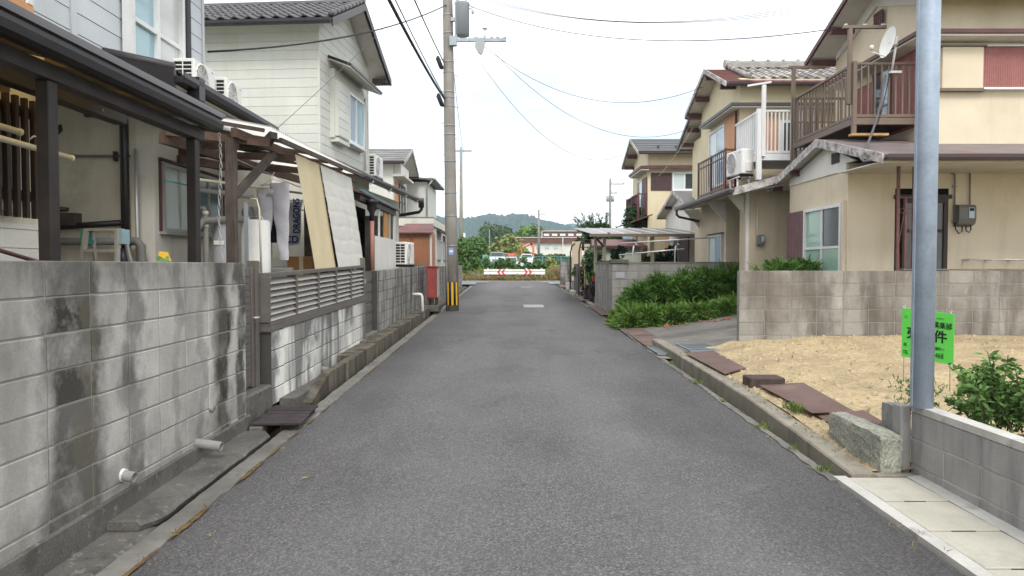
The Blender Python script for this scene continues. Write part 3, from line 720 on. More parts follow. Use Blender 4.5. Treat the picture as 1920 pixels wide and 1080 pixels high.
# right kerb beside the building plot
kr = struct(MB().box(2.66, 2.9, 5.2, 12.2, -.1, gz(5.2) + .01).build('kerb_backing', 'soil'))
y = 5.17
for L in (.98, 1.5, .62, 1.35, 1.1, 1.0, .9):
    x = 2.5 + rr.uniform(-.006, .006)
    za_, zb_ = gz(y) + koff(y), gz(y + L) + koff(y + L); k0, k1 = y + .002, y + L - .002
    MB().prism([(x, k0, gz(y) - .25), (2.675, k0, gz(y) - .25), (2.675, k0, za_), (x + .012, k0, za_), (x, k0, za_ - .012)], (0, .0, 0)) if False else None
    MB().add([(x, k0, -.15), (2.675, k0, -.15), (2.675, k0, za_), (x + .012, k0, za_), (x, k0, za_ - .014), (x, k1, -.15), (2.675, k1, -.15), (2.675, k1, zb_), (x + .012, k1, zb_), (x, k1, zb_ - .014)], [(0, 1, 2, 3, 4), (9, 8, 7, 6, 5), (0, 4, 9, 5), (4, 3, 8, 9), (3, 2, 7, 8), (2, 1, 6, 7), (1, 0, 5, 6)]).build('kerb_block', 'kerb_right', kr); y += L
y = 16.2
while y < 36:
    MB().cbox(2.5, 2.64, y, y + .79, gz(y) - .25, gz(y) + .05, c=.012).build('kerb_block', 'kerb_right', kr); y += .8
MB().cbox(2.68, 2.985, 5.168, 5.24, -.1, gz(5.2) + .02, c=.006).build('kerb_block', 'kerb_right', kr)
# paved cover slabs by the low wall
pv = struct(MB().box(2.455, 2.96, .6, 5.15, -.2, -.02).build('pavement', 'concrete_dark'))
for k in range(9):
    y1 = 5.155 - .505 * k; y0 = y1 - .5; z = gz((y0 + y1) / 2) + .012
    b = MB().cbox(2.462, 2.895, y0, y1, z - .07, z, c=.005); b.build('cover_slab', 'concrete_pale', pv)
    if k: MB().box(2.60, 2.74, y1 - .004, y1 + .016, z - .02, z + .0025).build('lifting_slot', 'black', pv)
    z = gz(y0) + .014
MB().hexa([(2.345, .6, -.1), (2.452, .6, -.1), (2.452, 5.17, -.1), (2.345, 5.17, -.1), (2.36, .6, gz(.6) + .016), (2.452, .6, gz(.6) + .016), (2.452, 5.17, gz(5.17) + .016), (2.36, 5.17, gz(5.17) + .016)]).build('edging', 'concrete_edge', pv)
MB().hexa([(2.902, .6, -.1), (3.0, .6, -.1), (3.0, 5.17, -.1), (2.902, 5.17, -.1), (2.902, .6, gz(.6) + .01), (3.0, .6, gz(.6) + .02), (3.0, 5.17, gz(5.17) + .02), (2.902, 5.17, gz(5.17) + .01)]).build('edging', 'concrete_edge', pv)
# building plot of straw-coloured soil
nr = np.random.default_rng(5); bumps = nr.random((60, 60)) * .05
def lot_z(x, y):
    z = gz(y) + koff(y) - .004 + sm((x - 2.7) / 2.6) * .12 + (.125 - koff(y)) * sm((x - 2.9) / .35) * sm((y - 5.35) / .7) + sm((y - 6) / 5) * .14 * sm((x - 2.68) / .9)
    if y < 5.6: z += sm((x - 3.12) / .12) * .22 * sm((5.8 - y) / .6)
    i = int(abs(x * 5.3)) % 59; j = int(abs(y * 5.1)) % 59; fx = x * 5.3 % 1; fy = y * 5.1 % 1
    w = bumps[i, j] * (1 - fx) * (1 - fy) + bumps[i + 1, j] * fx * (1 - fy) + bumps[i, j + 1] * (1 - fx) * fy + bumps[i + 1, j + 1] * fx * fy
    return z + (w - .02) * min(1, (x - 2.6) * 2)
lot = MB().grid(lambda s, t: (lambda x0, y: (lambda x: Vector((x, y, lot_z(x, y))))(x0 + (12 - x0) * s ** 1.3))(2.665, 5.245 + 5.805 * t), 150, 110)
struct(lot.build('building_plot', 'dirt', org=(6, 6, 0), smooth=True))
struct(MB().grid(lambda s, t: (lambda x, y: Vector((x, y, lot_z(x, y))))(3.09 + 9 * s ** 1.3, 2.0 + 3.245 * t), 60, 40).build('planting_bed', 'soil', org=(5, 4, 0), smooth=True))
# loose stones on the plot
b = MB(); r2 = random.Random(11)
for i in range(3200):
    x = 2.68 + 6.6 * r2.random() ** 1.4; y = 5.3 + 5.55 * r2.random(); s = r2.choice([.008, .01, .012, .016, .02, .03, .038]); z = lot_z(x, y)
    a = r2.random() * 6; p = [(x + s * math.cos(a + k * 1.57) * r2.uniform(.7, 1.4), y + s * math.sin(a + k * 1.57) * r2.uniform(.7, 1.4), z - .003) for k in range(4)]
    b.add(p + [(x + r2.uniform(-.3, .3) * s, y, z + s * r2.uniform(.4, .9))], [(0, 1, 4), (1, 2, 4), (2, 3, 4), (3, 0, 4)])
stuff(tag(b.build('gravel', 'gravel', org=(6, 8, .4)), 'small pale stones scattered over the bare building plot', 'gravel'))
# driveway ramp and raised yards
dw = MB().grid(lambda s, t: (lambda x, y: Vector((x, y, gz(y) + .02 + max(0, x - 2.7) * .13 + .02 * math.sin(x * 2.2 + y))))(2.3 + 5.2 * s, 11.03 + 6.3 * t), 20, 16)
struct(dw.build('driveway', 'driveway', org=(5, 13, .2), smooth=True))
struct(MB().box(-14, -2.62, -4, 40, -.5, .45).build('left_yard', 'soil'))
struct(MB().box(5.0, 18, 11.6, 36, -.3, .82).build('right_yard', 'soil'))
struct(MB().box(2.72, 5.2, 17.5, 36, -.3, .62).build('right_garden', 'soil'))
# far rise with woods: ridged terrain, thickly covered
def hill_mesh(name, y0, dep, x0, x1, prof, seed, m, nu=260, nv=26):
    rg = np.random.default_rng(seed); ph = rg.random((14, 3)) * 6.28
    def h(x): 
        for k in range(len(prof) - 1):
            if prof[k][0] <= x <= prof[k + 1][0]:
                s = (x - prof[k][0]) / (prof[k + 1][0] - prof[k][0]); return prof[k][1] + (prof[k + 1][1] - prof[k][1]) * (s * s * (3 - 2 * s) * .5 + s * .5)
        return prof[0][1] if x < prof[0][0] else prof[-1][1]
    def fn(s, t):
        x = x0 + (x1 - x0) * s; y = y0 + dep * t; top = h(x); f = sm(t) 
        z = 1 + top * f ** .8
        z += (math.sin(x * .021 + ph[0, 0]) + math.sin(x * .043 + y * .03 + ph[1, 0])) * top * .035 * math.sin(math.pi * t)
        q = rg.normal() * 1.5 + 1.6 * math.sin(x * .6 + ph[2, 0] + t * 40) * math.sin(y * .35 + ph[3, 0])
        return Vector((x + rg.normal() * 1.2, y + rg.normal() * 2, z + q * min(1, t * 5)))
    return struct(MB().grid(fn, nu, nv).build(name, m, org=((x0 + x1) / 2, y0, 0), smooth=False))
def hx(u, Y): return (u - 958) * Y / FPX
H = lambda u, v, Y: (hx(u, Y), (498 - v) * Y / FPX)
mat('hill_wood', (.020, .050, .022), rough=.95, var=.35, vs=.05, fine=.45, fs=.35, bump=1, bs=.4, bd=2.5, spec=.1, patches=[((.035, .075, .030), .03, .5, .62, .7, None), ((.012, .03, .016), .12, .52, .64, .6, None)])
Yh = 1500
hill_mesh('hills', 1050, 450, hx(500, Yh), hx(1400, Yh), [H(500, 440, Yh), H(640, 425, Yh), H(760, 412, Yh), H(800, 405, Yh), H(850, 409, Yh), H(885, 409, Yh), H(905, 405, Yh), H(925, 402, Yh), H(940, 407, Yh), H(962, 402, Yh), H(985, 405, Yh), H(1010, 413, Yh), H(1040, 420, Yh), H(1060, 424, Yh), H(1090, 434, Yh), H(1130, 446, Yh), H(1400, 452, Yh)], 3, 'hill_wood')
Yh = 2600
hill_mesh('hills', 2300, 300, hx(900, Yh), hx(1800, Yh), [H(900, 450, Yh), H(1040, 424, Yh), H(1070, 419, Yh), H(1095, 425, Yh), H(1150, 436, Yh), H(1300, 440, Yh), H(1800, 446, Yh)], 5, 'hill_wood')
# the air between: thin even haze round the whole place
hz = MB().box(-3050, 3050, -80, 3050, -2.2, 190).build('haze', 'dark_void', org=(0, 0, -2.2))
hm = bpy.data.materials.new('haze_air'); hm.use_nodes = True; t = hm.node_tree; t.nodes.remove(t.nodes['Principled BSDF'])
pvn = nd(t, 'ShaderNodeVolumePrincipled'); pvn.inputs['Color'].default_value = (.66, .84, 1, 1); pvn.inputs['Density'].default_value = .0003
t.links.new(pvn.outputs[0], t.nodes['Material Output'].inputs['Volume']); hz.data.materials.clear(); hz.data.materials.append(hm); stuff(hz)
tag(hz, 'thin bluish air between the street and the wooded hills', 'haze')
# ================================================================ LEFT SIDE: walls, gate, louvre fence
# the joint pattern is counted back from the far end of the wall, every 0.4 m
block_wall('block_wall', 'tall stained concrete block wall nearest the camera on the left', (-2.545, 1.35), (-2.545, 6.57), .17, 1.68, .15, 'block_left', off=.02 + .384)
block_wall('block_wall', 'whitewashed block wall with grey streaks under the louvred fence', (-2.55, 7.3), (-2.55, 11.95), .2, .965, .14, 'block_white', mort='mortar_dark', slope=.018)
block_wall('block_wall', 'black-streaked grey block wall carrying an air conditioner', (-2.53, 13.0), (-2.53, 21.2), .22, 1.56, .13, 'block_grey', mort='mortar_dark', slope=.012)
block_wall('block_wall', 'dark garden block wall beyond the utility pole on the left', (-2.53, 22.4), (-2.53, 35.0), .4, 1.62, .13, 'block_grey', mort='mortar_dark', slope=.004)
# gate step, posts and gate leaf
single('gate_step', 'concrete_dark', 'worn concrete step under the brown side gate', 'step', (-2.95, -2.47, 6.6, 7.29, .0, .43), ch=.02)
gt = thing('side_gate', 'brown ribbed metal side gate between two block walls', 'gate', (-2.6, 6.95, .43))
part(gt, 'gate_leaf', 'fence_metal', (-2.615, -2.595, 6.62, 7.06, .46, 1.62))
for k in range(17): part(gt, 'slat', 'fence_metal', (-2.594, -2.586, 6.63, 7.0, .49 + k * .066, .548 + k * .066))
part(gt, 'stile', 'fence_metal', (-2.63, -2.578, 7.02, 7.075, .44, 1.63), ch=.004)
part(gt, 'gate_post', 'fence_metal', (-2.66, -2.57, 7.12, 7.21, .43, 1.70), ch=.004)
part(gt, 'gate_post', 'rust_plate', (-2.60, -2.55, 6.575, 6.60, .2, 1.6))
h = MB().tube([(-2.58, 7.04, 1.13), (-2.545, 7.04, 1.13), (-2.535, 7.10, 1.13)], .013, 8).build('handle', 'aluminium', gt, True)
# louvred fence on the white wall
fl = thing('louvre_fence', 'brown aluminium louvred fence with pale slats on the white wall', 'fence', (-2.55, 7.3, .97))
def fz(y): return .972 + (y - 7.3) * .018
def fbar(x0, x1, y0, y1, za, zb, m, name):
    MB().hexa([(x0, y0, fz(y0) + za), (x1, y0, fz(y0) + za), (x1, y1, fz(y1) + za), (x0, y1, fz(y1) + za), (x0, y0, fz(y0) + zb), (x1, y0, fz(y0) + zb), (x1, y1, fz(y1) + zb), (x0, y1, fz(y1) + zb)]).build(name, m, fl)
fbar(-2.62, -2.47, 7.27, 11.97, .0, .055, 'fence_metal', 'base_rail'); fbar(-2.60, -2.485, 7.27, 11.97, .058, .095, 'fence_metal', 'bottom_rail')
fbar(-2.60, -2.485, 7.25, 11.97, .56, .60, 'fence_metal', 'top_rail')
for k in range(6):
    y0 = 7.27 + k * .93; fbar(-2.595, -2.482, y0 - .02, y0 + .02, .096, .558, 'fence_metal', 'fence_post')
for k in range(5):
    ya = 7.27 + k * .93 + .024; yb = ya + .882
    for j in range(7):
        zc = .125 + j * .064
        MB().hexa([(-2.492, ya, fz(ya) + zc - .022), (-2.486, ya, fz(ya) + zc - .022), (-2.486, yb, fz(yb) + zc - .022), (-2.492, yb, fz(yb) + zc - .022),
                   (-2.545, ya, fz(ya) + zc + .028), (-2.539, ya, fz(ya) + zc + .028), (-2.539, yb, fz(yb) + zc + .028), (-2.545, yb, fz(yb) + zc + .028)]).build('louvre_slat', 'fence_slat', fl)
part(fl, 'corner_post', 'fence_metal', (-2.66, -2.60, 7.2, 7.26, .5, 1.56))
# drainpipe standing by the fence end
single('drain_pipe', 'galvanised', 'thin grey steel post standing at the louvred fence end', 'pipe', (-2.76, -2.73, 7.32, 7.36, .45, 2.3))
# second gate post in the gap beyond
g2 = thing('narrow_gate', 'narrow brown gate with tall post beyond the louvred fence', 'gate', (-2.55, 12.4, .35))
part(g2, 'gate_post', 'fence_metal', (-2.60, -2.50, 12.0, 12.09, .3, 1.78), ch=.005)
part(g2, 'gate_leaf', 'fence_metal', (-2.59, -2.565, 12.12, 12.92, .42, 1.55))
for k in range(6): part(g2, 'slat', 'fence_metal', (-2.562, -2.55, 12.14, 12.9, .47 + k * .18, .61 + k * .18))
part(g2, 'hinge', 'aluminium', (-2.50, -2.485, 12.03, 12.07, 1.35, 1.42))
single('gate_step', 'concrete', 'low concrete step under the narrow far gate', 'step', (-2.9, -2.455, 12.0, 12.98, .0, gz(12.4) + .25), ch=.015)
# plank lid over the gutter
ld = thing('plank_bridge', 'dark weathered plank lid bridging the gutter by the side gate', 'lid', (-2.2, 6.9, .2))
for k in range(6):
    y0 = 6.5 + k * .135; z = .196 + .002 * k + rr.uniform(-.004, .004)
    MB().cbox(-2.40 - .01 * k + rr.uniform(-.01, .01), -1.965 - .008 * k + rr.uniform(-.012, .012), y0 + .003, y0 + .128, z - .024, z, c=.004).build('plank', 'wood_lid', ld)
for x in (-2.3, -2.06): part(ld, 'batten', 'wood_lid', (x - .025, x + .025, 6.54, 7.28, .135, .168))
single('concrete_block', 'concrete', 'small concrete block propping the near corner of the plank lid', 'block', (-2.42, -2.30, 6.47, 6.62, .02, .166), ch=.008)
# plastic drain stubs poking from the walls
def stub(label, p, q, r, collar=False):
    t0 = thing('drain_stub', label, 'drain pipe', p, 'drain stubs in the left walls')
    MB().ring_tube(p, q, r, r * .82).build('pipe', 'pvc_grey', t0, True)
    if collar: MB().ring_tube(p, Vector(p).lerp(Vector(q), .35), r * 1.22, r).build('collar', 'pvc_white', t0, True)
stub('long grey plastic drain stub low in the tall near wall', (-2.5, 5.52, .262), (-2.27, 5.5, .235), .038)
stub('short collared drain stub in the tall wall close to the camera', (-2.49, 4.46, .325), (-2.39, 4.45, .31), .034, True)
stub('tiny dark drain stub in the mossy end of the tall wall', (-2.48, 5.78, .475), (-2.44, 5.78, .47), .024)
stub('grey drain pipe slanting from the white wall beside the plank lid', (-2.56, 8.25, .20), (-2.33, 8.0, .13), .047)
stub('grey drain pipe above the mossy kerb under the white wall', (-2.52, 9.25, .30), (-2.31, 9.15, .275), .042)
# bent white pipe by the red cabinet
wp = thing('bent_drain_pipe', 'bent white plastic pipe dropping into the gutter by the red cabinet', 'drain pipe', (-2.4, 18.2, .4))
MB().tube([(-2.5, 17.6, .93), (-2.32, 17.6, .94), (-2.26, 17.6, .93), (-2.235, 17.6, .88), (-2.215, 17.6, .35)], .038, 10).build('pipe', 'pvc_white', wp, True)
# red steel cabinet on a slab over the gutter
single('cabinet_slab', 'concrete_dark', 'concrete slab under the red cabinet', 'slab', (-2.5, -1.98, 18.95, 20.1, gz(19.3) + .08, gz(19.3) + .24), ch=.012)
rc = thing('hose_cabinet', 'rusty red steel cabinet on short legs beside the utility pole', 'cabinet', (-2.25, 19.4, .57))
part(rc, 'body', 'red_paint', (-2.31, -2.03, 19.15, 19.65, .76, 1.60), ch=.01)
part(rc, 'lid', 'red_paint', (-2.33, -2.01, 19.12, 19.68, 1.603, 1.64), ch=.008)
part(rc, 'door', 'red_paint', (-2.29, -2.05, 19.136, 19.148, .79, 1.57))
part(rc, 'door', 'concrete_pale', (-2.028, -2.018, 19.2, 19.6, .8, 1.56))
for x in (-2.28, -2.09):
    for yy in (19.2, 19.56): part(rc, 'leg', 'rust_dark', (x, x + .04, yy, yy + .04, .57, .758))
for x in (-2.30, -2.045): part(rc, 'hinge', 'black', (x, x + .012, 19.128, 19.15, 1.38, 1.44))

# ================================================================ LEFT HOUSE 1 (blue-grey siding over cream plaster)
h1 = thing('house', 'two-storey house with pale blue siding upstairs and cream plaster below', 'house', (-6, 8, .4))
w1 = MB().box(-10, -4.05, -2, 6.2, .4, 3.6).build('wall', 'plaster_cream', h1)
siding(w1, (-4.045, -1.5, .4), (0, 1, 0), (1, 0, 0), 7.7, 1.6, .155, 'siding_white')
w2 = MB().box(-10, -4.2, 8.36, 10.7, .4, 3.62).build('wall', 'plaster_light', h1)
part(h1, 'wall', 'plaster_cream', (-9.9, -4.4, 8.35, 8.358, .4, 3.7))
up = MB().box(-10, -4.16, -2, 9.62, 3.62, 7.2).build('upper_wall', 'siding_blue', h1)
siding(up, (-4.16, 2.0, 3.66), (0, 1, 0), (1, 0, 0), 7.62, 3.2, .2, 'siding_blue', t=.02)
part(up, 'corner_trim', 'siding_blue', (-4.17, -4.13, 9.57, 9.632, 3.65, 7.0)); part(up, 'joint_trim', 'siding_blue', (-4.16, -4.125, 6.72, 6.81, 3.7, 7.0))
# projecting upper bay nearer the camera
by = MB().box(-9, -3.85, -2, 5.72, 3.72, 7.0).build('upper_bay', 'siding_white', h1)
siding(by, (-3.85, 2, 3.74), (0, 1, 0), (1, 0, 0), 3.7, 2.6, .17, 'siding_white')
part(by, 'trim', 'panel_orange', (-3.88, -3.825, 2, 5.74, 3.66, 3.718)); part(by, 'corner_trim', 'aluminium_white', (-3.88, -3.82, 5.67, 5.73, 3.722, 6.9))
# upper window with curtains, downpipe and shutter rail
wf = win(h1, (-4.10, 7.58, 3.75), (0, 1, 0), (1, 0, 0), 1.22, 1.75, glass=('glass_blue', 'glass_lace'), fr='aluminium_white', ft=.06, proud=.09, mid=.55)
part(wf, 'curtain', 'curtain_pale', (.64, 1.08, -.012, -.008, .06, 1.69), xf=frame_xf((-4.10, 7.58, 3.75), (0, 1, 0), (1, 0, 0)))
part(wf, 'backing', 'curtain_pale', (.03, 1.2, .0, .012, .03, 1.72), xf=frame_xf((-4.10, 7.58, 3.75), (0, 1, 0), (1, 0, 0)))
part(h1, 'shutter_rail', 'aluminium', (-4.135, -4.06, 8.2, 9.0, 5.55, 5.61))
pipe(h1, [(-4.04, 8.1, 6.4), (-4.04, 8.72, 5.62), (-4.04, 8.9, 5.48), (-4.04, 8.95, 5.3), (-4.04, 8.95, 3.8)], .035, 'cable_grey', 'downpipe')
gable = part(h1, 'upper_eave', 'soffit', (-4.2, -3.6, 7.0, 10.05, 6.0, 6.05)); gutter(h1, (-3.55, 7.0, 6.05), (-3.55, 10.1, 6.05), 'gutter_black')
# lower pent roof with tiles, gutter and rainwater hopper
lr = MB().slab((-3.45, 7.3, 3.58), (-3.45, 10.15, 3.58), (-4.2, 10.15, 3.72), (-4.2, 7.3, 3.72), .05).build('lower_roof', 'tile_dark', h1)
MB().slab((-3.47, 7.34, 3.52), (-3.47, 10.1, 3.52), (-4.2, 10.1, 3.65), (-4.2, 7.34, 3.65), .03).build('soffit', 'soffit', h1)
RX = Matrix(((0, 1, 0, 0), (1, 0, 0, 0), (0, 0, 1, 0), (0, 0, 0, 1)))
tiles(lr, 7.32, 10.1, -3.44, 3.585, -4.14, 3.715, .27, .23, 'tile_dark', xf=RX)
MB().hexa([(-4.2, 7.24, 3.60), (-3.42, 7.24, 3.46), (-3.42, 7.29, 3.46), (-4.2, 7.29, 3.60), (-4.2, 7.24, 3.80), (-3.42, 7.24, 3.64), (-3.42, 7.29, 3.64), (-4.2, 7.29, 3.80)]).build('bargeboard', 'gutter_black', h1)
MB().tube([(-4.18, 7.28, 3.83), (-3.44, 7.28, 3.67)], .045, 8).build('verge_tile', 'tile_dark', h1, True)
gutter(h1, (-3.39, 7.28, 3.60), (-3.39, 10.2, 3.60), 'gutter_black', r=.06)
hp = MB().box(-3.46, -3.33, 7.62, 7.76, 3.42, 3.66).add([(-3.45, 7.63, 3.42), (-3.34, 7.63, 3.42), (-3.34, 7.75, 3.42), (-3.45, 7.75, 3.42), (-3.43, 7.655, 3.33), (-3.36, 7.655, 3.33), (-3.36, 7.725, 3.33), (-3.43, 7.725, 3.33)],
     [(0, 1, 5, 4), (1, 2, 6, 5), (2, 3, 7, 6), (3, 0, 4, 7)]).tube([(-3.395, 7.69, 3.34), (-3.395, 7.69, 3.24)], .032, 10).build('hopper', 'gutter_black', h1)
part(h1, 'fascia', 'wood_weathered', (-3.95, -3.5, 10.15, 10.2, 3.3, 3.5))
# second, lower return of the roof
lr2 = MB().slab((-3.7, 10.18, 3.50), (-3.7, 11.4, 3.50), (-4.3, 11.4, 3.64), (-4.3, 10.18, 3.64), .05).build('lower_roof', 'tile_dark', h1)
tiles(lr2, 10.25, 11.4, -3.69, 3.51, -4.28, 3.65, .27, .23, 'tile_dark', xf=RX); gutter(h1, (-3.65, 10.2, 3.48), (-3.65, 11.4, 3.48), 'gutter_black', r=.055)
part(h1, 'wall', 'plaster_light', (-8, -4.25, 10.7, 12.6, .4, 3.4))
# kitchen window
wk = win(h1, (-4.2, 8.5, 2.06), (0, 1, 0), (1, 0, 0), 1.72, .82, glass=('glass_frost', 'glass_frost', 'glass_frost_dark', 'glass_frost_dark'), fr='aluminium', ft=.045)
MB().bar((-4.19, 8.48, 2.06), (-4.19, 8.48, 2.91), .03, .03).bar((-4.18, 8.46, 2.92), (-4.18, 10.3, 2.91), .05, .03).bar((-4.17, 10.25, 2.05), (-4.17, 10.25, 2.9), .05, .05).build('window_surround', 'trim_maroon', wk)
part(h1, 'vent', 'dark_void', (-4.2, -4.185, 9.15, 9.32, 3.02, 3.17))
# latticed window on the white boarded wall
lw = win(h1, (-4.03, 4.6, 2.12), (0, 1, 0), (1, 0, 0), 1.2, .85, glass=('glass_frost_dark', 'glass_frost_dark'), fr='aluminium_white', ft=.05)
for k in range(11):
    y0 = 4.72 + k * .105; part(lw, 'lattice_bar', 'bronze_dark', (-3.90, -3.86, y0, y0 + .038, 2.03, 2.98))
for z in (2.17, 2.84): part(lw, 'lattice_rail', 'bronze_dark', (-3.945, -3.905, 4.6, 5.86, z, z + .08))
part(h1, 'shelf_roof', 'panel_orange', (-4.0, -3.6, 3.0, 5.2, 2.96, 2.99)); part(h1, 'shelf_bracket', 'wood_new', (-3.98, -3.62, 5.1, 5.16, 2.90, 3.1))
# pipes on the plaster
pipe(h1, [(-4.95, 8.3, 3.42), (-4.58, 8.28, 3.42), (-4.52, 8.27, 3.40), (-4.49, 8.26, 3.32), (-4.49, 8.26, 1.0)], .048, 'gutter_black', 'downpipe', 10)
pipe(h1, [(-4.49, 8.2, 1.85), (-4.49, 8.2, 1.55)], .066, 'gutter_black', 'pipe_socket', 10)
pipe(h1, [(-4.5, 8.27, 2.15), (-5.9, 8.27, 2.06)], .036, 'gutter_black', 'waste_pipe', 10)
pipe(h1, [(-4.42, 8.2, 1.93), (-5.9, 8.27, 1.93)], .045, 'pvc_grey', 'waste_pipe', 10)
pipe(h1, [(-4.42, 8.2, 1.93), (-4.33, 8.2, 1.93), (-4.28, 8.2, 1.88), (-4.27, 8.2, .5)], .05, 'pvc_grey', 'waste_pipe', 10)
pipe(h1, [(-4.35, 8.25, .8), (-4.35, 8.25, 3.0)], .022, 'aluminium', 'conduit', 8)
pipe(h1, [(-6.2, 8.31, 2.935), (-4.45, 8.31, 2.925)], .014, 'pvc_grey', 'conduit', 8); part(h1, 'pipe_clip', 'rust_dark', (-4.64, -4.61, 8.29, 8.35, 2.87, 2.98))
part(h1, 'wall_bracket', 'wood_weathered', (-5.45, -5.05, 8.22, 8.35, 2.12, 2.26)); part(h1, 'wall_bracket', 'wood_weathered', (-5.5, -5.2, 8.2, 8.35, 2.29, 2.33))
MB().add([(-5.33, 8.34, 3.28), (-5.25, 8.32, 3.30), (-5.22, 8.3, 3.22), (-5.28, 8.3, 3.16), (-5.34, 8.3, 3.2)], [(0, 1, 2, 3, 4)]).build('vent', 'rust_dark', h1)

# ---- porch roof along the boundary wall
pr = thing('porch_roof', 'dark brown porch roof on square posts above the tall block wall', 'porch roof', (-2.75, 4.2, .45))
for yy in (4.24, 6.17): part(pr, 'post', 'wood_black', (-2.80, -2.72, yy - .045, yy + .045, .45, 2.74), ch=.006)
part(pr, 'beam', 'wood_black', (-2.81, -2.71, .5, 6.3, 2.742, 2.84), ch=.006)
MB().prism([(-2.72, .5, 2.865), (-2.61, .5, 2.845), (-2.575, .5, 2.86), (-2.565, .5, 2.905), (-2.585, .5, 2.915), (-2.585, .5, 2.945), (-2.565, .5, 2.955), (-2.57, .5, 2.975), (-2.72, .5, 2.975)], (0, 5.86, 0)).build('gutter', 'gutter_black', pr)
MB().prism([(-2.66, .5, 2.978), (-2.575, .5, 2.978), (-2.585, .5, 3.012), (-2.66, .5, 3.012)], (0, 5.95, 0)).build('eave_trim', 'gutter_black', pr)
part(pr, 'inner_beam', 'wood_black', (-3.62, -3.5, .5, 6.5, 2.93, 3.09), ch=.006)
for k in range(7):
    y0 = 1.1 + k * .85; MB().bar((-2.70, y0, 2.945), (-4.0, y0, 3.235), .045, .075).build('rafter', 'wood_black', pr)
MB().slab((-2.66, .5, 2.992), (-2.66, 6.42, 2.992), (-4.02, 6.42, 3.29), (-4.02, .5, 3.29), .006).build('roof_sheet', mat('sheet_amber', (.62, .47, .20), rough=.5, var=.12, vs=3, bump=.05), pr)
tr = MATS['sheet_amber'].node_tree; tl = nd(tr, 'ShaderNodeBsdfTransparent'); tl.inputs[0].default_value = (.95, .80, .52, 1); ms = nd(tr, 'ShaderNodeMixShader'); ms.inputs[0].default_value = .8
tr.links.new(tr.nodes['Principled BSDF'].outputs[0], ms.inputs[1]); tr.links.new(tl.outputs[0], ms.inputs[2]); tr.links.new(ms.outputs[0], tr.nodes['Material Output'].inputs['Surface'])
for k in range(8): part(pr, 'bolt', 'galvanised', (-3.497, -3.494, 1.2 + k * .7, 1.215 + k * .7, 2.97, 2.985))
# rain chain at the gutter end
rch = thing('rain_chain', 'pale linked rain chain hanging from the porch gutter end', 'chain', (-2.62, 6.4, 1.7))
l0 = None
for k in range(25):
    z = 2.82 - k * .046; x = -2.63 + .012 * math.sin(k * .3); a = k % 2
    ring = [(x + (.0 if a else .011 * math.cos(w)), 6.41 + (.011 * math.cos(w) if a else 0), z + .026 * math.sin(w)) for w in [i * 6.2832 / 10 for i in range(11)]]
    MB().tube(ring, .0034, 5, caps=False).build('chain_link', 'aluminium', rch, True)
# laundry poles under the porch
for (p, q, lab, r) in (((-3.3, 3.2, 2.50), (-3.3, 5.34, 2.455), 'lower cream laundry pole with its end past the porch post', .021), ((-3.45, 3.2, 2.62), (-3.45, 5.0, 2.585), 'upper cream laundry pole ending behind the porch post', .023)):
    lp = thing('laundry_pole', lab, 'laundry pole', p, 'laundry poles under the porch'); MB().tube([p, q], r, 12).build('pole', 'pvc_cream', lp, True)
    MB().tube([Vector(q) + Vector((0, -.012, 0)), Vector(q) + Vector((0, .012, 0))], r * 1.15, 12).build('end_cap', 'pvc_cream', lp, True)
hk = MB().tube([(-3.3, 4.93, 2.46), (-3.25, 4.93, 2.47), (-3.255, 4.93, 2.53), (-3.3, 4.93, 2.545), (-3.335, 4.93, 2.52)], .006, 6).build('laundry_hook', 'pvc_white', None, True); tag(hk, 'white plastic hook on the lower cream laundry pole', 'hook')
# step ladder in the yard
la = thing('step_ladder', 'aluminium step ladder with blue hinges behind the tall wall', 'ladder', (-3.95, 6.9, .45))
for s in (-1, 1):
    MB().bar((-3.95 + s * .24, 6.6, .45), (-3.95 + s * .15, 6.85, 2.0), .025, .06, up=(0, 1, 0)).build('rail', 'aluminium', la)
    MB().bar((-3.95 + s * .25, 7.35, .45), (-3.95 + s * .155, 6.95, 1.98), .02, .045, up=(0, 1, 0)).build('rail', 'aluminium', la)
    part(la, 'hinge', 'rope_green' if s < 0 else 'glass_blue', (-3.975 + s * .175, -3.925 + s * .175, 6.83, 6.97, 1.86, 2.0))
for k in range(5):
    f = (k + .5) / 5.2; MB().bar((-3.95 - .24 + .09 * f, 6.6 + .25 * f, .45 + 1.55 * f), (-3.95 + .24 - .09 * f, 6.6 + .25 * f, .45 + 1.55 * f), .07, .025, up=(0, 0, 1)).build('tread', 'aluminium', la)
part(la, 'top_cap', 'aluminium', (-4.1, -3.8, 6.84, 6.97, 1.985, 2.01))
# bright packet on the wall top
pk = thing('sponge_packet', 'yellow and green scouring sponge packet on the tall wall', 'packet', (-2.55, 5.2, 1.68))
MB().add([(-2.585, 5.17, 1.682), (-2.50, 5.19, 1.682), (-2.505, 5.23, 1.682), (-2.59, 5.21, 1.682), (-2.575, 5.18, 1.755), (-2.515, 5.195, 1.748), (-2.53, 5.215, 1.745), (-2.58, 5.2, 1.752)], [(0, 1, 5, 4), (1, 2, 6, 5), (2, 3, 7, 6), (3, 0, 4, 7), (4, 5, 6, 7), (0, 3, 2, 1)]).build('body', 'yellow_paint', pk)
MB().add([(-2.588, 5.166, 1.683), (-2.502, 5.186, 1.683), (-2.512, 5.190, 1.722), (-2.55, 5.184, 1.708), (-2.58, 5.175, 1.725)], [(0, 1, 2, 3, 4)]).build('front', 'leaf_shrub', pk)
# slanting rail by the near wall edge
rs = thing('slanting_rail', 'thin brown handrail slanting down behind the tall wall', 'handrail', (-3.3, 4.5, 1.6)); MB().tube([(-3.1, 4.0, 1.80), (-3.12, 4.75, 1.66), (-3.12, 5.3, 1.5)], .014, 8).build('rail', 'trim_maroon', rs, True)
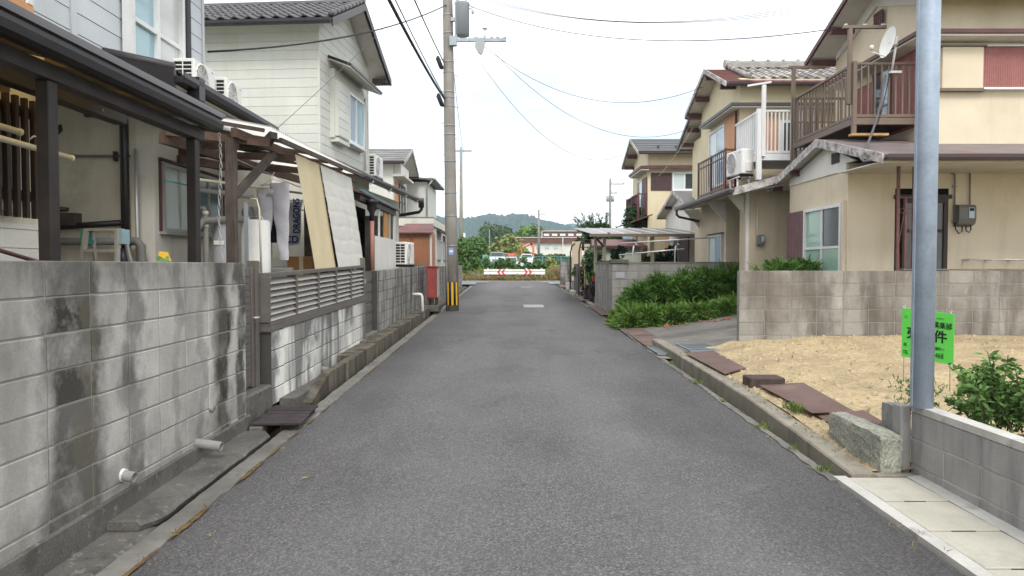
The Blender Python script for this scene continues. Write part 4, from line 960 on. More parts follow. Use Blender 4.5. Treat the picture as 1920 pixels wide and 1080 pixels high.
# ================================================================ air conditioner outdoor unit (built once, copied)
def make_ac(label):
    r = thing('air_conditioner', label, 'air conditioner', (0, 0, 0), 'outdoor air conditioner units')
    MB().cbox(-.39, .39, -.145, .145, .05, .60, c=.02).build('casing', 'plastic_white', r)
    for x in (-.3, .3): part(r, 'foot', 'black', (x - .03, x + .03, -.16, .16, 0, .048))
    fg = MB().tube([(-.12 + .235 * math.cos(w), -.146, .325 + .235 * math.sin(w)) for w in [i * 6.2832 / 28 for i in range(29)]], .012, 5, caps=False)
    fg = fg.build('fan_ring', 'plastic_white', r, True)
    MB().add([(-.12 + .225 * math.cos(w), -.1465, .325 + .225 * math.sin(w)) for w in [i * 6.2832 / 28 for i in range(28)]], [tuple(range(28))]).build('fan_opening', 'plastic_grey', r)
    b = MB()
    for k in range(1, 6): b.tube([(-.12 + .037 * k * math.cos(w), -.152, .325 + .037 * k * math.sin(w)) for w in [i * 6.2832 / 22 for i in range(23)]], .0035, 4, caps=False)
    for k in range(10):
        w = k * 6.2832 / 10; b.tube([(-.12 + .03 * math.cos(w), -.151, .325 + .03 * math.sin(w)), (-.12 + .228 * math.cos(w), -.151, .325 + .228 * math.sin(w))], .0035, 4)
    b.build('fan_grille', 'plastic_white', r)
    for sx in (-1,):
        for i in range(2):
            for j in range(7):
                part(r, 'vent_slot', 'black', (-.3915, -.3895, -.105 + i * .115, -.005 + i * .115, .10 + j * .066, .148 + j * .066))
    for j in range(12): part(r, 'vent_slot', 'plastic_grey', (-.33 + (j % 6) * .11, -.24 + (j % 6) * .11, .1445, .1465, .12 + (j // 6) * .24, .33 + (j // 6) * .24))
    part(r, 'valve_cover', 'plastic_white', (.391, .43, -.05, .09, .1, .32), ch=.01)
    part(r, 'name_plate', 'sticker_blue', (.24, .31, -.1475, -.1455, .52, .545))
    return r
ac = make_ac('white outdoor air conditioner on the tiled roof, fan to the street, nearer the camera')
ac.location = (-3.83, 8.62, 3.64); ac.rotation_euler = (0, 0, R(90)); ac.scale = (.74, .95, .71)
copy_tree(ac, (-3.8, 9.45, 3.64), R(92), 'white outdoor air conditioner on the tiled roof, farther of the two side by side')
copy_tree(ac, (-2.64, 17.45, 1.62), R(84), 'white outdoor air conditioner standing on the black-streaked block wall').scale = (1, 1, 1)
copy_tree(ac, (-3.55, 18.3, 3.85), R(86), 'white outdoor air conditioner high on the roof beside the pale green house').scale = (1, 1, 1)

# ================================================================ laundry lean-to between the two left houses
lt = thing('laundry_shelter', 'rough timber laundry shelter with clear corrugated roof behind the louvred fence', 'shelter', (-3.2, 10, .45))
for (x, y, m) in ((-3.04, 7.72, 'wood_weathered'), (-2.98, 10.4, 'wood_weathered'), (-2.95, 12.45, 'wood_weathered')):
    part(lt, 'post', m, (x - .05, x + .05, y - .05, y + .05, .45, 3.02), ch=.006)
MB().bar((-2.95, 7.55, 3.06), (-2.80, 12.6, 3.17), .05, .10).build('eave_beam', 'wood_beam', lt)
MB().bar((-3.66, 7.45, 2.98), (-3.62, 12.4, 3.12), .06, .11).build('wall_beam', 'wood_beam', lt)
MB().bar((-3.64, 7.5, 3.06), (-2.72, 8.0, 3.02), .05, .085).build('cross_beam', 'wood_beam', lt)
MB().bar((-3.9, 8.35, 3.08), (-3.2, 8.35, 3.04), .05, .08).build('cross_beam', 'wood_beam', lt)
MB().bar((-4.2, 9.0, 3.08), (-2.75, 9.0, 3.0), .05, .085).build('cross_beam', 'wood_beam', lt)
MB().bar((-4.2, 10.4, 3.1), (-2.72, 10.4, 3.02), .05, .085).build('cross_beam', 'wood_beam', lt)
MB().bar((-3.9, 8.35, 2.90), (-3.55, 8.9, 2.88), .09, .09).build('cross_beam', 'wood_beam', lt)
for k, yy in enumerate((7.66, 8.5, 9.4, 10.3, 11.2, 12.1)):
    MB().bar((-4.2, yy + .1, 3.38), (-2.66, yy, 3.10 + k * .014), .035, .04).build('rafter', 'wood_weathered' if k < 2 else 'wood_beam', lt)
MB().bar((-3.02, 7.78, 2.42), (-2.92, 8.75, 3.03), .055, .085).build('brace', 'wood_weathered', lt)
MB().bar((-2.86, 8.3, 3.08), (-2.68, 8.05, 3.13), .07, .1).build('brace_end', 'wood_weathered', lt)
MB().bar((-2.68, 8.25, 3.10), (-2.64, 12.7, 3.24), .035, .055).build('verge_board', 'wood_weathered', lt)
nb = 64
def corr(s, t):
    y = 7.75 + 4.95 * s; x = -4.2 + (1.58 - .05 * s) * t
    return Vector((x, y, 3.45 - .30 * t + .13 * s * t + .016 * math.sin(s * nb * 2 * math.pi)))
rsht = MB().grid(corr, nb * 4, 2).build('roof_sheet', 'corrugated_clear', lt, True)
tr = G('corrugated_clear').node_tree; tl = nd(tr, 'ShaderNodeBsdfTranslucent'); tl.inputs[0].default_value = (.93, .91, .85, 1); ms = nd(tr, 'ShaderNodeMixShader'); ms.inputs[0].default_value = .8
tr.links.new(tr.nodes['Principled BSDF'].outputs[0], ms.inputs[1]); tr.links.new(tl.outputs[0], ms.inputs[2]); tr.links.new(ms.outputs[0], tr.nodes['Material Output'].inputs['Surface'])
pipe(lt, [(-3.6, 7.9, 2.62), (-2.9, 11.9, 2.78)], .018, 'pvc_cream', 'laundry_bar', 8)
pipe(lt, [(-3.95, 8.1, 2.62), (-3.0, 11.2, 2.46)], .009, 'rope_green', 'cord', 6)
pipe(lt, [(-3.1, 7.8, 2.85), (-2.9, 9.6, 2.72), (-2.85, 11.6, 2.8)], .006, 'rope', 'cord', 5)
# sheets hung on the street side
rg = random.Random(4); ph = [rg.uniform(0, 6.28) for _ in range(12)]
def sheet(y0a, y1a, z1a, z1b, z0, xt, xb, y0b, y1b, amp, creases, seed):
    q = random.Random(seed); pr_ = [(q.random(), q.uniform(.5, 1)) for _ in range(7)]
    def fn(s, t):
        y = (y0a + (y1a - y0a) * s) * t + (y0b + (y1b - y0b) * s) * (1 - t); zt = z1a + (z1b - z1a) * s; z = z0 + (zt - z0) * t
        x = xb + (xt - xb) * t + amp * (math.sin(s * 13 + ph[0] + t * 2) * .5 + math.sin(s * 29 + ph[1] + 3 * t) * .25)
        if creases:
            for k in range(1, 7): x += -.004 * math.exp(-((t - k / 7 - .01 * math.sin(s * 9 + k)) * 60) ** 2)
            for k in range(1, 4): x += -.004 * math.exp(-((s - k / 4 - .01 * math.sin(t * 7 + k)) * 40) ** 2)
            x += .002 * math.sin(s * 21 + 4 * math.sin(t * 9)) * math.sin(t * 17 + ph[3])
        return Vector((x, y, z))
    return MB().grid(fn, 60, 70)
tag(sheet(9.02, 10.15, 3.06, 3.09, 1.58, -2.74, -2.60, 9.35, 10.5, .014, False, 1).build('sun_sheet', 'tarp_beige', None, True), 'long beige cloth sheet hanging beside the white tarpaulin', 'sheet')
tag(sheet(10.12, 12.05, 3.08, 3.13, 1.62, -2.72, -2.56, 10.45, 12.3, .005, True, 2).build('tarpaulin', 'tarp_white', None, True), 'creased white tarpaulin hanging from the laundry shelter', 'tarpaulin')
# washing on the line
hg = thing('trousers', 'grey sweatpants hanging on a white hanger under the shelter', 'trousers', (-3.1, 9.2, 1.7))
def leg_fn(side):
    def fn(s, t):
        a = s * 6.2832; top = 1 - t
        cy = 9.0; w = .16 + .03 * t; cx = -3.02
        off = side * (.02 + .10 * top ** .8 if top > .28 else side * 0 + .07) 
        rad_x = .055 + .04 * t; rad_y = .05
        z = 1.72 + .93 * t
        xx = cx + side * (.085 + .045 * (1 - t)) + (rad_x + .03 * t) * math.cos(a); yy = cy + rad_y * (.5 + .4 * t) * math.sin(a) + .005 * math.sin(t * 19 + a * 2)
        return Vector((xx + .004 * math.sin(t * 17 + side), yy, z + (.04 * side if t > .9 else 0)))
    return fn
MB().grid(leg_fn(-1), 18, 24).grid(leg_fn(1), 18, 24).build('cloth', 'cloth_grey', hg, True)
MB().tube([(-3.18, 9.0, 2.66), (-3.02, 9.0, 2.74), (-2.86, 9.0, 2.70), (-3.18, 9.0, 2.66)], .006, 6).tube([(-3.02, 9.0, 2.74), (-3.02, 9.0, 2.80), (-3.0, 9.0, 2.83)], .005, 6).build('hanger', 'pvc_white', hg, True)
tw = thing('towel', 'white sports towel lettered in dark blue hanging in the laundry shelter', 'towel', (-3.2, 10.4, 1.9))
def tfn(s, t): return Vector((-3.34 + .24 * s + .03 * t, 10.4 + .012 * math.sin(t * 8 + s * 5), 1.93 + .62 * t + .03 * s))
MB().grid(tfn, 8, 20).build('cloth', 'cloth_towel', tw, True)
TX = Matrix(((0, -1, 0, -3.10), (0, 0, -1, 10.375), (1, 0, 0, 2.12), (0, 0, 0, 1)))
text('DRAGONS', .135, TX, 'ink_blue', tw, bold=.004, sx=.78)
TX2 = Matrix(((1, 0, 0, -3.32), (0, 0, -1, 10.375), (0, 1, 0, 1.985), (0, 0, 0, 1))); text('CD', .14, TX2, 'ink_blue', tw, 'emblem', bold=.004)
for i, (x, y, z0, z1, w, m, lab) in enumerate(((-3.55, 10.9, 2.0, 2.6, .34, 'cloth_dark', 'dark shirt hanging left of the lettered towel'), (-3.02, 11.0, 1.95, 2.62, .32, 'cloth_dark', 'dark garment hanging behind the lettered towel'),
      (-2.95, 11.7, 1.85, 2.45, .3, 'cloth_maroon', 'maroon garment hanging behind the beige sheet'), (-3.75, 10.2, 2.1, 2.5, .25, 'cloth_towel', 'pale shirt hanging behind the grey sweatpants'))):
    q = thing('hanging_garment', lab, 'garment', (x, y, z0), 'washing in the laundry shelter')
    MB().grid(lambda s, t: Vector((x + w * (s - .5) * (1 - .25 * max(0, t - .8) * 5), y + .03 * math.sin(s * 11 + 3 * t) + .06 * (s - .5), z0 + (z1 - z0) * t - .05 * abs(s - .5) * (t > .9))), 14, 14).build('cloth', m, q, True)
    MB().tube([(x - w * .4, y, z1 - .02), (x, y, z1 + .05), (x + w * .4, y, z1 - .02)], .006, 5).build('hanger', 'pvc_white', q, True)
# peg ring
pg = thing('peg_hanger', 'white square peg hanger above the dark washing', 'hanger', (-3.2, 10.6, 2.6))
MB().bar((-3.45, 10.6, 2.62), (-2.95, 10.6, 2.62), .02, .02).bar((-3.45, 11.0, 2.63), (-2.95, 11.0, 2.63), .02, .02).bar((-3.45, 10.6, 2.62), (-3.45, 11.0, 2.63), .02, .02).bar((-2.95, 10.6, 2.62), (-2.95, 11.0, 2.63), .02, .02).build('frame', 'pvc_white', pg)
for k in range(9): part(pg, 'peg', 'pvc_white', (-3.43 + k * .058, -3.415 + k * .058, 10.59, 10.61, 2.53, 2.605))
# water heater, white tank, washing machine, crates
wh = thing('water_heater', 'grey cylinder water heater behind the porch post', 'water heater', (-3.52, 8.62, .45))
MB().tube([(-3.52, 8.62, .5), (-3.52, 8.62, 2.16), (-3.52, 8.62, 2.2)], [.105, .105, .08], 18).build('tank', 'plastic_grey', wh, True)
part(wh, 'band', 'plastic_white', (-3.57, -3.45, 8.506, 8.514, 1.9, 1.95)); MB().tube([(-3.57, 8.62, 2.19), (-3.57, 8.62, 2.235), (-3.47, 8.62, 2.235), (-3.47, 8.62, 2.19)], .007, 6).build('handle', 'aluminium', wh, True)
pp = thing('pipe_bundle', 'grey taped plastic pipes bending up beside the kitchen window', 'pipes', (-3.7, 8.6, .45))
pipe(pp, [(-3.62, 8.4, .5), (-3.62, 8.4, 2.28), (-3.64, 8.4, 2.32), (-3.72, 8.4, 2.33), (-3.73, 8.4, 2.36), (-3.73, 8.4, 2.5), (-3.7, 8.42, 2.54), (-3.2, 8.8, 2.50)], .032, 'pvc_grey', n=10)
pipe(pp, [(-3.78, 8.3, .5), (-3.74, 8.3, 2.0), (-3.62, 8.35, 2.18), (-3.3, 8.7, 2.22)], .045, 'pvc_grey', n=10)
for z in (2.27, 2.44, 2.12): MB().tube([(-3.62 if z < 2.3 else -3.73, 8.4, z - .02), (-3.62 if z < 2.3 else -3.73, 8.4, z + .02)], .036, 10).build('tape', 'pvc_cream', pp, True)
wt = thing('white_tank', 'round white tank with a wire handle under the shelter', 'tank', (-3.18, 8.85, .45))
MB().tube([(-3.19, 8.85, .5), (-3.19, 8.85, 2.19), (-3.19, 8.85, 2.215)], [.175, .175, .15], 22).build('tank', 'plastic_white', wt, True)
MB().tube([(-3.26, 8.8, 2.21), (-3.26, 8.8, 2.26), (-3.1, 8.8, 2.26), (-3.08, 8.8, 2.21)], .007, 6).build('handle', 'plastic_white', wt, True)
part(wt, 'panel', 'plastic_grey', (-3.24, -3.08, 8.66, 8.675, .9, 1.7))
MB().tube([(-3.02, 8.2, 2.42), (-2.96, 8.25, 2.42), (-2.93, 8.25, 2.3), (-2.93, 8.3, 1.5)], .012, 6).build('hose', 'pvc_cream', wt, True)
wm = thing('washing_machine', 'pale grey twin-tub washing machine under the sweatpants', 'washing machine', (-3.4, 10.25, .45))
part(wm, 'body', 'cloth_towel', (-3.66, -3.12, 10.0, 10.5, .5, 1.55), ch=.02); part(wm, 'lid', 'plastic_white', (-3.68, -3.10, 9.98, 10.5, 1.553, 1.62), ch=.015)
part(wm, 'control_panel', 'plastic_white', (-3.68, -3.10, 10.4, 10.52, 1.623, 1.78), ch=.015); part(wm, 'front_panel', 'plastic_grey', (-3.6, -3.2, 9.985, 9.998, .8, 1.45)); MB().tube([(-3.4, 9.985, 1.2), (-3.4, 9.972, 1.2)], .03, 10).build('knob', 'plastic_white', wm)
cb = thing('cardboard_box', 'brown cardboard carton behind the louvred fence', 'box', (-3.05, 10.3, .5)); part(cb, 'body', 'cardboard', (-3.2, -2.82, 10.1, 10.6, .6, 1.78), ch=.01); part(cb, 'tape', 'tarp_beige', (-3.03, -2.97, 10.097, 10.6, 1.0, 1.782))

# ================================================================ LEFT HOUSE 2 (pale green siding), slightly turned
A2 = Matrix.Translation((-3.77, 14.0, 0)) @ Matrix.Rotation(R(-4.5), 4, 'Z')
h2 = thing('house', 'two-storey pale green clapboard house with dark tiled gable roof', 'house', (-3.77, 14, .45))
wb = MB(A2).box(-8, -.012, .012, 3.4, 3.3, 6.4).build('upper_wall', 'siding_green', h2)
d2 = A2.to_3x3(); P2 = lambda *p: A2 @ Vector(p)
siding(wb, P2(-8, .012, 3.35), d2 @ Vector((1, 0, 0)), d2 @ Vector((0, -1, 0)), 7.99, 3.06, .18, 'siding_green')
def gclip(z):
    zz = 3.35 + z
    if zz <= 6.30: return (0, 3.4)
    k = (zz - 6.30) / (7.27 - 6.30); return (1.7 * k, 3.4 - 1.7 * k)
MB(A2).prism([(-.012, .012, 6.4), (-.012, 1.7, 7.25), (-.012, 3.39, 6.4)], (-.3, 0, 0)).build('gable_wall', 'siding_green', h2)
siding(wb, P2(-.012, 0, 3.35), d2 @ Vector((0, 1, 0)), d2 @ Vector((1, 0, 0)), 3.4, 3.9, .18, 'siding_green', clip=gclip)
part(wb, 'corner_trim', 'siding_green', (-.03, .012, -.012, .035, 3.34, 6.4), xf=A2); part(wb, 'corner_trim', 'siding_green', (-.03, .012, 3.36, 3.41, 3.34, 6.4), xf=A2)
g2r = gable_roof(h2, .42, -8.2, 1.7, 7.36, -.5, 6.30, 3.95, 6.28, 'tile_dark', t=.06, barge='gutter_black', bw=.16, gut='gutter_black', xf=A2, ridge='tile_dark', soff_in=.05)
tiles(g2r[0], -5.0, .40, -.5, 6.31, 1.66, 7.36, .27, .24, 'tile_dark', xf=A2)
part(h2, 'eave_end', 'wood_weathered', (.05, .40, 3.6, 3.9, 6.14, 6.24), xf=A2)
for k in range(9): MB(A2).tube([(.40, 1.7 - k * .245, 7.43 - k * .118), (.40, 1.48 - k * .245, 7.31 - k * .118)], .055, 7).build('verge_tile', 'tile_dark', h2, True)
# side window bay with awning
part(h2, 'bay_frame', 'siding_green', (-.01, .09, .62, 2.72, 4.28, 5.68), xf=A2)
sb_ = part(h2, 'shutter_box', 'siding_green', (.09, .15, .66, 1.4, 4.32, 5.45), xf=A2); siding(sb_, P2(.15, .68, 4.34), d2 @ Vector((0, 1, 0)), d2 @ Vector((1, 0, 0)), .7, 1.08, .18, 'siding_green')
win(h2, P2(.09, 1.44, 4.32), d2 @ Vector((0, 1, 0)), d2 @ Vector((1, 0, 0)), 1.15, 1.1, glass=('glass_sky', 'glass_blue'), fr='aluminium_white', ft=.06, proud=.06)
MB(A2).slab((.0, .5, 5.92), (.0, 2.95, 5.92), (.48, 2.95, 5.74), (.48, .5, 5.74), .05).build('awning', 'gutter_black', h2); MB(A2).slab((.0, .52, 5.865), (.0, 2.93, 5.865), (.46, 2.93, 5.69), (.46, .52, 5.69), .03).build('awning_soffit', 'soffit', h2)
part(h2, 'sill_box', 'siding_green', (.0, .16, .66, 1.4, 4.2, 4.28), xf=A2); pipe(h2, [P2(.05, 2.95, 5.6), P2(.05, 2.95, 3.9)], .025, 'siding_green', 'downpipe')
# lower storey: long eave toward the street
lw2 = MB(A2).box(-8, -.06, -.4, 6.75, .45, 3.5).build('lower_wall', 'plaster_light', h2)
MB(A2).slab((.52, -.9, 3.57), (.52, 6.95, 3.57), (-.3, 6.95, 3.92), (-.3, -.9, 3.92), .05).build('lower_roof', 'tile_dark', h2)
MB(A2).slab((.50, -.88, 3.515), (.50, 6.9, 3.515), (-.1, 6.9, 3.76), (-.1, -.88, 3.76), .03).build('soffit', 'soffit', h2)
gutter(h2, P2(.57, -.9, 3.57), P2(.57, 6.95, 3.57), 'gutter_black', r=.06)
pipe(h2, [P2(.57, 6.9, 3.5), P2(.57, 6.95, 3.3), P2(.5, 6.95, 3.22), P2(-.05, 6.8, 3.12)], .05, 'gutter_black', 'downpipe', 10); MB().tube([P2(.57, 6.92, 3.62), P2(.57, 6.92, 3.35)], .085, 12).build('hopper', 'gutter_black', h2, True)
for yy in (1.6, 3.2, 4.8, 6.2): pipe(h2, [P2(.5, yy, 3.5), P2(.56, yy, 3.42), P2(.63, yy, 3.5)], .012, 'aluminium', 'gutter_hook', 6)
part(h2, 'meter', 'black', (-.05, .1, .35, .5, 3.25, 3.42), xf=A2)
MB(A2).prism([(-.06, 4.3, 2.92), (.22, 4.3, 2.92), (.24, 4.3, 2.98), (.2, 4.3, 3.12), (.08, 4.3, 3.24), (-.06, 4.3, 3.28)], (0, .75, 0)).build('vent_hood', 'plaster_light', h2)
MB(A2).prism([(-.06, 5.3, 2.98), (.1, 5.3, 3.0), (-.06, 5.3, 3.16)], (0, .2, 0)).build('vent_hood', 'plaster_light', h2)
shutter(h2, P2(-.02, 3.0, 1.70), d2 @ Vector((0, 1, 0)), d2 @ Vector((1, 0, 0)), .75, 1.05, 'bronze_dark', 8, t=.06)
win(h2, P2(-.055, 4.9, 1.9), d2 @ Vector((0, 1, 0)), d2 @ Vector((1, 0, 0)), .9, .95, glass=('glass_frost', 'glass_dark'), fr='aluminium', ft=.06)
# little boarded store built against the wall
st = thing('lean_to_store', 'small lean-to store with white panel and blue-edged roof by the narrow gate', 'store', (-3.0, 15, 1.4))
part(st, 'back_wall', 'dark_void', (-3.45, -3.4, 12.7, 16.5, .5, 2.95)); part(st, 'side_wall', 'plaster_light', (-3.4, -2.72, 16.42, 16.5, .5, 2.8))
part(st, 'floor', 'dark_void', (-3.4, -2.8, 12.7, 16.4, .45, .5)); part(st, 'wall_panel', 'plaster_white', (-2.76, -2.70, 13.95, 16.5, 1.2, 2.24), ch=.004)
part(st, 'post', 'wood_black', (-2.76, -2.70, 13.9, 13.96, .5, 2.8)); part(st, 'post', 'plaster_white', (-2.76, -2.70, 16.3, 16.48, 2.243, 2.8)); part(st, 'lintel', 'wood_black', (-2.77, -2.69, 12.6, 16.5, 2.803, 2.92))
part(st, 'board', 'ply_orange', (-2.76, -2.735, 15.2, 15.75, 2.246, 2.80)); part(st, 'board', 'wood_black', (-2.755, -2.73, 16.0, 16.28, 2.246, 2.80)); part(st, 'window_frame', 'aluminium_white', (-2.735, -2.70, 14.5, 14.55, 2.246, 2.8))
part(st, 'window_frame', 'aluminium', (-2.735, -2.70, 15.76, 15.80, 2.20, 2.8))
b = MB()
for k in range(26):
    y = 12.5 + k * .16; b.slab((-2.62, y, 2.94), (-2.62, y + .11, 2.94), (-3.5, y + .11, 3.14), (-3.5, y, 3.14), .012)
b.slab((-2.64, 12.5, 2.93), (-2.64, 16.65, 2.93), (-3.5, 16.65, 3.125), (-3.5, 12.5, 3.125), .012).build('roof_sheet', 'roof_red', st)
MB().bar((-2.66, 12.5, 2.975), (-2.66, 16.7, 2.955), .05, .035).build('flashing', mat('flashing_blue', (.05, .17, .21), rough=.5, bump=.05), st)
part(st, 'batten', 'aluminium', (-2.9, -2.86, 13.0, 13.04, .6, 1.9))
hop = thing('rainwater_hopper', 'black ribbed rainwater hopper on a faded red downpipe', 'drain pipe', (-2.58, 13.2, .4))
MB().tube([(-2.6, 13.2, 2.87), (-2.6, 13.2, 2.80), (-2.6, 13.2, 2.79), (-2.6, 13.2, 2.70), (-2.6, 13.2, 2.62), (-2.6, 13.2, 2.48)], [.125, .115, .09, .09, .045, .042], 16).build('hopper', 'gutter_black', hop, True)
MB().tube([(-2.6, 13.2, 2.48), (-2.6, 13.2, 1.5)], .038, 12).build('pipe', mat('pipe_rose', (.36, .16, .13), rough=.6, bump=.05), hop, True)

# ================================================================ LEFT HOUSE 3, sheds beyond
h3 = thing('house', 'small grey-tiled gable house beyond the pale green house', 'house', (-5, 28, .5))
b3 = MB().box(-9, -4.35, 26.1, 29.4, .5, 5.5).build('upper_wall', 'siding_green', h3); siding(b3, (-9, 26.098, 3.6), (1, 0, 0), (0, -1, 0), 4.65, 1.9, .45, 'siding_green')
MB().prism([(-4.352, 26.1, 5.5), (-4.352, 27.8, 6.15), (-4.352, 29.4, 5.5)], (-.3, 0, 0)).build('gable_wall', 'siding_white', h3)
r3 = gable_roof(h3, -3.9, -9.4, 27.85, 6.2, 25.75, 5.42, 29.75, 5.42, 'slate_grey', barge='bargeboard', bw=.14, gut='gutter_brown')
slates(r3[0], -9.4, -3.9, 25.75, 5.42, 27.85, 6.2, 6, 'slate_grey')
part(h3, 'pent_strip', 'soffit', (-4.35, -3.95, 26.0, 28.6, 4.92, 5.0)); part(h3, 'gable_panel', 'siding_white', (-4.345, -4.10, 26.3, 28.3, 5.02, 5.4))
shutter(h3, (-4.34, 26.4, 3.9), (0, 1, 0), (1, 0, 0), .7, .9, 'panel_orange', 6); win(h3, (-4.34, 27.2, 3.3), (0, 1, 0), (1, 0, 0), 1.5, 1.5, glass=('glass_dark', 'glass_dark'), fr='bronze_dark', ft=.07, mid=.8)
part(h3, 'wing', 'siding_green', (-8, -3.62, 30.2, 34, .5, 5.2)); MB().slab((-8.2, 29.9, 5.62), (-3.3, 29.9, 5.32), (-3.3, 34.2, 5.32), (-8.2, 34.2, 5.62), .07).build('wing_roof', 'slate_grey', h3)
pipe(h3, [(-3.35, 29.95, 5.25), (-3.5, 30.1, 5.08), (-3.6, 30.12, 4.95), (-3.6, 30.12, 2)], .04, 'siding_green', 'downpipe'); gutter(h3, (-3.28, 29.9, 5.3), (-3.28, 34, 5.3), 'gutter_brown')
wr = MB(); wr = wr  # lower annex with flat pale fascia
an = thing('annex', 'low cream annex with flat fascia roof behind the orange shed', 'outbuilding', (-4, 27, .5))
part(an, 'wall', 'plaster_white', (-7, -2.75, 24.3, 30, .5, 3.0)); part(an, 'fascia', 'plaster_light', (-7.2, -2.66, 24.1, 30.2, 3.003, 3.25)); part(an, 'roof', 'slate_grey', (-7.2, -2.66, 24.1, 30.2, 3.253, 3.30))
win(an, (-2.745, 26.2, 1.9), (0, 1, 0), (1, 0, 0), 1.2, .7, glass=('glass_frost', 'glass_frost'), fr='aluminium'); MB().slab((-2.75, 25.9, 2.95), (-2.75, 27.7, 2.95), (-2.4, 27.7, 2.82), (-2.4, 25.9, 2.82), .04).build('awning', 'gutter_brown', an)
win(an, (-2.745, 28.4, 1.9), (0, 1, 0), (1, 0, 0), 1.0, .7, glass=('glass_frost', 'glass_dark'), fr='aluminium'); MB().slab((-2.75, 28.2, 2.85), (-2.75, 29.6, 2.85), (-2.42, 29.6, 2.72), (-2.42, 28.2, 2.72), .04).build('awning', 'gutter_brown', an)
os_ = thing('metal_shed', 'orange corrugated metal shed with rusty red roof on the left', 'shed', (-3.1, 23.5, .5))
part(os_, 'wall', 'shed_orange', (-3.75, -2.62, 23.02, 24.25, .5, 2.72)); b = MB()
for k in range(22): b.box(-3.75 + k * .052, -3.725 + k * .052, 23.0, 23.019, .5, 2.72)
b.build('wall_ribs', 'shed_orange', os_)
MB().slab((-3.85, 22.85, 2.72), (-2.52, 22.85, 2.72), (-2.64, 23.9, 3.06), (-3.55, 23.9, 3.06), .035).build('roof', 'roof_red', os_); part(os_, 'corner_trim', 'plaster_white', (-2.66, -2.60, 22.99, 23.06, .5, 2.67)); part(os_, 'lamp', 'rust_dark', (-3.25, -3.2, 22.86, 22.95, 2.6, 2.67))
single('garden_sill', 'concrete', 'low concrete block row in front of the orange shed', 'block', (-3.3, -2.62, 21.6, 22.2, .45, 1.68))
# ================================================================ RIGHT SIDE: walls and ground furniture
block_wall('block_wall', 'long brown-stained block wall behind the empty plot', (3.49, 10.95), (10.2, 10.95), .3, 1.575, .12, 'block_right', cap=None)
single('wall_coping', 'concrete', 'thin mortar coping along the right part of the long block wall', 'coping', (6.0, 10.2, 10.88, 11.02, 1.577, 1.60), ch=.006)
lwl = block_wall('block_wall', 'low pale grey block wall bordering the planting bed at right', (3.05, 5.30), (3.05, .9), .06, .56, .1, 'block_low', mort='concrete_edge', cap=('concrete_edge', .05, .11), slope=0.0)
# broken return of the low wall under the grey pole
b = MB().cbox(2.92, 2.998, 5.29, 5.42, .05, .60, c=.01); cst = thing('wall_stub', 'broken concrete wall corner at the foot of the grey steel pole', 'wall', (2.9, 5.2, .05)); b.build('block', 'block_low', cst)
def rock(name, m, label, cat, x0, x1, y0, y1, z0, z1, seed, rough=.03, n=7, parent=None, skew=0):
    q = random.Random(seed); b = MB(); V = []; idx = {}
    def put(i, j, k):
        if (i, j, k) not in idx:
            p = [x0 + (x1 - x0) * i / n, y0 + (y1 - y0) * j / n, z0 + (z1 - z0) * k / n]
            for a, e in enumerate((i, j, k)):
                if e in (0, n): p[a] += q.uniform(-rough, rough)
            ed = sum(e in (0, n) for e in (i, j, k))
            if ed >= 2: 
                for a, (e, lo, hi) in enumerate(((i, x0, x1), (j, y0, y1), (k, z0, z1))):
                    if e in (0, n): p[a] += (1 if e == 0 else -1) * rough * .6 * (ed - 1)
            p[0] += skew * (p[1] - y0)
            idx[(i, j, k)] = len(V); V.append(p)
        return idx[(i, j, k)]
    F = []
    for a in range(n):
        for c in range(n):
            for e in (0, n):
                F.append((put(e, a, c), put(e, a + 1, c), put(e, a + 1, c + 1), put(e, a, c + 1))); F.append((put(a, e, c), put(a + 1, e, c), put(a + 1, e, c + 1), put(a, e, c + 1)))
                F.append((put(a, c, e), put(a + 1, c, e), put(a + 1, c + 1, e), put(a, c + 1, e)))
    b.add(V, F); o = b.build(name, m, parent)
    if parent is None: tag(o, label, cat)
    return o
rock('wall_stub_stone', 'block_low', 'crumbling concrete lump behind the broken wall corner', 'rubble', 2.93, 3.08, 5.43, 5.60, .1, .57, 3, .005)
rock('stone_kerb', 'stone', 'rough lichen-grey stone block lying beside the right gutter', 'stone', 2.73, 2.90, 5.22, 6.08, .09, .39, 8, .006, 9)
# round steel pole
sp = thing('steel_pole', 'tall blue-grey galvanised steel pole standing on the low wall', 'pole', (2.985, 5.2, .58))
MB().tube([(3.02, 5.2, .605), (3.02, 5.2, 3.0), (3.02, 5.2, 7.5)], [.0775, .0775, .0775], 28).build('pole', 'pole_paint', sp, True)
MB().box(2.9405, 2.947, 5.185, 5.215, .62, 7.5).build('seam', 'pole_paint', sp)
# rusty plates, step, grates along the plot
def plate(label, pts, t, m='rust_plate', cat='steel plate', name='steel_plate', group='rusty plates along the right gutter', sag=0):
    a, b_, c, d = [Vector(p) for p in pts]
    def fn(s, tt): return a.lerp(b_, s).lerp(d.lerp(c, s), tt) - Vector((0, 0, sag * math.sin(math.pi * s)))
    top = MB().grid(fn, 6, 3); low = MB().grid(lambda s, tt: fn(s, tt) - Vector((0, 0, t)), 6, 3)
    mb = MB(); mb.add(top.v, top.f); mb.add(low.v, low.f)
    for q in ((a, b_), (b_, c), (c, d), (d, a)): mb.add([q[0], q[1], q[1] - Vector((0, 0, t)), q[0] - Vector((0, 0, t))], [(0, 1, 2, 3)])
    return tag(mb.build(name, m), label, cat, group)
def lz(x, y, k=0.02): return (x, y, lot_z(x, y) + k)
plate('large dark rusty steel plate lying between step and stone block', [lz(2.78, 7.95, .04), (3.26, 7.9, lot_z(3.26, 7.9) + .03), (3.22, 6.62, lot_z(3.2, 6.6) + .035), (2.80, 6.58, lot_z(2.8, 6.6) + .06)], .007, sag=.008)
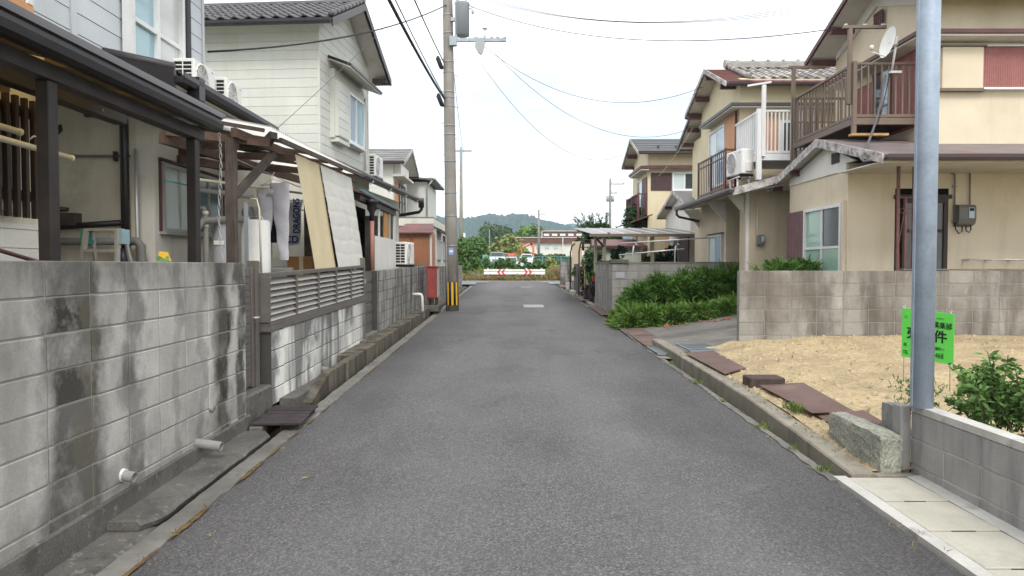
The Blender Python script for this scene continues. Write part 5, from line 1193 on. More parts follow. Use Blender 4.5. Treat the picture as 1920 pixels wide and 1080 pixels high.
plate('small rusty plate half buried under the stone block', [(2.86, 6.62, lot_z(2.8, 6.6) + .03), (3.3, 6.62, lot_z(3.3, 6.6) + .035), (3.24, 5.9, lot_z(3.2, 5.9) + .03), (2.9, 5.86, lot_z(2.9, 5.86) + .02)], .006)
plate('reddish steel plate beside the metal grating on the plot edge', [lz(2.60, 10.55, .035), lz(3.02, 10.6, .03), lz(3.02, 9.1, .025), lz(2.64, 8.75, .035)], .006, sag=-.006)
step = single('step_block', 'rust_dark', 'rough dark brown iron step block between two rusty plates', 'step', (2.70, 3.10, 8.0, 8.28, .22, .375), ch=.012)
def grate(label, x0, x1, y0, y1, z, tilt=0, along='y'):
    r0 = thing('gutter_grate', label, 'grating', (x0, y0, z), 'steel gutter gratings'); n = 9
    for (q) in ((x0, x1, y0, y0 + .02), (x0, x1, y1 - .02, y1), (x0, x0 + .02, y0 + .02, y1 - .02), (x1 - .02, x1, y0 + .02, y1 - .02)): part(r0, 'frame_bar', 'galvanised', (*q, z - .03, z))
    for k in range(1, 18):
        x = x0 + (x1 - x0) * k / 18; part(r0, 'grate_bar', 'galvanised', (x - .004, x + .004, y0 + .02, y1 - .02, z - .028, z - .003))
    for k in range(1, 4):
        yy = y0 + (y1 - y0) * k / 4; part(r0, 'cross_bar', 'galvanised', (x0 + .02, x1 - .02, yy - .006, yy + .006, z - .012, z - .001))
    return r0
grate('steel grating bridging the right gutter before the driveway', 2.34, 2.74, 11.35, 12.3, gz(11.8) + .045)
grate('loose steel grating lying on the plot corner beside the driveway', 2.68, 3.2, 10.62, 11.6, gz(11) + .19)
for i, (y0, y1, x0, x1, lab, dz) in enumerate(((12.32, 13.8, 2.33, 2.78, 'faded rusty plate over the gutter next to the grating', .04), (13.82, 15.6, 2.33, 2.8, 'faded rusty plate over the gutter in front of the juniper', .042),
      (18.4, 20.0, 2.33, 2.85, 'rusty plate over the gutter just beyond the juniper', .05), (20.05, 21.9, 2.33, 2.85, 'rusty plate over the gutter before the block pier', .052), (24.0, 26.2, 2.33, 2.85, 'rusty plate over the gutter by the lava rocks', .05), (33.5, 36.5, 2.33, 2.95, 'rusty plate over the gutter near the far crossing', .05))):
    plate(lab, [(x0, y1, gz(y1) + dz), (x1, y1, gz(y1) + dz + .01), (x1, y0, gz(y0) + dz + .012), (x0, y0, gz(y0) + dz)], .008)
for (y0, lab, x0, x1) in ((37.0, 'pale steel grating at the right corner of the crossing', 2.0, 3.4), (36.6, 'pale steel grating at the left corner of the crossing', -3.3, -1.9)):
    o = single('gutter_grate', 'galvanised', lab, 'grating', *[(x0 + .1 * k, x0 + .1 * k + .07, y0, y0 + 2.4, .66, .715) for k in range(14)], group='steel gutter gratings')
for (u0, u1, Y0, Y1, lab) in ((.36, .98, 21.4, 22.5, 'pale rectangular utility cover set in the road, nearer one'), (.42, .95, 33.6, 34.8, 'pale rectangular utility cover set in the road, farther one')):
    c = MB().hexa([(u0, Y0, gz(Y0)), (u1, Y0, gz(Y0)), (u1, Y1, gz(Y1)), (u0, Y1, gz(Y1)), (u0, Y0, gz(Y0) + .024), (u1, Y0, gz(Y0) + .024), (u1, Y1, gz(Y1) + .024), (u0, Y1, gz(Y1) + .024)])
    tag(c.build('utility_cover', 'concrete_mid' if Y0 < 30 else 'concrete_dim'), lab, 'cover', 'utility covers in the road')
# green sale sign
sg = thing('sale_sign', 'bright green lettered sign on thin stakes standing on the plot', 'sign', (4.0, 6.9, .3))
sa, sb = Vector((3.885, 7.05, 0)), Vector((4.20, 6.72, 0)); ad = (sb - sa).normalized(); sn = Vector((ad.y, -ad.x, 0)); W_ = (sb - sa).length
zl, zr_ = zat(577, 7.05), zat(589, 6.72); hb = zat(577, 7.05) - zat(668, 7.05)
SX = Matrix(((ad.x, -sn.x, 0, sa.x), (ad.y, -sn.y, 0, sa.y), ((zr_ - zl) / W_, 0, 1, zl - hb), (0, 0, 0, 1)))
MB(SX).cbox(0, W_, -.004, .004, 0, hb, c=.0015).build('board', 'sign_green', sg)
for x in (.02, W_ - .03): MB(SX).tube([(x, .006, -.25), (x, .006, hb + .02)], .005, 6).build('stake', 'rail_steel', sg, True); MB(SX).tube([(x - .01, .0, hb - .005), (x - .014, 0, hb + .02), (x + .002, 0, hb + .03), (x + .014, 0, hb + .018)], .004, 6).build('hook', 'rail_steel', sg, True)
def sgt(s, x, z, size, sx=1.0, bold=0.0, name='lettering'):
    M = SX @ Matrix(((1, 0, 0, x), (0, 0, -1, -.006), (0, 1, 0, z), (0, 0, 0, 1))); text(s, size, M, 'ink', sg, name, bold=bold, sx=sx)
k = W_ / .45
sgt('ハ', .018, hb * .80, .036); sgt('クラブ', W_ * .66, hb * .855, .022); sgt('倶楽部', W_ * .60, hb * .69, .068, 0.82, .001)
sgt('売物件', .045, hb * .42, .125, .95, .003); sgt('岐', .02, hb * .235, .036, .8); sgt('4番町11', W_ * .62, hb * .245, .036, .78); sgt('TEL', .014, hb * .07, .05, .62); sgt('2468', W_ * .60, hb * .085, .075, .66)

# ================================================================ RIGHT HOUSE 1 (cream plaster, brown balcony)
r1 = thing('house', 'cream plaster house with maroon shutters and brown metal balcony', 'house', (6.5, 13, .8))
part(r1, 'wall', 'plaster_tan', (5.8, 12, 12.3, 14.86, .8, 3.42)); 
# door recess: its shade is a near-black sheet on the flat front plane
dr = part(r1, 'recess_shade_sheet', 'dark_void', (6.62, 7.54, 12.294, 12.298, .8, 2.98))
win(dr, (6.72, 12.29, .85), (1, 0, 0), (0, -1, 0), .78, 1.95, glass=('glass_dark', 'glass_dark'), fr='bronze_dark', ft=.07, proud=.06, mid=1.4, name='door', sill=False)
part(r1, 'door_lintel', 'bronze_dark', (6.6, 7.56, 12.22, 12.299, 2.80, 2.87))
up1 = MB().box(7.15, 12, 12.3, 15.8, 3.42, 6.3).prism([(7.15, 12.3, 6.3), (7.15, 14.0, 6.9), (7.15, 15.8, 6.3)], (4, 0, 0)).build('upper_wall', 'plaster_tan', r1)
ry1 = gable_roof(r1, 6.6, 12.5, 14.0, 7.02, 11.85, 6.18, 16.1, 6.2, 'roof_red', t=.06, barge='trim_maroon', bw=.10, gut='gutter_brown', gutters='n')
MB().prism([(7.1, 12.45, 6.36), (7.1, 14.0, 6.94), (7.1, 15.7, 6.33), (7.1, 15.7, 6.16), (7.1, 14.0, 6.70), (7.1, 12.45, 6.18)], (.045, 0, 0)).build('gable_board', 'plaster_white', r1)
for k in range(5): part(r1, 'vent_bar', 'trim_maroon', (7.075, 7.098, 13.72 + k * .07, 13.76 + k * .07, 6.28, 6.56))
for k in range(4): part(r1, 'vent_bar', 'trim_maroon', (7.078, 7.096, 13.70, 14.06, 6.30 + k * .07, 6.33 + k * .07))
for (y, z) in ((15.85, 6.12), (14.9, 6.52)): part(r1, 'purlin', 'trim_maroon', (6.62, 7.15, y - .05, y + .05, z - .06, z + .06))
# pent strip round the upper storey
MB().slab((6.8, 11.95, 5.60), (12.2, 11.95, 5.60), (12.2, 12.3, 5.68), (7.15, 12.3, 5.68), .07).build('pent_strip', 'trim_maroon', r1)
MB().slab((6.8, 11.95, 5.60), (7.15, 12.3, 5.68), (7.15, 15.6, 5.68), (6.8, 15.6, 5.60), .07).build('pent_strip', 'trim_maroon', r1)
MB().slab((6.83, 11.98, 5.525), (12.2, 11.98, 5.525), (12.2, 12.3, 5.50), (7.15, 12.3, 5.50), .03).slab((6.83, 11.98, 5.525), (7.15, 12.3, 5.50), (7.15, 15.6, 5.50), (6.83, 15.6, 5.525), .03).build('pent_soffit', 'soffit', r1)
part(r1, 'shutter_case', 'plaster_tan', (7.35, 8.05, 12.22, 12.3, 4.68, 5.38), ch=.006); part(r1, 'shutter_case_rail', 'bronze', (7.3, 8.1, 12.20, 12.31, 5.383, 5.41)); part(r1, 'shutter_case_rail', 'bronze', (7.3, 8.08, 12.19, 12.31, 4.63, 4.677))
shutter(r1, (8.06, 12.27, 4.69), (1, 0, 0), (0, -1, 0), 1.75, .70, 'shutter_red', 46, t=.012)
part(r1, 'shutter_rail', 'aluminium_white', (8.04, 9.9, 12.18, 12.3, 4.655, 4.688)); part(r1, 'shutter_rail', 'aluminium_white', (8.08, 9.9, 12.2, 12.3, 5.392, 5.41))
# upper street side: shutters and balcony door
RA, RN = (0, -1, 0), (-1, 0, 0)
shutter(r1, (7.15, 14.79, 4.1), RA, RN, .66, 1.2, 'shutter_red', 14, t=.014); win(r1, (7.15, 14.12, 4.1), RA, RN, .68, 1.32, glass=('glass_dark', 'glass_sky'), fr='bronze', ft=.05, mid=.6, sill=False); shutter(r1, (7.15, 13.42, 4.1), RA, RN, .85, 1.38, 'shutter_red', 18, t=.014)
# lower gable roof toward the street
lr1 = gable_roof(r1, 5.6, 11.8, 13.09, 3.96, 10.73, 3.33, 15.6, 3.36, 'roof_worn', t=.05, barge='bargeboard', bw=.15, gut='gutter_brown', gutters='n')
part(r1, 'gable_board', 'plaster_white', (5.775, 5.797, 12.32, 14.84, 3.3, 3.42)); MB().prism([(5.775, 12.0, 3.42), (5.775, 13.09, 3.83), (5.775, 14.84, 3.42)], (.05, 0, 0)).build('gable_board', 'plaster_white', r1)
MB().slab((5.62, 10.8, 3.24), (11.8, 10.8, 3.24), (11.8, 12.3, 3.26), (5.62, 12.3, 3.26), .02).build('porch_ceiling', 'soffit', r1)
for k in range(5): part(r1, 'vent_bar', 'bronze_dark', (5.755, 5.772, 12.58 + k * .062, 12.61 + k * .062, 3.47, 3.66))
for k in range(4): part(r1, 'vent_bar', 'bronze_dark', (5.757, 5.773, 12.56, 12.86, 3.485 + k * .05, 3.505 + k * .05))
for (y, z) in ((15.3, 3.30), (14.35, 3.50)): part(r1, 'purlin', 'trim_maroon', (5.62, 5.80, y - .04, y + .04, z - .05, z + .05))
# ground-floor window with shutter case
w_ = win(r1, (5.8, 14.0, .9), RA, RN, 1.58, 1.84, glass=('glass_green', 'glass_dark'), fr='aluminium_white', ft=.055, proud=.07, mid=1.08)
part(w_, 'pane', 'glass_green', (.83, 1.53, -.041, -.0355, .05, 1.05), xf=frame_xf((5.8, 14.0, .9), RA, RN))
part(w_, 'surround', 'plaster_tan', (5.74, 5.80, 12.34, 12.41, .9, 2.78))
shutter(r1, (5.8, 14.86, .9), RA, RN, .84, 1.84, 'shutter_purple', 11, t=.07)
# porch lattice
px_ = thing('porch_lattice', 'rusty red wrought-iron lattice standing in the porch', 'lattice', (6.3, 11.3, .8))
for x in (6.13, 6.38): part(px_, 'upright', 'iron_rose', (x - .02, x + .02, 11.28, 11.32, .8, 3.22))
part(px_, 'upright', 'iron_rose', (6.24, 6.27, 11.29, 11.31, .8, 2.72)); part(px_, 'crosspiece', 'iron_rose', (6.15, 6.36, 11.29, 11.31, 2.72, 2.74))
for (a, b_) in (((6.15, 2.0), (6.25, 2.6)), ((6.36, 2.0), (6.26, 2.6)), ((6.15, 1.3), (6.255, .85)), ((6.36, 1.3), (6.255, .85)), ((6.15, 2.0), (6.18, 1.3)), ((6.36, 2.0), (6.33, 1.3))): MB().tube([(a[0], 11.3, a[1]), (b_[0], 11.3, b_[1])], .007, 6).build('scroll_bar', 'iron_rose', px_)
for x in (6.2, 6.31): MB().tube([(x + .04 * math.cos(w), 11.3, 2.52 + .04 * math.sin(w)) for w in [i * 6.2832 / 12 for i in range(13)]], .006, 5, caps=False).build('scroll', 'iron_rose', px_)
# meter box and conduits
mb_ = thing('electric_meter', 'grey electric meter box on the cream wall right of the pole', 'meter', (7.78, 12.25, 2.3))
MB().prism([(7.63, 12.29, 2.32), (7.63, 12.16, 2.36), (7.63, 12.13, 2.45), (7.63, 12.13, 2.64), (7.63, 12.17, 2.69), (7.63, 12.29, 2.70)], (.29, 0, 0)).build('casing', 'meter_grey', mb_)
part(mb_, 'dial_window', 'glass_sky', (7.79, 7.88, 12.118, 12.129, 2.46, 2.64)); part(mb_, 'dial', 'black', (7.80, 7.87, 12.112, 12.117, 2.58, 2.63))
pipe(mb_, [(7.56, 12.27, 3.24), (7.62, 12.26, 3.22), (7.625, 12.26, 3.1), (7.625, 12.26, 2.4)], .014, 'pvc_grey', 'conduit'); pipe(mb_, [(7.89, 12.27, 3.26), (7.89, 12.26, 2.70)], .014, 'pvc_grey', 'conduit')
pipe(mb_, [(7.625, 12.25, 2.4), (7.64, 12.24, 2.27), (7.7, 12.24, 2.2), (7.75, 12.24, 2.24), (7.75, 12.24, 2.33)], .010, 'cable', 'cable'); pipe(mb_, [(7.80, 12.22, 2.33), (7.81, 12.22, 2.24), (7.86, 12.22, 2.22), (7.89, 12.22, 2.26), (7.885, 12.22, 2.34)], .010, 'cable', 'cable')
for z in (3.0, 2.4): part(mb_, 'clip', 'galvanised', (7.595, 7.655, 12.235, 12.29, z, z + .018))
pb = thing('laundry_pole', 'steel laundry pole along the cream wall above the long block wall', 'laundry pole', (8.6, 12.1, 1.7)); MB().tube([(7.75, 12.1, 1.755), (9.8, 12.1, 1.745)], .014, 8).build('pole', 'rail_steel', pb, True)
for x in (7.82, 8.2, 8.6): part(pb, 'bracket', 'pvc_white', (x - .02, x + .02, 12.09, 12.3, 1.735, 1.765))
# balcony
bal = thing('balcony', 'brown metal balcony with thin balusters on the cream house', 'balcony', (6.1, 12.6, 4.1))
part(bal, 'floor', 'bronze_dark', (6.05, 7.14, 12.62, 15.2, 4.16, 4.2)); part(bal, 'edge_beam', 'bronze', (6.0, 7.14, 12.56, 12.62, 4.13, 4.25), ch=.006); part(bal, 'edge_beam', 'bronze', (5.99, 6.05, 12.63, 15.25, 4.13, 4.25), ch=.006)
rail(bal, (6.03, 12.6), (7.12, 12.6), 4.24, 5.22, 8, 'bronze', bw=.024); rail(bal, (6.03, 12.64), (6.03, 15.2), 4.24, 5.22, 17, 'bronze', bw=.024)
rail(bal, (6.1, 15.2), (7.12, 15.2), 4.24, 5.22, 7, 'bronze', bw=.024, mids=(4.7,))
for (x, y, z0, z1) in ((6.03, 12.6, 3.98, 5.24), (5.97, 12.66, 4.5, 5.83), (6.02, 15.3, 3.6, 5.858), (6.03, 15.2, 3.6, 5.24)): part(bal, 'post', 'bronze', (x - .035, x + .035, y - .035, y + .035, z0, z1), ch=.004)
part(bal, 'laundry_crossbar', 'bronze', (5.84, 6.60, 12.63, 12.69, 5.833, 5.885)); part(bal, 'laundry_crossbar', 'bronze', (5.92, 6.7, 15.27, 15.33, 5.86, 5.91))
for x in (5.87, 5.9, 6.2, 6.24, 6.52, 6.56): part(bal, 'hook', 'pvc_white', (x, x + .012, 12.64, 12.68, 5.886, 5.915))
part(bal, 'foot_board', 'wood_new', (5.95, 6.6, 12.5, 12.62, 3.93, 3.97))
# satellite dish on its pipe
dd = thing('satellite_dish', 'white satellite dish on a pale pipe fixed to the brown balcony', 'satellite dish', (6.6, 12.5, 4.6))
dc = at(1664, 79, 12.2); dn = Vector((-.97, -.03, .2)).normalized(); da = dn.cross(Vector((0, 0, 1))).normalized(); db = da.cross(dn)
V = []; Fq = []; n = 24
for j in range(5):
    rr_ = j / 4
    for k2 in range(n):
        w = k2 * 6.2832 / n; V.append(dc + (da * .235 * math.cos(w) + db * .265 * math.sin(w)) * rr_ - dn * .05 * (1 - rr_ ** 2))
for j in range(4):
    for k2 in range(n): Fq.append((j * n + k2, j * n + (k2 + 1) % n, (j + 1) * n + (k2 + 1) % n, (j + 1) * n + k2))
MB().add(V, Fq).build('reflector', 'plastic_white', dd, True)
MB().tube([dc - db * .24, dc + dn * .22 - db * .22 - da * .0], .012, 6).build('feed_arm', 'pvc_white', dd); lnb = dc + dn * .24 - db * .18; MB().tube([lnb, lnb + Vector((0, 0, .07))], .03, 10).build('feed_horn', 'pvc_white', dd, True)
MB().tube([at(1683, 68, 12.4), at(1672, 132, 12.45)], .02, 8).tube([dc - dn * .05, at(1682, 84, 12.4)], .025, 8).build('mast', 'pvc_white', dd, True); part(dd, 'clamp', 'rail_steel', (6.62, 6.82, 12.52, 12.58, 5.02, 5.06))
MB().tube([at(1660, 140, 12.5), at(1652, 190, 12.4), at(1640, 235, 12.3), at(1622, 285, 11.3), at(1614, 297, 11.0), at(1620, 303, 10.9), at(1634, 300, 10.8)], .02, 7).build('cable', 'cable_grey', dd, True)
MB().tube([at(1668, 140, 12.5), at(1655, 200, 12.45), at(1645, 232, 12.4)], .008, 5).build('cable', 'cable', dd, True)

# ================================================================ RIGHT HOUSE 2 (white and brown balconies, grey tile roof)
r2h = thing('house', 'cream house with grey tiled roof, white balcony and orange wall panel', 'house', (5.5, 18, .8))
part(r2h, 'wall', 'plaster_tan_b', (5.3, 12, 17.6, 20.6, .8, 3.4)); part(r2h, 'wall', 'plaster_tan_b', (5.22, 12, 15.8, 16.3, .8, 3.42)); part(r2h, 'porch_wall', 'plaster_tan_b', (5.9, 6.0, 16.3, 17.6, .8, 3.4))
part(r2h, 'corner_trim', 'plaster_white', (5.2, 5.26, 15.78, 15.85, .8, 3.3)); dd2 = part(r2h, 'door', 'bronze_dark', (5.88, 5.899, 16.5, 17.4, .85, 2.75)); part(dd2, 'handle', 'aluminium', (5.86, 5.88, 17.2, 17.24, 1.7, 1.9))
part(r2h, 'upper_wall', 'plaster_yellow', (5.5, 12, 17.25, 20.75, 3.4, 6.15)); MB().prism([(5.5, 17.25, 6.15), (5.5, 18.95, 6.72), (5.5, 20.75, 6.15)], (4, 0, 0)).build('gable_wall', 'plaster_yellow', r2h)
ry2 = gable_roof(r2h, 5.1, 12, 18.95, 6.84, 17.0, 6.02, 21.0, 6.06, 'roof_red', t=.06, barge='bargeboard', bw=.12, gut='gutter_brown', gutters='nf')
tiles(ry2[0], 5.75, 10.5, 17.28, 6.15, 18.9, 6.84, .26, .21, 'tile_grey'); 
for k in range(14): MB().bar((5.10, 17.06 + k * .135, 6.052 + k * .0568), (5.72, 17.06 + k * .135, 6.052 + k * .0568), .02, .012).build('roof_seam', 'roof_red', ry2[0])
for k in range(10): MB().tube([(5.75, 17.3 + k * .165, 6.21 + k * .0695), (5.75, 17.46 + k * .165, 6.28 + k * .0695)], .065, 8).build('verge_tile', 'tile_grey', r2h, True)
MB().prism([(5.68, 18.82, 6.86), (5.68, 18.84, 7.0), (5.68, 18.95, 7.07), (5.68, 19.06, 7.0), (5.68, 19.08, 6.86)], (5, 0, 0)).build('ridge_cap', 'tile_grey', r2h); MB().tube([(5.62, 18.95, 6.98), (5.72, 18.95, 6.98)], .12, 12).build('ridge_end_tile', 'tile_grey', r2h)
for k in range(12): MB().tube([(5.95 + k * .4, 18.95, 7.03), (6.0 + k * .4, 18.95, 7.03)], .075, 8).build('ridge_tile', 'tile_grey', r2h)
for (y, z) in ((20.75, 5.98), (19.95, 6.28), (18.95, 6.62), (17.6, 6.05)): part(r2h, 'purlin', 'trim_maroon', (5.12, 5.5, y - .05, y + .05, z - .06, z + .06))
MB().slab((5.2, 16.95, 5.52), (12, 16.95, 5.52), (12, 17.25, 5.58), (5.5, 17.25, 5.58), .07).slab((5.2, 16.95, 5.52), (5.5, 17.25, 5.58), (5.5, 19.85, 5.58), (5.2, 19.85, 5.52), .07).build('pent_strip', 'slate_dark', r2h)
MB().slab((5.23, 16.98, 5.445), (12, 16.98, 5.445), (12, 17.25, 5.46), (5.5, 17.25, 5.46), .03).slab((5.23, 16.98, 5.445), (5.5, 17.25, 5.46), (5.5, 19.8, 5.46), (5.23, 19.8, 5.445), .03).build('pent_soffit', 'soffit', r2h)
win(r2h, (5.5, 19.8, 3.75), RA, RN, 1.45, 1.55, glass=('glass_frost', 'glass_sky'), fr='aluminium_white', ft=.06, sill=False); part(r2h, 'wall_panel', 'panel_orange', (5.46, 5.498, 17.42, 18.28, 3.7, 5.36)); pipe(r2h, [(5.44, 17.36, 5.4), (5.44, 17.36, 3.5)], .028, 'trim_maroon', 'downpipe')
part(r2h, 'wall_panel', 'panel_orange', (5.75, 6.43, 17.21, 17.248, 4.15, 5.3)); win(r2h, (6.45, 17.25, 4.2), (1, 0, 0), (0, -1, 0), .9, .95, glass=('glass_dark', 'glass_dark'), fr='aluminium_white', ft=.06)
# lower eave sloping to the street
MB().slab((4.69, 15.1, 3.27), (4.69, 20.0, 3.27), (5.5, 20.0, 3.55), (5.5, 15.1, 3.55), .045).build('lower_roof', 'trim_maroon', r2h); MB().slab((5.5, 15.1, 3.55), (5.5, 17.25, 3.55), (8, 17.25, 3.6), (8, 15.1, 3.6), .045).build('lower_roof', 'slate_grey', r2h)
MB().slab((4.72, 15.14, 3.215), (4.72, 19.95, 3.215), (5.9, 19.95, 3.40), (5.9, 15.14, 3.40), .025).build('soffit', 'soffit', r2h)
MB().hexa([(4.66, 15.04, 3.13), (5.9, 15.04, 3.47), (5.9, 15.09, 3.47), (4.66, 15.09, 3.13), (4.66, 15.04, 3.29), (5.9, 15.04, 3.63), (5.9, 15.09, 3.63), (4.66, 15.09, 3.29)]).build('bargeboard', 'bargeboard', r2h)
gutter(r2h, (4.63, 15.0, 3.27), (4.63, 20.05, 3.27), 'gutter_brown', r=.06); pipe(r2h, [(4.63, 20.0, 3.2), (4.63, 20.0, 3.08), (4.7, 20.02, 3.02), (5.28, 20.1, 2.9)], .035, 'gutter_brown', 'downpipe')
for y in (16.0, 17.65, 20.1): MB().prism([(5.3, y, 3.25), (4.85, y, 3.22), (5.3, y, 2.72)], (0, .05, 0)).build('bracket', 'plaster_white', r2h)
win(r2h, (5.3, 19.0, .9), RA, RN, 1.2, 1.55, glass=('glass_frost', 'glass_sky'), fr='aluminium', ft=.06, proud=.06, mid=.5, hood='rust_dark')
pm = thing('electric_meter', 'grey electric meter box on the farther tan house wall', 'meter', (5.5, 15.75, 2.1)); part(pm, 'casing', 'meter_grey', (5.42, 5.58, 15.66, 15.79, 2.1, 2.33), ch=.02); part(pm, 'dial', 'glass_sky', (5.5, 5.56, 15.652, 15.659, 2.18, 2.3)); pipe(pm, [(5.43, 15.75, 2.1), (5.43, 15.75, 3.1)], .016, 'pvc_cream', 'conduit')
# brown window rail
br = thing('window_rail', 'dark brown iron railing before the upstairs window of the farther tan house', 'railing', (5.1, 18.5, 3.6))
rail(br, (5.18, 17.3), (5.18, 19.8), 3.5, 4.48, 14, 'trim_maroon', bw=.016, tw=.04, mids=(4.3,)); rail(br, (5.2, 17.3), (5.48, 17.3), 3.5, 4.48, 1, 'trim_maroon', bw=.016, tw=.04)
for y in (17.3, 18.5, 19.8): part(br, 'post', 'trim_maroon', (5.16, 5.2, y - .02, y + .02, 3.4, 4.5))
# white balcony
wbal = thing('balcony', 'white metal balcony with laundry arm on the farther tan house', 'balcony', (5.4, 15.4, 3.45))
part(wbal, 'floor', 'aluminium_white', (5.36, 6.6, 15.42, 17.1, 3.96, 4.0)); part(wbal, 'edge_beam', 'aluminium_white', (5.32, 6.6, 15.36, 15.42, 3.92, 4.06)); part(wbal, 'edge_beam', 'aluminium_white', (5.30, 5.36, 15.43, 17.1, 3.92, 4.06))
rail(wbal, (5.34, 15.39), (6.6, 15.39), 4.05, 5.0, 14, 'aluminium_white', bw=.028); rail(wbal, (5.33, 15.44), (5.33, 17.0), 4.05, 5.0, 11, 'aluminium_white', bw=.04)
part(wbal, 'post', 'aluminium_white', (5.27, 5.37, 15.33, 15.42, 3.5, 5.02)); part(wbal, 'post', 'aluminium_white', (5.36, 5.44, 15.3, 15.36, 4.0, 5.52)); MB().bar((5.05, 15.33, 5.50), (5.55, 15.33, 5.58), .05, .04).build('laundry_arm', 'aluminium_white', wbal)
copy_tree(ac, (5.13, 16.05, 3.62), R(-90 + 8), 'white outdoor air conditioner on a stand under the white balcony').scale = (1, 1, 1)
ast = thing('roof_stand', 'white metal roof stand carrying the air conditioner under the white balcony', 'stand', (5.13, 16.05, 3.4))
for (x, y) in ((5.0, 15.8), (5.25, 15.8), (5.0, 16.3), (5.25, 16.3)): part(ast, 'leg', 'aluminium_white', (x - .015, x + .015, y - .015, y + .015, 3.36, 3.595))
for x in (5.0, 5.25): part(ast, 'bearer', 'aluminium_white', (x - .02, x + .02, 15.7, 16.4, 3.597, 3.618))

# ================================================================ house peeping out behind, grey porch roof
r4 = thing('house', 'house with black-edged gable half hidden behind the grey tiled roof', 'house', (6, 23, .8))
part(r4, 'upper_wall', 'plaster_yellow', (5.95, 10, 21.6, 23.5, .8, 5.7)); gable_roof(r4, 5.55, 10, 22.0, 6.45, 21.2, 6.1, 23.9, 5.6, 'tile_grey', barge='gutter_black', bw=.12, gut='gutter_black', gutters='f')
for (y, z) in ((23.4, 5.6), (22.7, 5.95)): part(r4, 'purlin', 'trim_maroon', (5.56, 5.95, y - .05, y + .05, z - .06, z + .06))
gable_roof(r4, 5.5, 9, 24.3, 4.2, 22.6, 3.62, 26.9, 3.5, 'slate_grey', t=.05, barge='bargeboard', bw=.12, gut='gutter_brown', gutters='nf')
part(r4, 'porch_wall', 'plaster_white', (5.75, 9, 22.9, 26.6, .7, 3.55)); MB().prism([(5.752, 22.9, 3.55), (5.752, 24.3, 4.05), (5.752, 26.6, 3.55)], (.2, 0, 0)).build('gable_wall', 'plaster_white', r4)
for (y, z) in ((23.8, 3.95), (25.6, 3.72)): part(r4, 'purlin', 'bronze_dark', (5.52, 5.75, y - .05, y + .05, z - .05, z + .05))
win(r4, (5.74, 25.9, .9), RA, RN, 1.5, 1.7, glass=('glass_frost', 'glass_frost_dark'), fr='aluminium', ft=.08); part(r4, 'wall_panel', 'panel_orange', (5.70, 5.745, 26.0, 26.5, .8, 2.7)); part(r4, 'wall_panel', 'shutter_purple', (5.70, 5.745, 23.0, 24.2, .8, 2.6))
# ================================================================ RIGHT HOUSE 3 (dark slate roof)
r3h = thing('house', 'cream two-storey house with dark slate gable roof and brown shutters', 'house', (6, 29, .7))
part(r3h, 'upper_wall', 'plaster_yellow', (5.25, 11, 27.5, 31.0, .7, 5.95)); MB().prism([(5.25, 27.5, 5.95), (5.25, 28.95, 6.6), (5.25, 31.0, 5.95)], (4, 0, 0)).build('gable_wall', 'plaster_yellow', r3h)
rr3 = gable_roof(r3h, 4.8, 11, 28.95, 6.78, 27.05, 5.98, 31.1, 5.95, 'slate_dark', t=.06, barge='bargeboard', bw=.13, gut='gutter_brown', gutters='nf'); slates(rr3[0], 4.8, 11, 27.05, 5.98, 28.95, 6.78, 7, 'slate_dark')
for x in (5.6, 6.3, 7.0): part(rr3[0], 'snow_guard', 'slate_dark', (x, x + .09, 27.5, 27.62, 6.19, 6.27))
for (y, z) in ((30.7, 5.85), (29.9, 6.2), (28.95, 6.55)): part(r3h, 'purlin', 'trim_maroon', (4.83, 5.25, y - .06, y + .06, z - .07, z + .07))
MB().slab((4.9, 27.2, 5.46), (11, 27.2, 5.46), (11, 27.5, 5.52), (5.25, 27.5, 5.52), .1).slab((4.9, 27.2, 5.46), (5.25, 27.5, 5.52), (5.25, 30, 5.52), (4.9, 30, 5.46), .1).build('pent_strip', 'trim_maroon', r3h); part(r3h, 'pent_soffit', 'soffit', (4.93, 5.25, 27.24, 29.9, 5.3, 5.345))
shutter(r3h, (5.36, 27.49, 4.55), (1, 0, 0), (0, -1, 0), .8, .68, 'shutter_brown', 12); win(r3h, (6.18, 27.49, 4.55), (1, 0, 0), (0, -1, 0), .95, .7, glass=('glass_frost', 'glass_dark'), fr='aluminium_white', ft=.06)
win(r3h, (5.245, 29.6, 3.6), RA, RN, 1.1, 1.5, glass=('glass_dark', 'glass_sky'), fr='aluminium', ft=.07); shutter(r3h, (5.24, 28.45, 3.6), RA, RN, .8, 1.5, 'shutter_purple', 8)
b3_ = thing('balcony', 'brown iron balcony on the house with the dark slate roof', 'balcony', (4.9, 29, 3.5)); rail(b3_, (4.9, 27.6), (4.9, 30.4), 3.3, 4.45, 16, 'trim_maroon', bw=.025, tw=.06); rail(b3_, (4.92, 27.6), (5.22, 27.6), 3.3, 4.45, 2, 'trim_maroon', bw=.025, tw=.06); part(b3_, 'floor', 'trim_maroon', (4.88, 5.24, 27.58, 30.42, 3.22, 3.3))
for y in (27.6, 29, 30.4): part(b3_, 'post', 'trim_maroon', (4.87, 4.93, y - .03, y + .03, 3.2, 4.48))
MB().slab((4.6, 26.8, 3.35), (4.6, 31, 3.35), (5.3, 31, 3.6), (5.3, 26.8, 3.6), .05).build('lower_roof', 'trim_maroon', r3h)
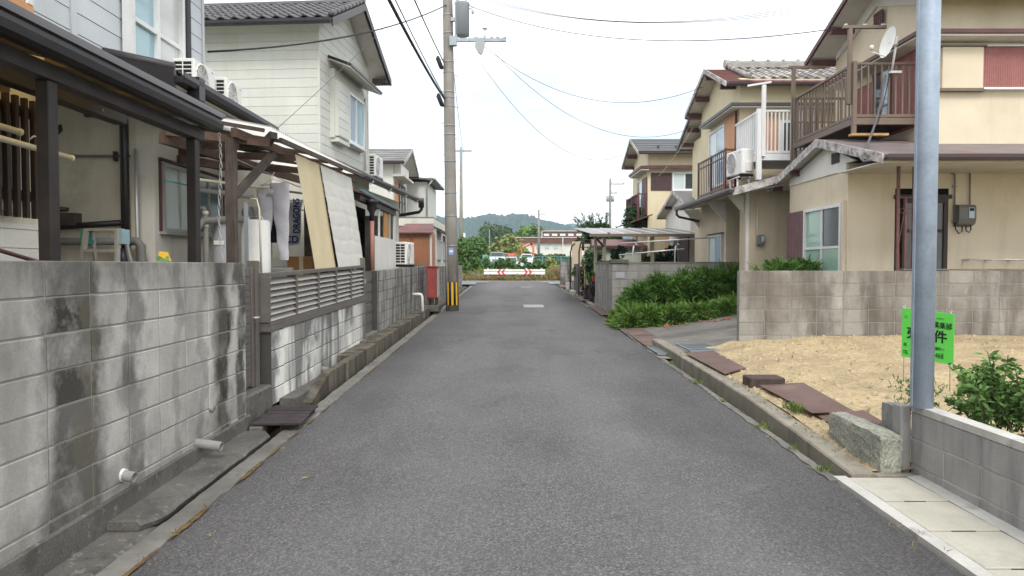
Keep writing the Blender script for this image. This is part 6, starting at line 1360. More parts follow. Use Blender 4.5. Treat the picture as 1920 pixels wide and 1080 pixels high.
# ================================================================ garden walls and hedge on the right
block_wall('block_wall', 'grey garden block wall behind the juniper hedge', (2.66, 17.4), (6.3, 17.4), .3, 1.70, .12, 'block_far', cap=('concrete', .04, .15))
block_wall('block_wall', 'side block wall running up the street beyond the juniper', (2.66, 22.2), (2.66, 17.55), .3, 1.70, .12, 'block_far', cap=('concrete', .04, .15))
for (x, y, lab) in ((2.62, 17.4, 'square block pier with grey cap at the garden wall corner'), (2.95, 22.5, 'block pier with black iron brackets by the garden entrance')):
    p = thing('gate_pier', lab, 'pier', (x, y, .3))
    for k in range(7): part(p, 'block', 'block_far', (x - .18, x + .18, y - .12, y + .12, .3 + k * .2 + .003, .497 + k * .2), ch=.006)
    part(p, 'core', 'mortar_dark', (x - .172, x + .172, y - .112, y + .112, .3, 1.70)); part(p, 'cap', 'concrete_dark', (x - .22, x + .22, y - .16, y + .16, 1.703, 1.80), ch=.01)
    if y > 20:
        for dx in (-.06, .04): part(p, 'bracket', 'bronze_dark', (x + dx, x + dx + .03, y - .17, y - .13, .5, 1.45))
        for z in (.6, .95, 1.3): part(p, 'bracket', 'bronze_dark', (x - .03, x + .04, y - .165, y - .135, z, z + .03))
    else: part(p, 'letter_slot', 'plastic_grey', (x - .1, x + .12, y - .135, y - .122, 1.35, 1.5))
# juniper: two long mounds of feathery sprays
def juniper(label, pts, n, seed, per=26, L=.20, m='leaf_hedge'):
    root = thing('juniper_bush', label, 'bush', (pts[0][0], pts[0][1], .3), 'juniper bushes by the driveway'); q = random.Random(seed); tw = []
    for (x, y, z, rx, ry, rz) in pts:
        for i in range(n):
            a = q.uniform(0, 6.28); e = math.acos(1 - q.random() * 1.05); d = Vector((math.sin(e) * math.cos(a), math.sin(e) * math.sin(a), math.cos(e))); s = q.uniform(.55, 1.08)
            p = Vector((x + d.x * rx * s, y + d.y * ry * s, z + d.z * rz * s)); tw.append((p, Vector((d.x * 1.1, d.y * 1.1, d.z * .5)) ))
    sprays('foliage', m, root, tw, per, L, .013, seed, spread=.45, upb=.2)
    for o_ in [sprays('dead_twigs', 'leaf_dead', root, tw[::9], 4, L * .9, .007, seed + 50, spread=.6, upb=.1),
        sprays('new_shoots', 'leaf_yellow', root, [(p + d * .06, d + Vector((0, 0, .5))) for p, d in tw[::7]], 5, L * 1.15, .009, seed + 80, spread=.25, upb=.3)]: stuff(o_)
    b = MB()
    for (x, y, z, rx, ry, rz) in pts:
        for k in range(5):
            a = q.uniform(0, 6.28); b.tube([(x, y, z - .15), (x + rx * .4 * math.cos(a), y + ry * .4 * math.sin(a), z + rz * .3), (x + rx * .8 * math.cos(a), y + ry * .8 * math.sin(a), z + rz * .55)], .012, 5, .004)
    b.build('stems', 'bark', root)
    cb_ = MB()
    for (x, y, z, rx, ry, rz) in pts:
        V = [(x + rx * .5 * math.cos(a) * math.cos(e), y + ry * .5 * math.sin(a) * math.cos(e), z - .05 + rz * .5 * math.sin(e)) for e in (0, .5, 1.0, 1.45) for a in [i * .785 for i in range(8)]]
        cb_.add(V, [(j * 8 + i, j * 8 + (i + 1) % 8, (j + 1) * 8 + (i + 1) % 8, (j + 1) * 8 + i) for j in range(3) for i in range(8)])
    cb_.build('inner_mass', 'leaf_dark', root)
    return root
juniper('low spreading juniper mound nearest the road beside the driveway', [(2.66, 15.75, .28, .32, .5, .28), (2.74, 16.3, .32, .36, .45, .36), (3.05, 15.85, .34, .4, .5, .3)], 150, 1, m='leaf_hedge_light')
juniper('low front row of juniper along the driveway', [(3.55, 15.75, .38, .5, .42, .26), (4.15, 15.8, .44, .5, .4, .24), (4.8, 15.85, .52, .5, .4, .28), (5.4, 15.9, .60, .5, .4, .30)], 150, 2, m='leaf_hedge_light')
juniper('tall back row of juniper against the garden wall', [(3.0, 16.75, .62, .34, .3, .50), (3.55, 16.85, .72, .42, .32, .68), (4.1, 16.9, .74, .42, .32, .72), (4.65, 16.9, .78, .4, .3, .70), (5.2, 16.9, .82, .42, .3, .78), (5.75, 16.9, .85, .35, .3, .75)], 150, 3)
juniper('small juniper behind the end of the long block wall', [(5.0, 13.2, 1.25, .45, .3, .42), (5.45, 13.3, 1.25, .35, .3, .40)], 90, 6, L=.16)
rock('edging_stone', 'stone', 'pale flat stone lying between the two juniper rows', 'stone', 3.0, 3.5, 16.2, 16.5, .4, .62, 21, .03)
rock('edging_stone', 'stone', 'pale flat stone at the right between the juniper rows', 'stone', 4.6, 5.1, 16.2, 16.5, .6, .85, 22, .03)
b = MB(); q = random.Random(9)
for k in range(26):
    x = 3.0 + 2.6 * q.random(); y = 14.9 + .45 * q.random(); s = q.uniform(.03, .07); z = gz(y) + .02 + (x - 2.7) * .13
    b.add([(x - s, y - s, z), (x + s, y - s * .6, z), (x + s * .8, y + s, z), (x - s, y + s * .7, z), (x, y, z + s * .9)], [(0, 1, 4), (1, 2, 4), (2, 3, 4), (3, 0, 4)])
stuff(tag(b.build('rubble', 'brick_red'), 'broken red brick rubble strewn before the juniper', 'rubble'))
# leafy shrub in the planting bed
sh = thing('leafy_shrub', 'green leafy shrub in the planting bed behind the low wall', 'shrub', (3.75, 5.35, .5)); q = random.Random(31); tw = []; b = MB()
for k in range(36):
    a = q.uniform(0, 6.28); sp_ = q.uniform(.05, .36); h = q.uniform(.18, .58) * (1.15 - sp_ * 1.2); x0, y0 = 3.66 + q.uniform(-.17, .17), 5.3 + q.uniform(-.13, .13)
    p0 = Vector((x0, y0, .42)); p1 = Vector((x0 + sp_ * math.cos(a) * .5, y0 + sp_ * math.sin(a) * .5, .45 + h * .65)); p2 = Vector((x0 + sp_ * math.cos(a), y0 + sp_ * math.sin(a), .45 + h)); b.tube([p0, p1, p2], .006, 5, .003)
    for j in range(26):
        s = .15 + .85 * j / 26; p = p0.lerp(p1, s * 2) if s < .5 else p1.lerp(p2, s * 2 - 1); w = q.uniform(0, 6.28); tw.append((p, Vector((math.cos(w) * .9, math.sin(w) * .9, q.uniform(-.1, .5)))))
b.build('stems', 'bark', sh, True); sprays('foliage', 'leaf_shrub', sh, tw, 2, .07, .0155, 41, spread=.4, upb=.05)
sh2 = thing('small_weed_shrub', 'thin grey-green weed at the back of the planting bed', 'shrub', (3.2, 5.5, .5)); tw = [(Vector((3.15 + q.uniform(-.12, .18), 5.5 + q.uniform(-.15, .15), .5 + .25 * q.random())), Vector((q.uniform(-.5, .5), q.uniform(-.5, .5), .9))) for _ in range(120)]; sprays('foliage', 'leaf_shrub', sh2, tw, 3, .05, .006, 12, spread=.5)
rock('garden_rock', 'lava_rock', 'dark rock behind the shrub in the planting bed', 'rock', 3.85, 4.3, 4.7, 5.1, .4, .66, 33, .03)
# weeds and dry grass: gutter edges, kerb, plot
def tufts(name, m, label, spots, per, L, wid, seed, up=.8):
    root = thing(name, label, 'weeds', (spots[0][0], spots[0][1], spots[0][2])); root['kind'] = 'stuff'
    o = sprays('blades', m, root, [(Vector(p), Vector((0, 0, .7))) for p in spots], per, L, wid, seed, spread=.55, upb=up); o['kind'] = 'stuff'; return root
q = random.Random(77)
tufts('weeds', 'leaf_weed', 'green weeds growing along the right gutter edge', [(2.36 + q.uniform(-.05, .05), y, gz(y)) for y in [5.3, 5.35, 5.9, 6.6, 6.65, 6.7, 7.8, 8.9, 8.95, 10.5, 12.2, 12.25, 13.5, 14.6, 15.9, 16.0, 16.2, 17.5, 18.2, 23, 24.5, 27, 28.5, 30] for _ in range(3)], 9, .05, .004, 3)
tufts('weeds', 'leaf_weed', 'small green weed tuft on the kerb beside the large rusty plate', [(2.74 + q.uniform(-.05, .05), 6.85 + q.uniform(-.12, .12), .24) for _ in range(20)] + [(2.94 + q.uniform(-.04, .04), 5.6 + q.uniform(-.1, .1), .3) for _ in range(16)], 9, .075, .005, 4)
tufts('dry_grass', 'leaf_dry', 'dry straw debris along both road edges', [(q.choice([2.33, -1.98]) + q.gauss(0, .05), 1 + 30 * q.random() ** 1.3, 0) for _ in range(420)], 4, .035, .003, 5, up=-.15)
for o in list(bpy.data.objects):
    if o.name.startswith('dry_grass'): pass
def fix_heights(o):
    me = o.data; w = WO[o.name]; n = len(me.vertices); a = np.empty(n * 3); me.vertices.foreach_get('co', a); a = a.reshape(-1, 3); y = a[:, 1] + w.y
    a[:, 2] += .0173 * np.clip(y, 0, 40) + .012; me.vertices.foreach_set('co', a.ravel()); me.update()
for o in bpy.data.objects:
    if o.name.startswith('dry_grass'):
        for c in o.children: fix_heights(c)
q = random.Random(171)
tufts('soil_spill', 'leaf_dry', 'straw and crumbs of soil spilt over the right kerb', [(2.55 + abs(q.gauss(0, .12)), y, gz(y) + koff(y)) for y in [5.4 + 5.5 * q.random() for _ in range(150)]], 4, .03, .004, 15, up=-.3)
tufts('weeds', 'leaf_weed', 'scattered seedlings on the bare building plot', [(x, y, lot_z(x, y)) for x, y in [(3.0 + 5 * q.random(), 6 + 4.6 * q.random()) for _ in range(26)]], 7, .05, .004, 16)
# moss and rusty silt in the seam between asphalt and concrete
b = MB(); q = random.Random(15)
for (y0, y1, wm) in ((2.6, 3.9, .022), (4.0, 4.55, .03), (5.0, 5.55, .03), (5.62, 5.95, .016), (6.3, 6.5, .014), (6.75, 7.0, .02), (7.25, 7.6, .014), (9.5, 10.2, .012), (11.5, 12.6, .014)):
    n = int((y1 - y0) / .03); V = []; w1 = w2 = .002
    for i in range(n + 1):
        y = y0 + (y1 - y0) * i / n; e = math.sin(math.pi * i / n) ** .5; w1 = .6 * w1 + .4 * q.uniform(.1, 1) * wm * e; w2 = .6 * w2 + .4 * q.uniform(.1, 1) * wm * e
        V += [(-1.97 - w1, y, gz(y) + .0105), (-1.968, y, gz(y) + .017), (-1.966 + w2, y, gz(y) + .0105)]
    b.add(V, [(3 * i + k, 3 * i + k + 1, 3 * i + 4 + k, 3 * i + 3 + k) for i in range(n) for k in (0, 1)])
stuff(tag(b.build('moss', 'water_stain', org=(-1.97, 5, .1)), 'brown moss and silt in the seam along the left road edge', 'moss'))
# fallen leaves and litter on the road
b = MB()
for (x, y) in ((-.9, 7.55), (-1.05, 12.3), (-.75, 11.6), (-1.2, 8.2), (-1.75, 4.05), (-1.5, 5.1), (.35, 9.6), (-.6, 6.2), (.9, 13.4), (-1.3, 14.5)):
    s = q.uniform(.012, .022); a = q.uniform(0, 6.28); z = gz(y) + .024
    b.add([(x + s * 1.6 * math.cos(a), y + s * 1.6 * math.sin(a), z), (x - s * math.sin(a) * .6, y + s * math.cos(a) * .6, z + .006), (x - s * 1.6 * math.cos(a), y - s * 1.6 * math.sin(a), z), (x + s * math.sin(a) * .6, y - s * math.cos(a) * .6, z + .004)], [(0, 1, 2, 3)])
stuff(tag(b.build('leaf_litter', 'leaf_dry', org=(0, 8, .1)), 'few dry fallen leaves scattered on the asphalt', 'leaves'))

# ================================================================ carport, arch, shed, pots further up on the right
cp = thing('carport', 'flat carport with pale ribbed sheet roof on cream posts', 'carport', (4, 22, .62))
for (x, y) in ((2.94, 22.6), (4.47, 22.6), (2.94, 25.0), (4.9, 25.0)): part(cp, 'post', 'pvc_cream', (x - .05, x + .05, y - .05, y + .05, .6, 2.66))
npan = 7
for k in range(npan):
    xa = 2.3 + k * .5; xb = xa + .47
    MB().slab((xa + .12, 21.6, 2.62), (xb + .12, 21.6, 2.62), (xb - .15, 25.2, 2.98), (xa - .15, 25.2, 2.98), .01).build('roof_panel', 'poly_roof', cp)
    MB().bar((xb + .135, 21.6, 2.625), (xb - .135, 25.2, 2.985), .035, .02).build('roof_rib', 'aluminium_white', cp)
part(cp, 'front_beam', 'bronze', (2.35, 5.9, 21.55, 21.62, 2.53, 2.61)); part(cp, 'side_beam', 'bronze', (2.9, 2.98, 21.6, 25.1, 2.60, 2.66)); MB().bar((2.5, 21.65, 2.56), (2.92, 22.6, 2.25), .05, .05).build('strut', 'bronze', cp)
lp2 = thing('laundry_stand', 'steel laundry bars on curved stands behind the garden wall', 'laundry stand', (4, 19, .6))
for (z, x0, x1) in ((2.32, 3.0, 5.65), (2.0, 2.95, 4.6)): MB().tube([(x0, 19.6, z - .06), (x1, 19.0, z + .1)], .018, 8).build('bar', 'rail_steel', lp2, True)
for x in (3.3, 4.45): MB().tube([(x, 19.4, .6), (x, 19.4, 2.0), (x + .02, 19.4, 2.18), (x + .08, 19.4, 2.25), (x + .13, 19.4, 2.2)], .02, 8).build('stand', 'rail_steel', lp2, True)
# green shed with red roof
gs = thing('garden_shed', 'pale green metal shed with red-brown roof behind the garden entrance', 'shed', (3.9, 28, .6)); part(gs, 'wall', 'shed_green', (3.2, 5.0, 27.5, 30, .6, 2.35)); b = MB()
for k in range(18): b.box(3.2 + k * .1, 3.24 + k * .1, 27.485, 27.498, .65, 2.33)
b.build('wall_ribs', 'shed_green', gs); MB().slab((3.0, 27.3, 2.42), (5.2, 27.3, 2.42), (5.0, 29.0, 2.72), (3.2, 29.0, 2.72), .04).build('roof', 'roof_red', gs); part(gs, 'fascia', 'trim_maroon', (3.0, 5.2, 27.26, 27.3, 2.34, 2.42))
part(gs, 'corner_post', 'plaster_white', (3.10, 3.2, 27.42, 27.55, .6, 2.4)); part(gs, 'door', 'shed_beige', (2.85, 3.08, 28.0, 28.03, .6, 2.5)); MB().bar((2.75, 27.4, 1.98), (3.08, 27.4, 2.25), .05, .09).build('brace', 'plaster_white', gs)
ar = thing('garden_arch', 'dark metal garden arch frame with rungs over the entrance', 'arch', (2.8, 27, .5))
for (x, y) in ((2.55, 31.0), (2.55, 27.0), (3.0, 27.0)):
    MB().tube([(x, y, .5), (x, y, 2.2), (x + .06, y, 2.5), (x + .2, y, 2.62)] if x < 2.9 else [(x, y, .5), (x, y, 2.6)], .03, 7).build('upright', 'bronze_dark', ar, True)
for z in (2.62, 2.5, 2.35, 1.72, 1.6): MB().tube([(2.6, 27.0, z), (3.02, 27.05, z)], .018, 6).build('rung', 'bronze_dark', ar, True)
part(ar, 'hood', 'shed_beige', (2.62, 3.05, 31.0, 31.04, 1.0, 2.7))
gg = thing('garden_gate', 'dark brown metal garden gate standing open by the gutter', 'gate', (2.55, 26.5, .5)); part(gg, 'leaf', 'bronze_dark', (2.55, 2.58, 27.2, 29.2, .55, 1.72))
for z in (.6, .9, 1.2, 1.5, 1.7): part(gg, 'rung', 'bronze', (2.5, 2.95, 26.4, 26.43, z, z + .03))
for x in (2.5, 2.72, 2.93): part(gg, 'upright', 'bronze', (x, x + .03, 26.39, 26.44, .5, 1.75))
block_wall('block_wall', 'short dark block wall at the far right street corner', (2.45, 36.2), (3.2, 36.2), .5, 1.85, .12, 'block_grey', mort='mortar_dark')
rock('lava_rock', 'lava_rock', 'larger dark lava rock by the garden entrance', 'rock', 2.62, 2.98, 23.6, 24.2, .4, 1.08, 51, .07, 5)
rock('lava_rock', 'lava_rock', 'smaller dark lava rock beside the gate', 'rock', 2.55, 2.8, 24.6, 25.0, .4, .95, 52, .06, 5)
tp = thing('flower_pot', 'orange terracotta planter on the lava rock', 'pot', (2.85, 23.9, 1.05)); MB().add([(2.74, 23.8, 1.08), (2.94, 23.8, 1.08), (2.94, 24.0, 1.08), (2.74, 24.0, 1.08), (2.70, 23.76, 1.30), (2.98, 23.76, 1.30), (2.98, 24.04, 1.30), (2.70, 24.04, 1.30)], [(0, 1, 2, 3), (0, 1, 5, 4), (1, 2, 6, 5), (2, 3, 7, 6), (3, 0, 4, 7)]).build('pot', 'terracotta', tp); part(tp, 'soil', 'soil', (2.72, 2.96, 23.78, 24.02, 1.26, 1.285))
wpot = thing('flower_pot', 'white plastic bucket pot beside the far gutter', 'pot', (2.55, 33, .55)); MB().tube([(2.55, 31.8, gz(31.8) + .02), (2.55, 31.8, gz(31.8) + .35)], .11, 12, .15).build('pot', 'pvc_white', wpot)
single('mounting_block', 'concrete_edge', 'white concrete block at the garden entrance', 'block', (2.4, 2.85, 28.2, 29.6, gz(28) - .1, gz(28) + .16), ch=.02)
lz_ = thing('garden_shrub', 'leafy garden shrub behind the terracotta planter', 'shrub', (2.9, 24.8, .6)); leaves('foliage', 'leaf_mid', lz_, clumps((2.95, 24.9, 1.35), (.3, .5, .5), 9, 3), 1500, .07, 9, 1.5); MB().tube([(2.95, 24.9, .5), (2.95, 24.9, 1.4)], .03, 6, .01).build('stem', 'bark', lz_)
tree('garden_tree', 'spiky dark garden tree rising over the carport', (3.6, 31.5, .6), 3.2, clumps((3.75, 31.5, 2.9), (.85, .8, .55), 12, 5), 2600, .11, 'leaf_dark', 14, .07, elong=2.2)
st_ = thing('garden_shrub', 'upright branching sprays at the top of the garden tree', 'shrub', (3.7, 31, 3)); q = random.Random(8); tw = []
for k in range(26):
    a = q.uniform(-1.35, 1.35); L = q.uniform(.5, 1.05); b0 = Vector((3.75 + q.uniform(-.4, .4), 31.4, 3.05)); d = Vector((math.sin(a), q.uniform(-.2, .2), math.cos(a))); 
    for j in range(14): tw.append((b0 + d * L * j / 14, d))
sprays('foliage', 'leaf_mid', st_, tw, 7, .13, .016, 6, spread=.6)
for (u, Y, zc, rx, rz, n, lab, m, s) in ((1110, 26.5, 1.75, .35, .6, 900, 'thin garden shrub under the left end of the carport', 'leaf_dark', 1), (1190, 28, 3.3, .8, .55, 2200, 'rounded dark tree crown over the carport roof', 'leaf_dark', 2), (1235, 25, 1.9, .6, .45, 1200, 'dark shrub behind the second carport post', 'leaf_dark', 3), (1160, 24.5, 1.75, .35, .5, 800, 'small shrub seen under the carport', 'leaf_dark', 4), (1270, 19.4, 1.35, .8, .3, 900, 'yellow-green plants along the garden wall', 'leaf_yellow', 5), (1090, 29, 1.3, .35, .5, 700, 'shrub beside the dark garden gate', 'leaf_mid', 7)):
    x = (u - 958) * Y / FPX; r_ = thing('garden_shrub', lab, 'shrub', (x, Y, .6)); leaves('foliage', m, r_, clumps((x, Y, zc), (rx, .5, rz), 9, s), n, .08, s + 20, 1.6); MB().tube([(x, Y, .5), (x + .05, Y, zc)], .04, 6, .015).build('stem', 'bark', r_)
# ================================================================ far end of the street
gr = thing('guard_rail', 'white corrugated guard rail with red chevrons at the street end', 'guard rail', (.15, 44.2, .7))
prof = [(0, 0), (-.05, .02), (-.05, .10), (-.01, .14), (-.01, .19), (-.05, .23), (-.05, .31), (0, .33)]
MB().prism([(-1.75, 44.2 + a, 1.08 + z) for a, z in prof] + [(-1.75, 44.22, 1.41), (-1.75, 44.22, 1.08)], (3.8, 0, 0)).build('beam', 'plastic_white', gr)
for x in (-1.5, -.3, .9, 1.85): part(gr, 'post', 'rail_steel', (x - .05, x + .05, 44.22, 44.32, .6, 1.5))
for (x, s) in ((-.86, -1), (-.60, -1), (.92, 1), (1.18, 1)):
    w = .13; cz = 1.245
    MB().prism([(x - s * w * .5, 44.146, cz + .16), (x + s * w * .5, 44.146, cz), (x - s * w * .5, 44.146, cz - .16), (x - s * w * 1.4, 44.146, cz - .16), (x - s * w * .4, 44.146, cz), (x - s * w * 1.4, 44.146, cz + .16)], (0, .01, 0)).build('chevron', 'red_bright', gr)
cbk = thing('concrete_barrier', 'low weathered concrete block row under the guard rail', 'barrier', (-.4, 44.7, .7))
for k in range(4): part(cbk, 'block', 'concrete', (-2.6 + k * 1.2, -1.41 + k * 1.2, 44.45, 44.8, .6, 1.13 + (.02 if k % 2 else 0)), ch=.02)
q = random.Random(19)
def weeds(label, x0, x1, y0, y1, h, n, m, seed, wid=.02, z0=.68):
    q = random.Random(seed); pts = []
    for _ in range(n):
        y = q.uniform(y0, y1); pts.append((Vector((q.uniform(x0, x1), y, far_z(y) - .02 + h * .25 * q.random())), Vector((0, 0, .8))))
    r = thing('weeds', label, 'weeds', ((x0 + x1) / 2, y0, z0)); r['kind'] = 'stuff'; o = sprays('blades', m, r, pts, 8, h, wid, seed, spread=.45, upb=.5); o['kind'] = 'stuff'
weeds('orange-tinged weeds along the far kerb', -4, 4.5, 43.8, 44.4, .35, 300, 'leaf_dry', 1)
weeds('green weeds behind the guard rail', -6, 6, 45, 50, .5, 1000, 'leaf_field', 2, .03)
weeds('tall yellow grass of the overgrown field', -9, 9, 50, 60, .42, 1500, 'leaf_yellow', 3, .04)
weeds('reddish weeds by the far right wall', 2.6, 4.6, 44, 48, .7, 200, 'leaf_dry', 4, .04)
def bush(label, x, y, rx, ry, h, n, m, seed, size=.22, name='field_bush', group='bushes of the field beyond the street', k=10, flat=1.0):
    r = thing(name, label, 'bush', (x, y, far_z(y)), group); leaves('foliage', m, r, clumps((x, y, far_z(y) + h * .5), (rx, ry, h * .5), k, seed, flat), n, size, seed, 1.3)
    b = MB(); qq = random.Random(seed)
    for _ in range(4): b.tube([(x, y, far_z(y) - .05), (x + qq.uniform(-.5, .5) * rx, y, far_z(y) + h * .6)], .05, 5, .02)
    b.build('stems', 'bark', r); return r
for k, (u0, u1, hh) in enumerate(((895, 925, 1.25), (922, 948, 1.2), (945, 972, 1.25), (968, 996, 1.3), (992, 1020, 1.2), (1016, 1045, 1.35))):
    Y = 58 + (k % 2) * 1.5; bush(['leftmost', 'second', 'third', 'fourth', 'fifth', 'rightmost'][k] + ' clump of the dark field hedge below the cars, counted from the left', hx((u0 + u1) / 2, Y), Y, (u1 - u0) / 2 * Y / FPX * 1.1, .7, hh, 900, 'leaf_mid' if k != 5 else 'leaf_yellow', 60 + k, .16)
bush('big green bush left of the road end', hx(864, 52), 52, 1.2, 1.3, 2.6, 3200, 'leaf_mid', 70, .17)
bush('dense bush behind the concrete pole on the left', hx(880, 60), 60, 1.25, 1.2, 3.2, 3400, 'leaf_mid', 71, .2)
bush('tall leafy bush beside the second pole', hx(856, 47), 47, .9, 1.1, 2.5, 2200, 'leaf_mid', 72, .15)
bush('bright bush left of the parked van', hx(897, 84), 84, 1.2, 1.2, 3.3, 2000, 'leaf_mid', 73, .2)
bush('reed-like olive bush behind the parked van', hx(935, 100), 100, 3.4, 2, 4.6, 2400, 'leaf_field', 74, .4)
bush('olive bush beside the factory wall', hx(955, 105), 105, 1.5, 2, 4.0, 1200, 'leaf_field', 75, .35)
bush('trimmed dark hedge in front of the factory', hx(1035, 108), 108, 3.8, .8, 2.4, 2600, 'leaf_far', 76, .3, k=16)
bush('clipped dark hedge end by the excavator', hx(1003, 107), 107, 1.2, .8, 2.2, 900, 'leaf_far', 77, .3)
bush('sparse yellow sapling near the excavator', hx(976, 90), 90, .6, .5, 3.6, 260, 'leaf_yellow', 78, .18)
# far trees
for (u, v, Y, rx, rz, n, lab, m, s) in ((925, 446, 210, 5.5, 4.8, 2600, 'round dark tree before the hills', 'leaf_far', 1), (938, 452, 190, 4, 3.2, 1500, 'smaller dark tree beside the round one before the hills', 'leaf_far', 2), (981, 440, 180, 4, 2.6, 1600, 'bright green tree behind the factory roof', 'leaf_far_light', 3), (985, 444, 178, 2.6, 2, 700, 'low bright green tree at the factory roof edge', 'leaf_far_light', 4)):
    x = hx(u, Y); z = zat(v, Y); tree('far_tree', lab, (x, Y, 1), z - 1 + rz, clumps((x, Y, z), (rx, rx, rz), 11, s), n, .55, m, s + 90, .3, group='trees before the hills', limbs=4)
r = thing('embankment', 'long dark embankment hedge line in front of the hills', 'hedge', (-30, 240, 1)); r['kind'] = 'stuff'
o = leaves('foliage', 'leaf_far', r, [(-90 + k * 6, 240 + (k % 3) * 4, 5.0, 5, 4, 3.6 + (k % 4) * .5) for k in range(32)], 9000, .9, 5, 1.2); o['kind'] = 'stuff'
part(r, 'bank', 'field', (-120, 60, 244, 250, .8, 8.2))
# mesh fence
mf = thing('mesh_fence', 'blue-green mesh fence in front of the parked cars', 'fence', (2, 72, 1.1))
for k in range(15): part(mf, 'post', 'fence_mesh', (-3.6 + k * .95, -3.54 + k * .95, 71.97, 72.03, 1.0, 2.62))
for z in (1.3, 1.75, 2.2, 2.58): part(mf, 'rail', 'fence_mesh', (-3.6, 9.75, 71.985, 72.015, z, z + .035))
b = MB()
for k in range(150): b.box(-3.6 + k * .0893, -3.588 + k * .0893, 71.99, 72.01, 1.1, 2.6)
b.build('mesh', 'fence_mesh', mf)
single('metal_cabinet', 'fence_mesh', 'dark teal box by the fence left of the van', 'box', (hx(902, 76) - .6, hx(902, 76) + .6, 75.5, 76.5, 1.2, 2.8))
# cars
def car(label, x, y, w, h, body, cat, van=False, z=1.25, L=3.6):
    r = thing('parked_car', label, cat, (x, y, z), 'cars parked beyond the fence'); hw = w / 2
    hood = .72 * h if van else .55 * h
    P = [(0, .3), (0, hood * .8), (.12, hood), ((.55 if van else 1.0), hood + .02), ((.95 if van else 1.6), h - .06), ((1.3 if van else 1.9), h), (L - .35, h), (L - .05, h * .62), (L, .35)]
    b = MB(); n = len(P); tw = [1, 1, 1, .97, .82, .8, .8, .95, 1]
    V = [(x - hw * tw[i], y + p[0], z + p[1]) for i, p in enumerate(P)] + [(x + hw * tw[i], y + p[0], z + p[1]) for i, p in enumerate(P)]
    b.add(V, [(i, i + 1, n + i + 1, n + i) for i in range(n - 1)] + [(n - 1, 0, n, 2 * n - 1), tuple(range(n)), tuple(range(n, 2 * n))[::-1]]); b.build('body', body, r)
    y3, y4 = P[3], P[4]; m3 = lambda k: (y + y3[0] + (y4[0] - y3[0]) * k - .012, z + y3[1] + (y4[1] - y3[1]) * k + .012)
    a, c = m3(.08), m3(.94); MB().add([(x - hw * .88, *a), (x + hw * .88, *a), (x + hw * .74, *c), (x - hw * .74, *c)], [(0, 1, 2, 3)]).build('windscreen', 'car_glass', r)
    for s in (-1, 1):
        MB().add([(x + s * hw * .985, y + y3[0] + .25, z + y3[1] + .04), (x + s * hw * .975, y + L - .5, z + hood + .06), (x + s * hw * .83, y + L - .6, z + h - .1), (x + s * hw * .84, y + y4[0] + .2, z + h - .1)], [(0, 1, 2, 3)]).build('side_window', 'car_glass', r)
        part(r, 'headlight', 'porcelain', (x + s * hw * .78 - .13, x + s * hw * .78 + .13, y - .015, y + .05, z + hood * .62, z + hood * .8)); part(r, 'mirror', body, (x + s * hw * 1.02, x + s * hw * 1.18, y + y3[0] + .2, y + y3[0] + .28, z + hood + .02, z + hood + .16))
        for yy in (.65, L - .7): MB().tube([(x + s * (hw - .16), y + yy, z + .3), (x + s * (hw + .01), y + yy, z + .3)], .3, 14).build('wheel', 'black', r)
    part(r, 'grille', 'black', (x - hw * .45, x + hw * .45, y - .012, y + .01, z + .42, z + .42 + hood * .2)); part(r, 'number_plate', 'plastic_white', (x - .17, x + .17, y - .025, y - .013, z + .36, z + .5))
    return r
car('dark grey van parked behind the fence, leftmost vehicle', hx(930, 80), 80, 1.72, 1.95, 'car_grey', 'van', True)
car('red car mostly hidden behind the grey van', hx(941, 85), 85, 1.5, 1.9, 'car_red', 'car', True)
car('white sedan parked between the grey van and the excavator', hx(957, 82), 82, 1.45, 1.42, 'car_white', 'car')
car('white small van parked in front of the excavator', hx(986, 81), 81, 1.42, 1.75, 'car_white', 'van', True)
# excavator
Y = 92; X0 = hx(958, Y); ex = thing('excavator', 'orange excavator with raised folded arm behind the parked cars', 'excavator', (X0, Y, 1.3))
part(ex, 'house', 'excavator_orange', (X0 - .9, X0 + 1.1, Y - 1, Y + 1, 2.3, 3.2), ch=.1); part(ex, 'counterweight', 'excavator_orange', (X0 - 1.3, X0 - .92, Y - .9, Y + .9, 2.3, 3.05), ch=.1)
cabx = part(ex, 'cab', 'excavator_orange', (X0 + .25, X0 + 1.15, Y - 1.02, Y - .1, 3.205, 3.3)); part(ex, 'cab_glass', 'car_glass', (X0 + .3, X0 + 1.1, Y - 1, Y - .15, 3.305, 3.7))
for s in (-1, 1): part(ex, 'track', 'black', (X0 - 1.5, X0 + 1.5, Y + s * .9 - .3, Y + s * .9 + .3, 1.3, 2.1), ch=.2)
E = lambda u, v: Vector((hx(u, Y), Y - .2, zat(v, Y)))
MB().prism([E(968, 482), E(973, 466), E(978, 459), E(991, 455.5), E(996, 456), E(996, 459.5), E(990, 460.5), E(981, 464), E(976, 472), E(975, 484)], (0, .5, 0)).build('boom', 'excavator_orange', ex)
MB().prism([E(992, 456), E(997.5, 455), E(1000, 466), E(999.5, 484), E(996.5, 484), E(996, 467)], (0, .45, 0)).build('arm', 'excavator_orange', ex); MB().tube([E(978, 464) + Vector((0, -.1, 0)), E(990, 457) + Vector((0, -.1, 0))], .07, 8).build('ram', 'rail_steel', ex)
MB().prism([E(995, 482), E(1001, 482), E(1002, 490), E(997, 492)], (0, .9, 0)).build('bucket', 'rust_dark', ex)
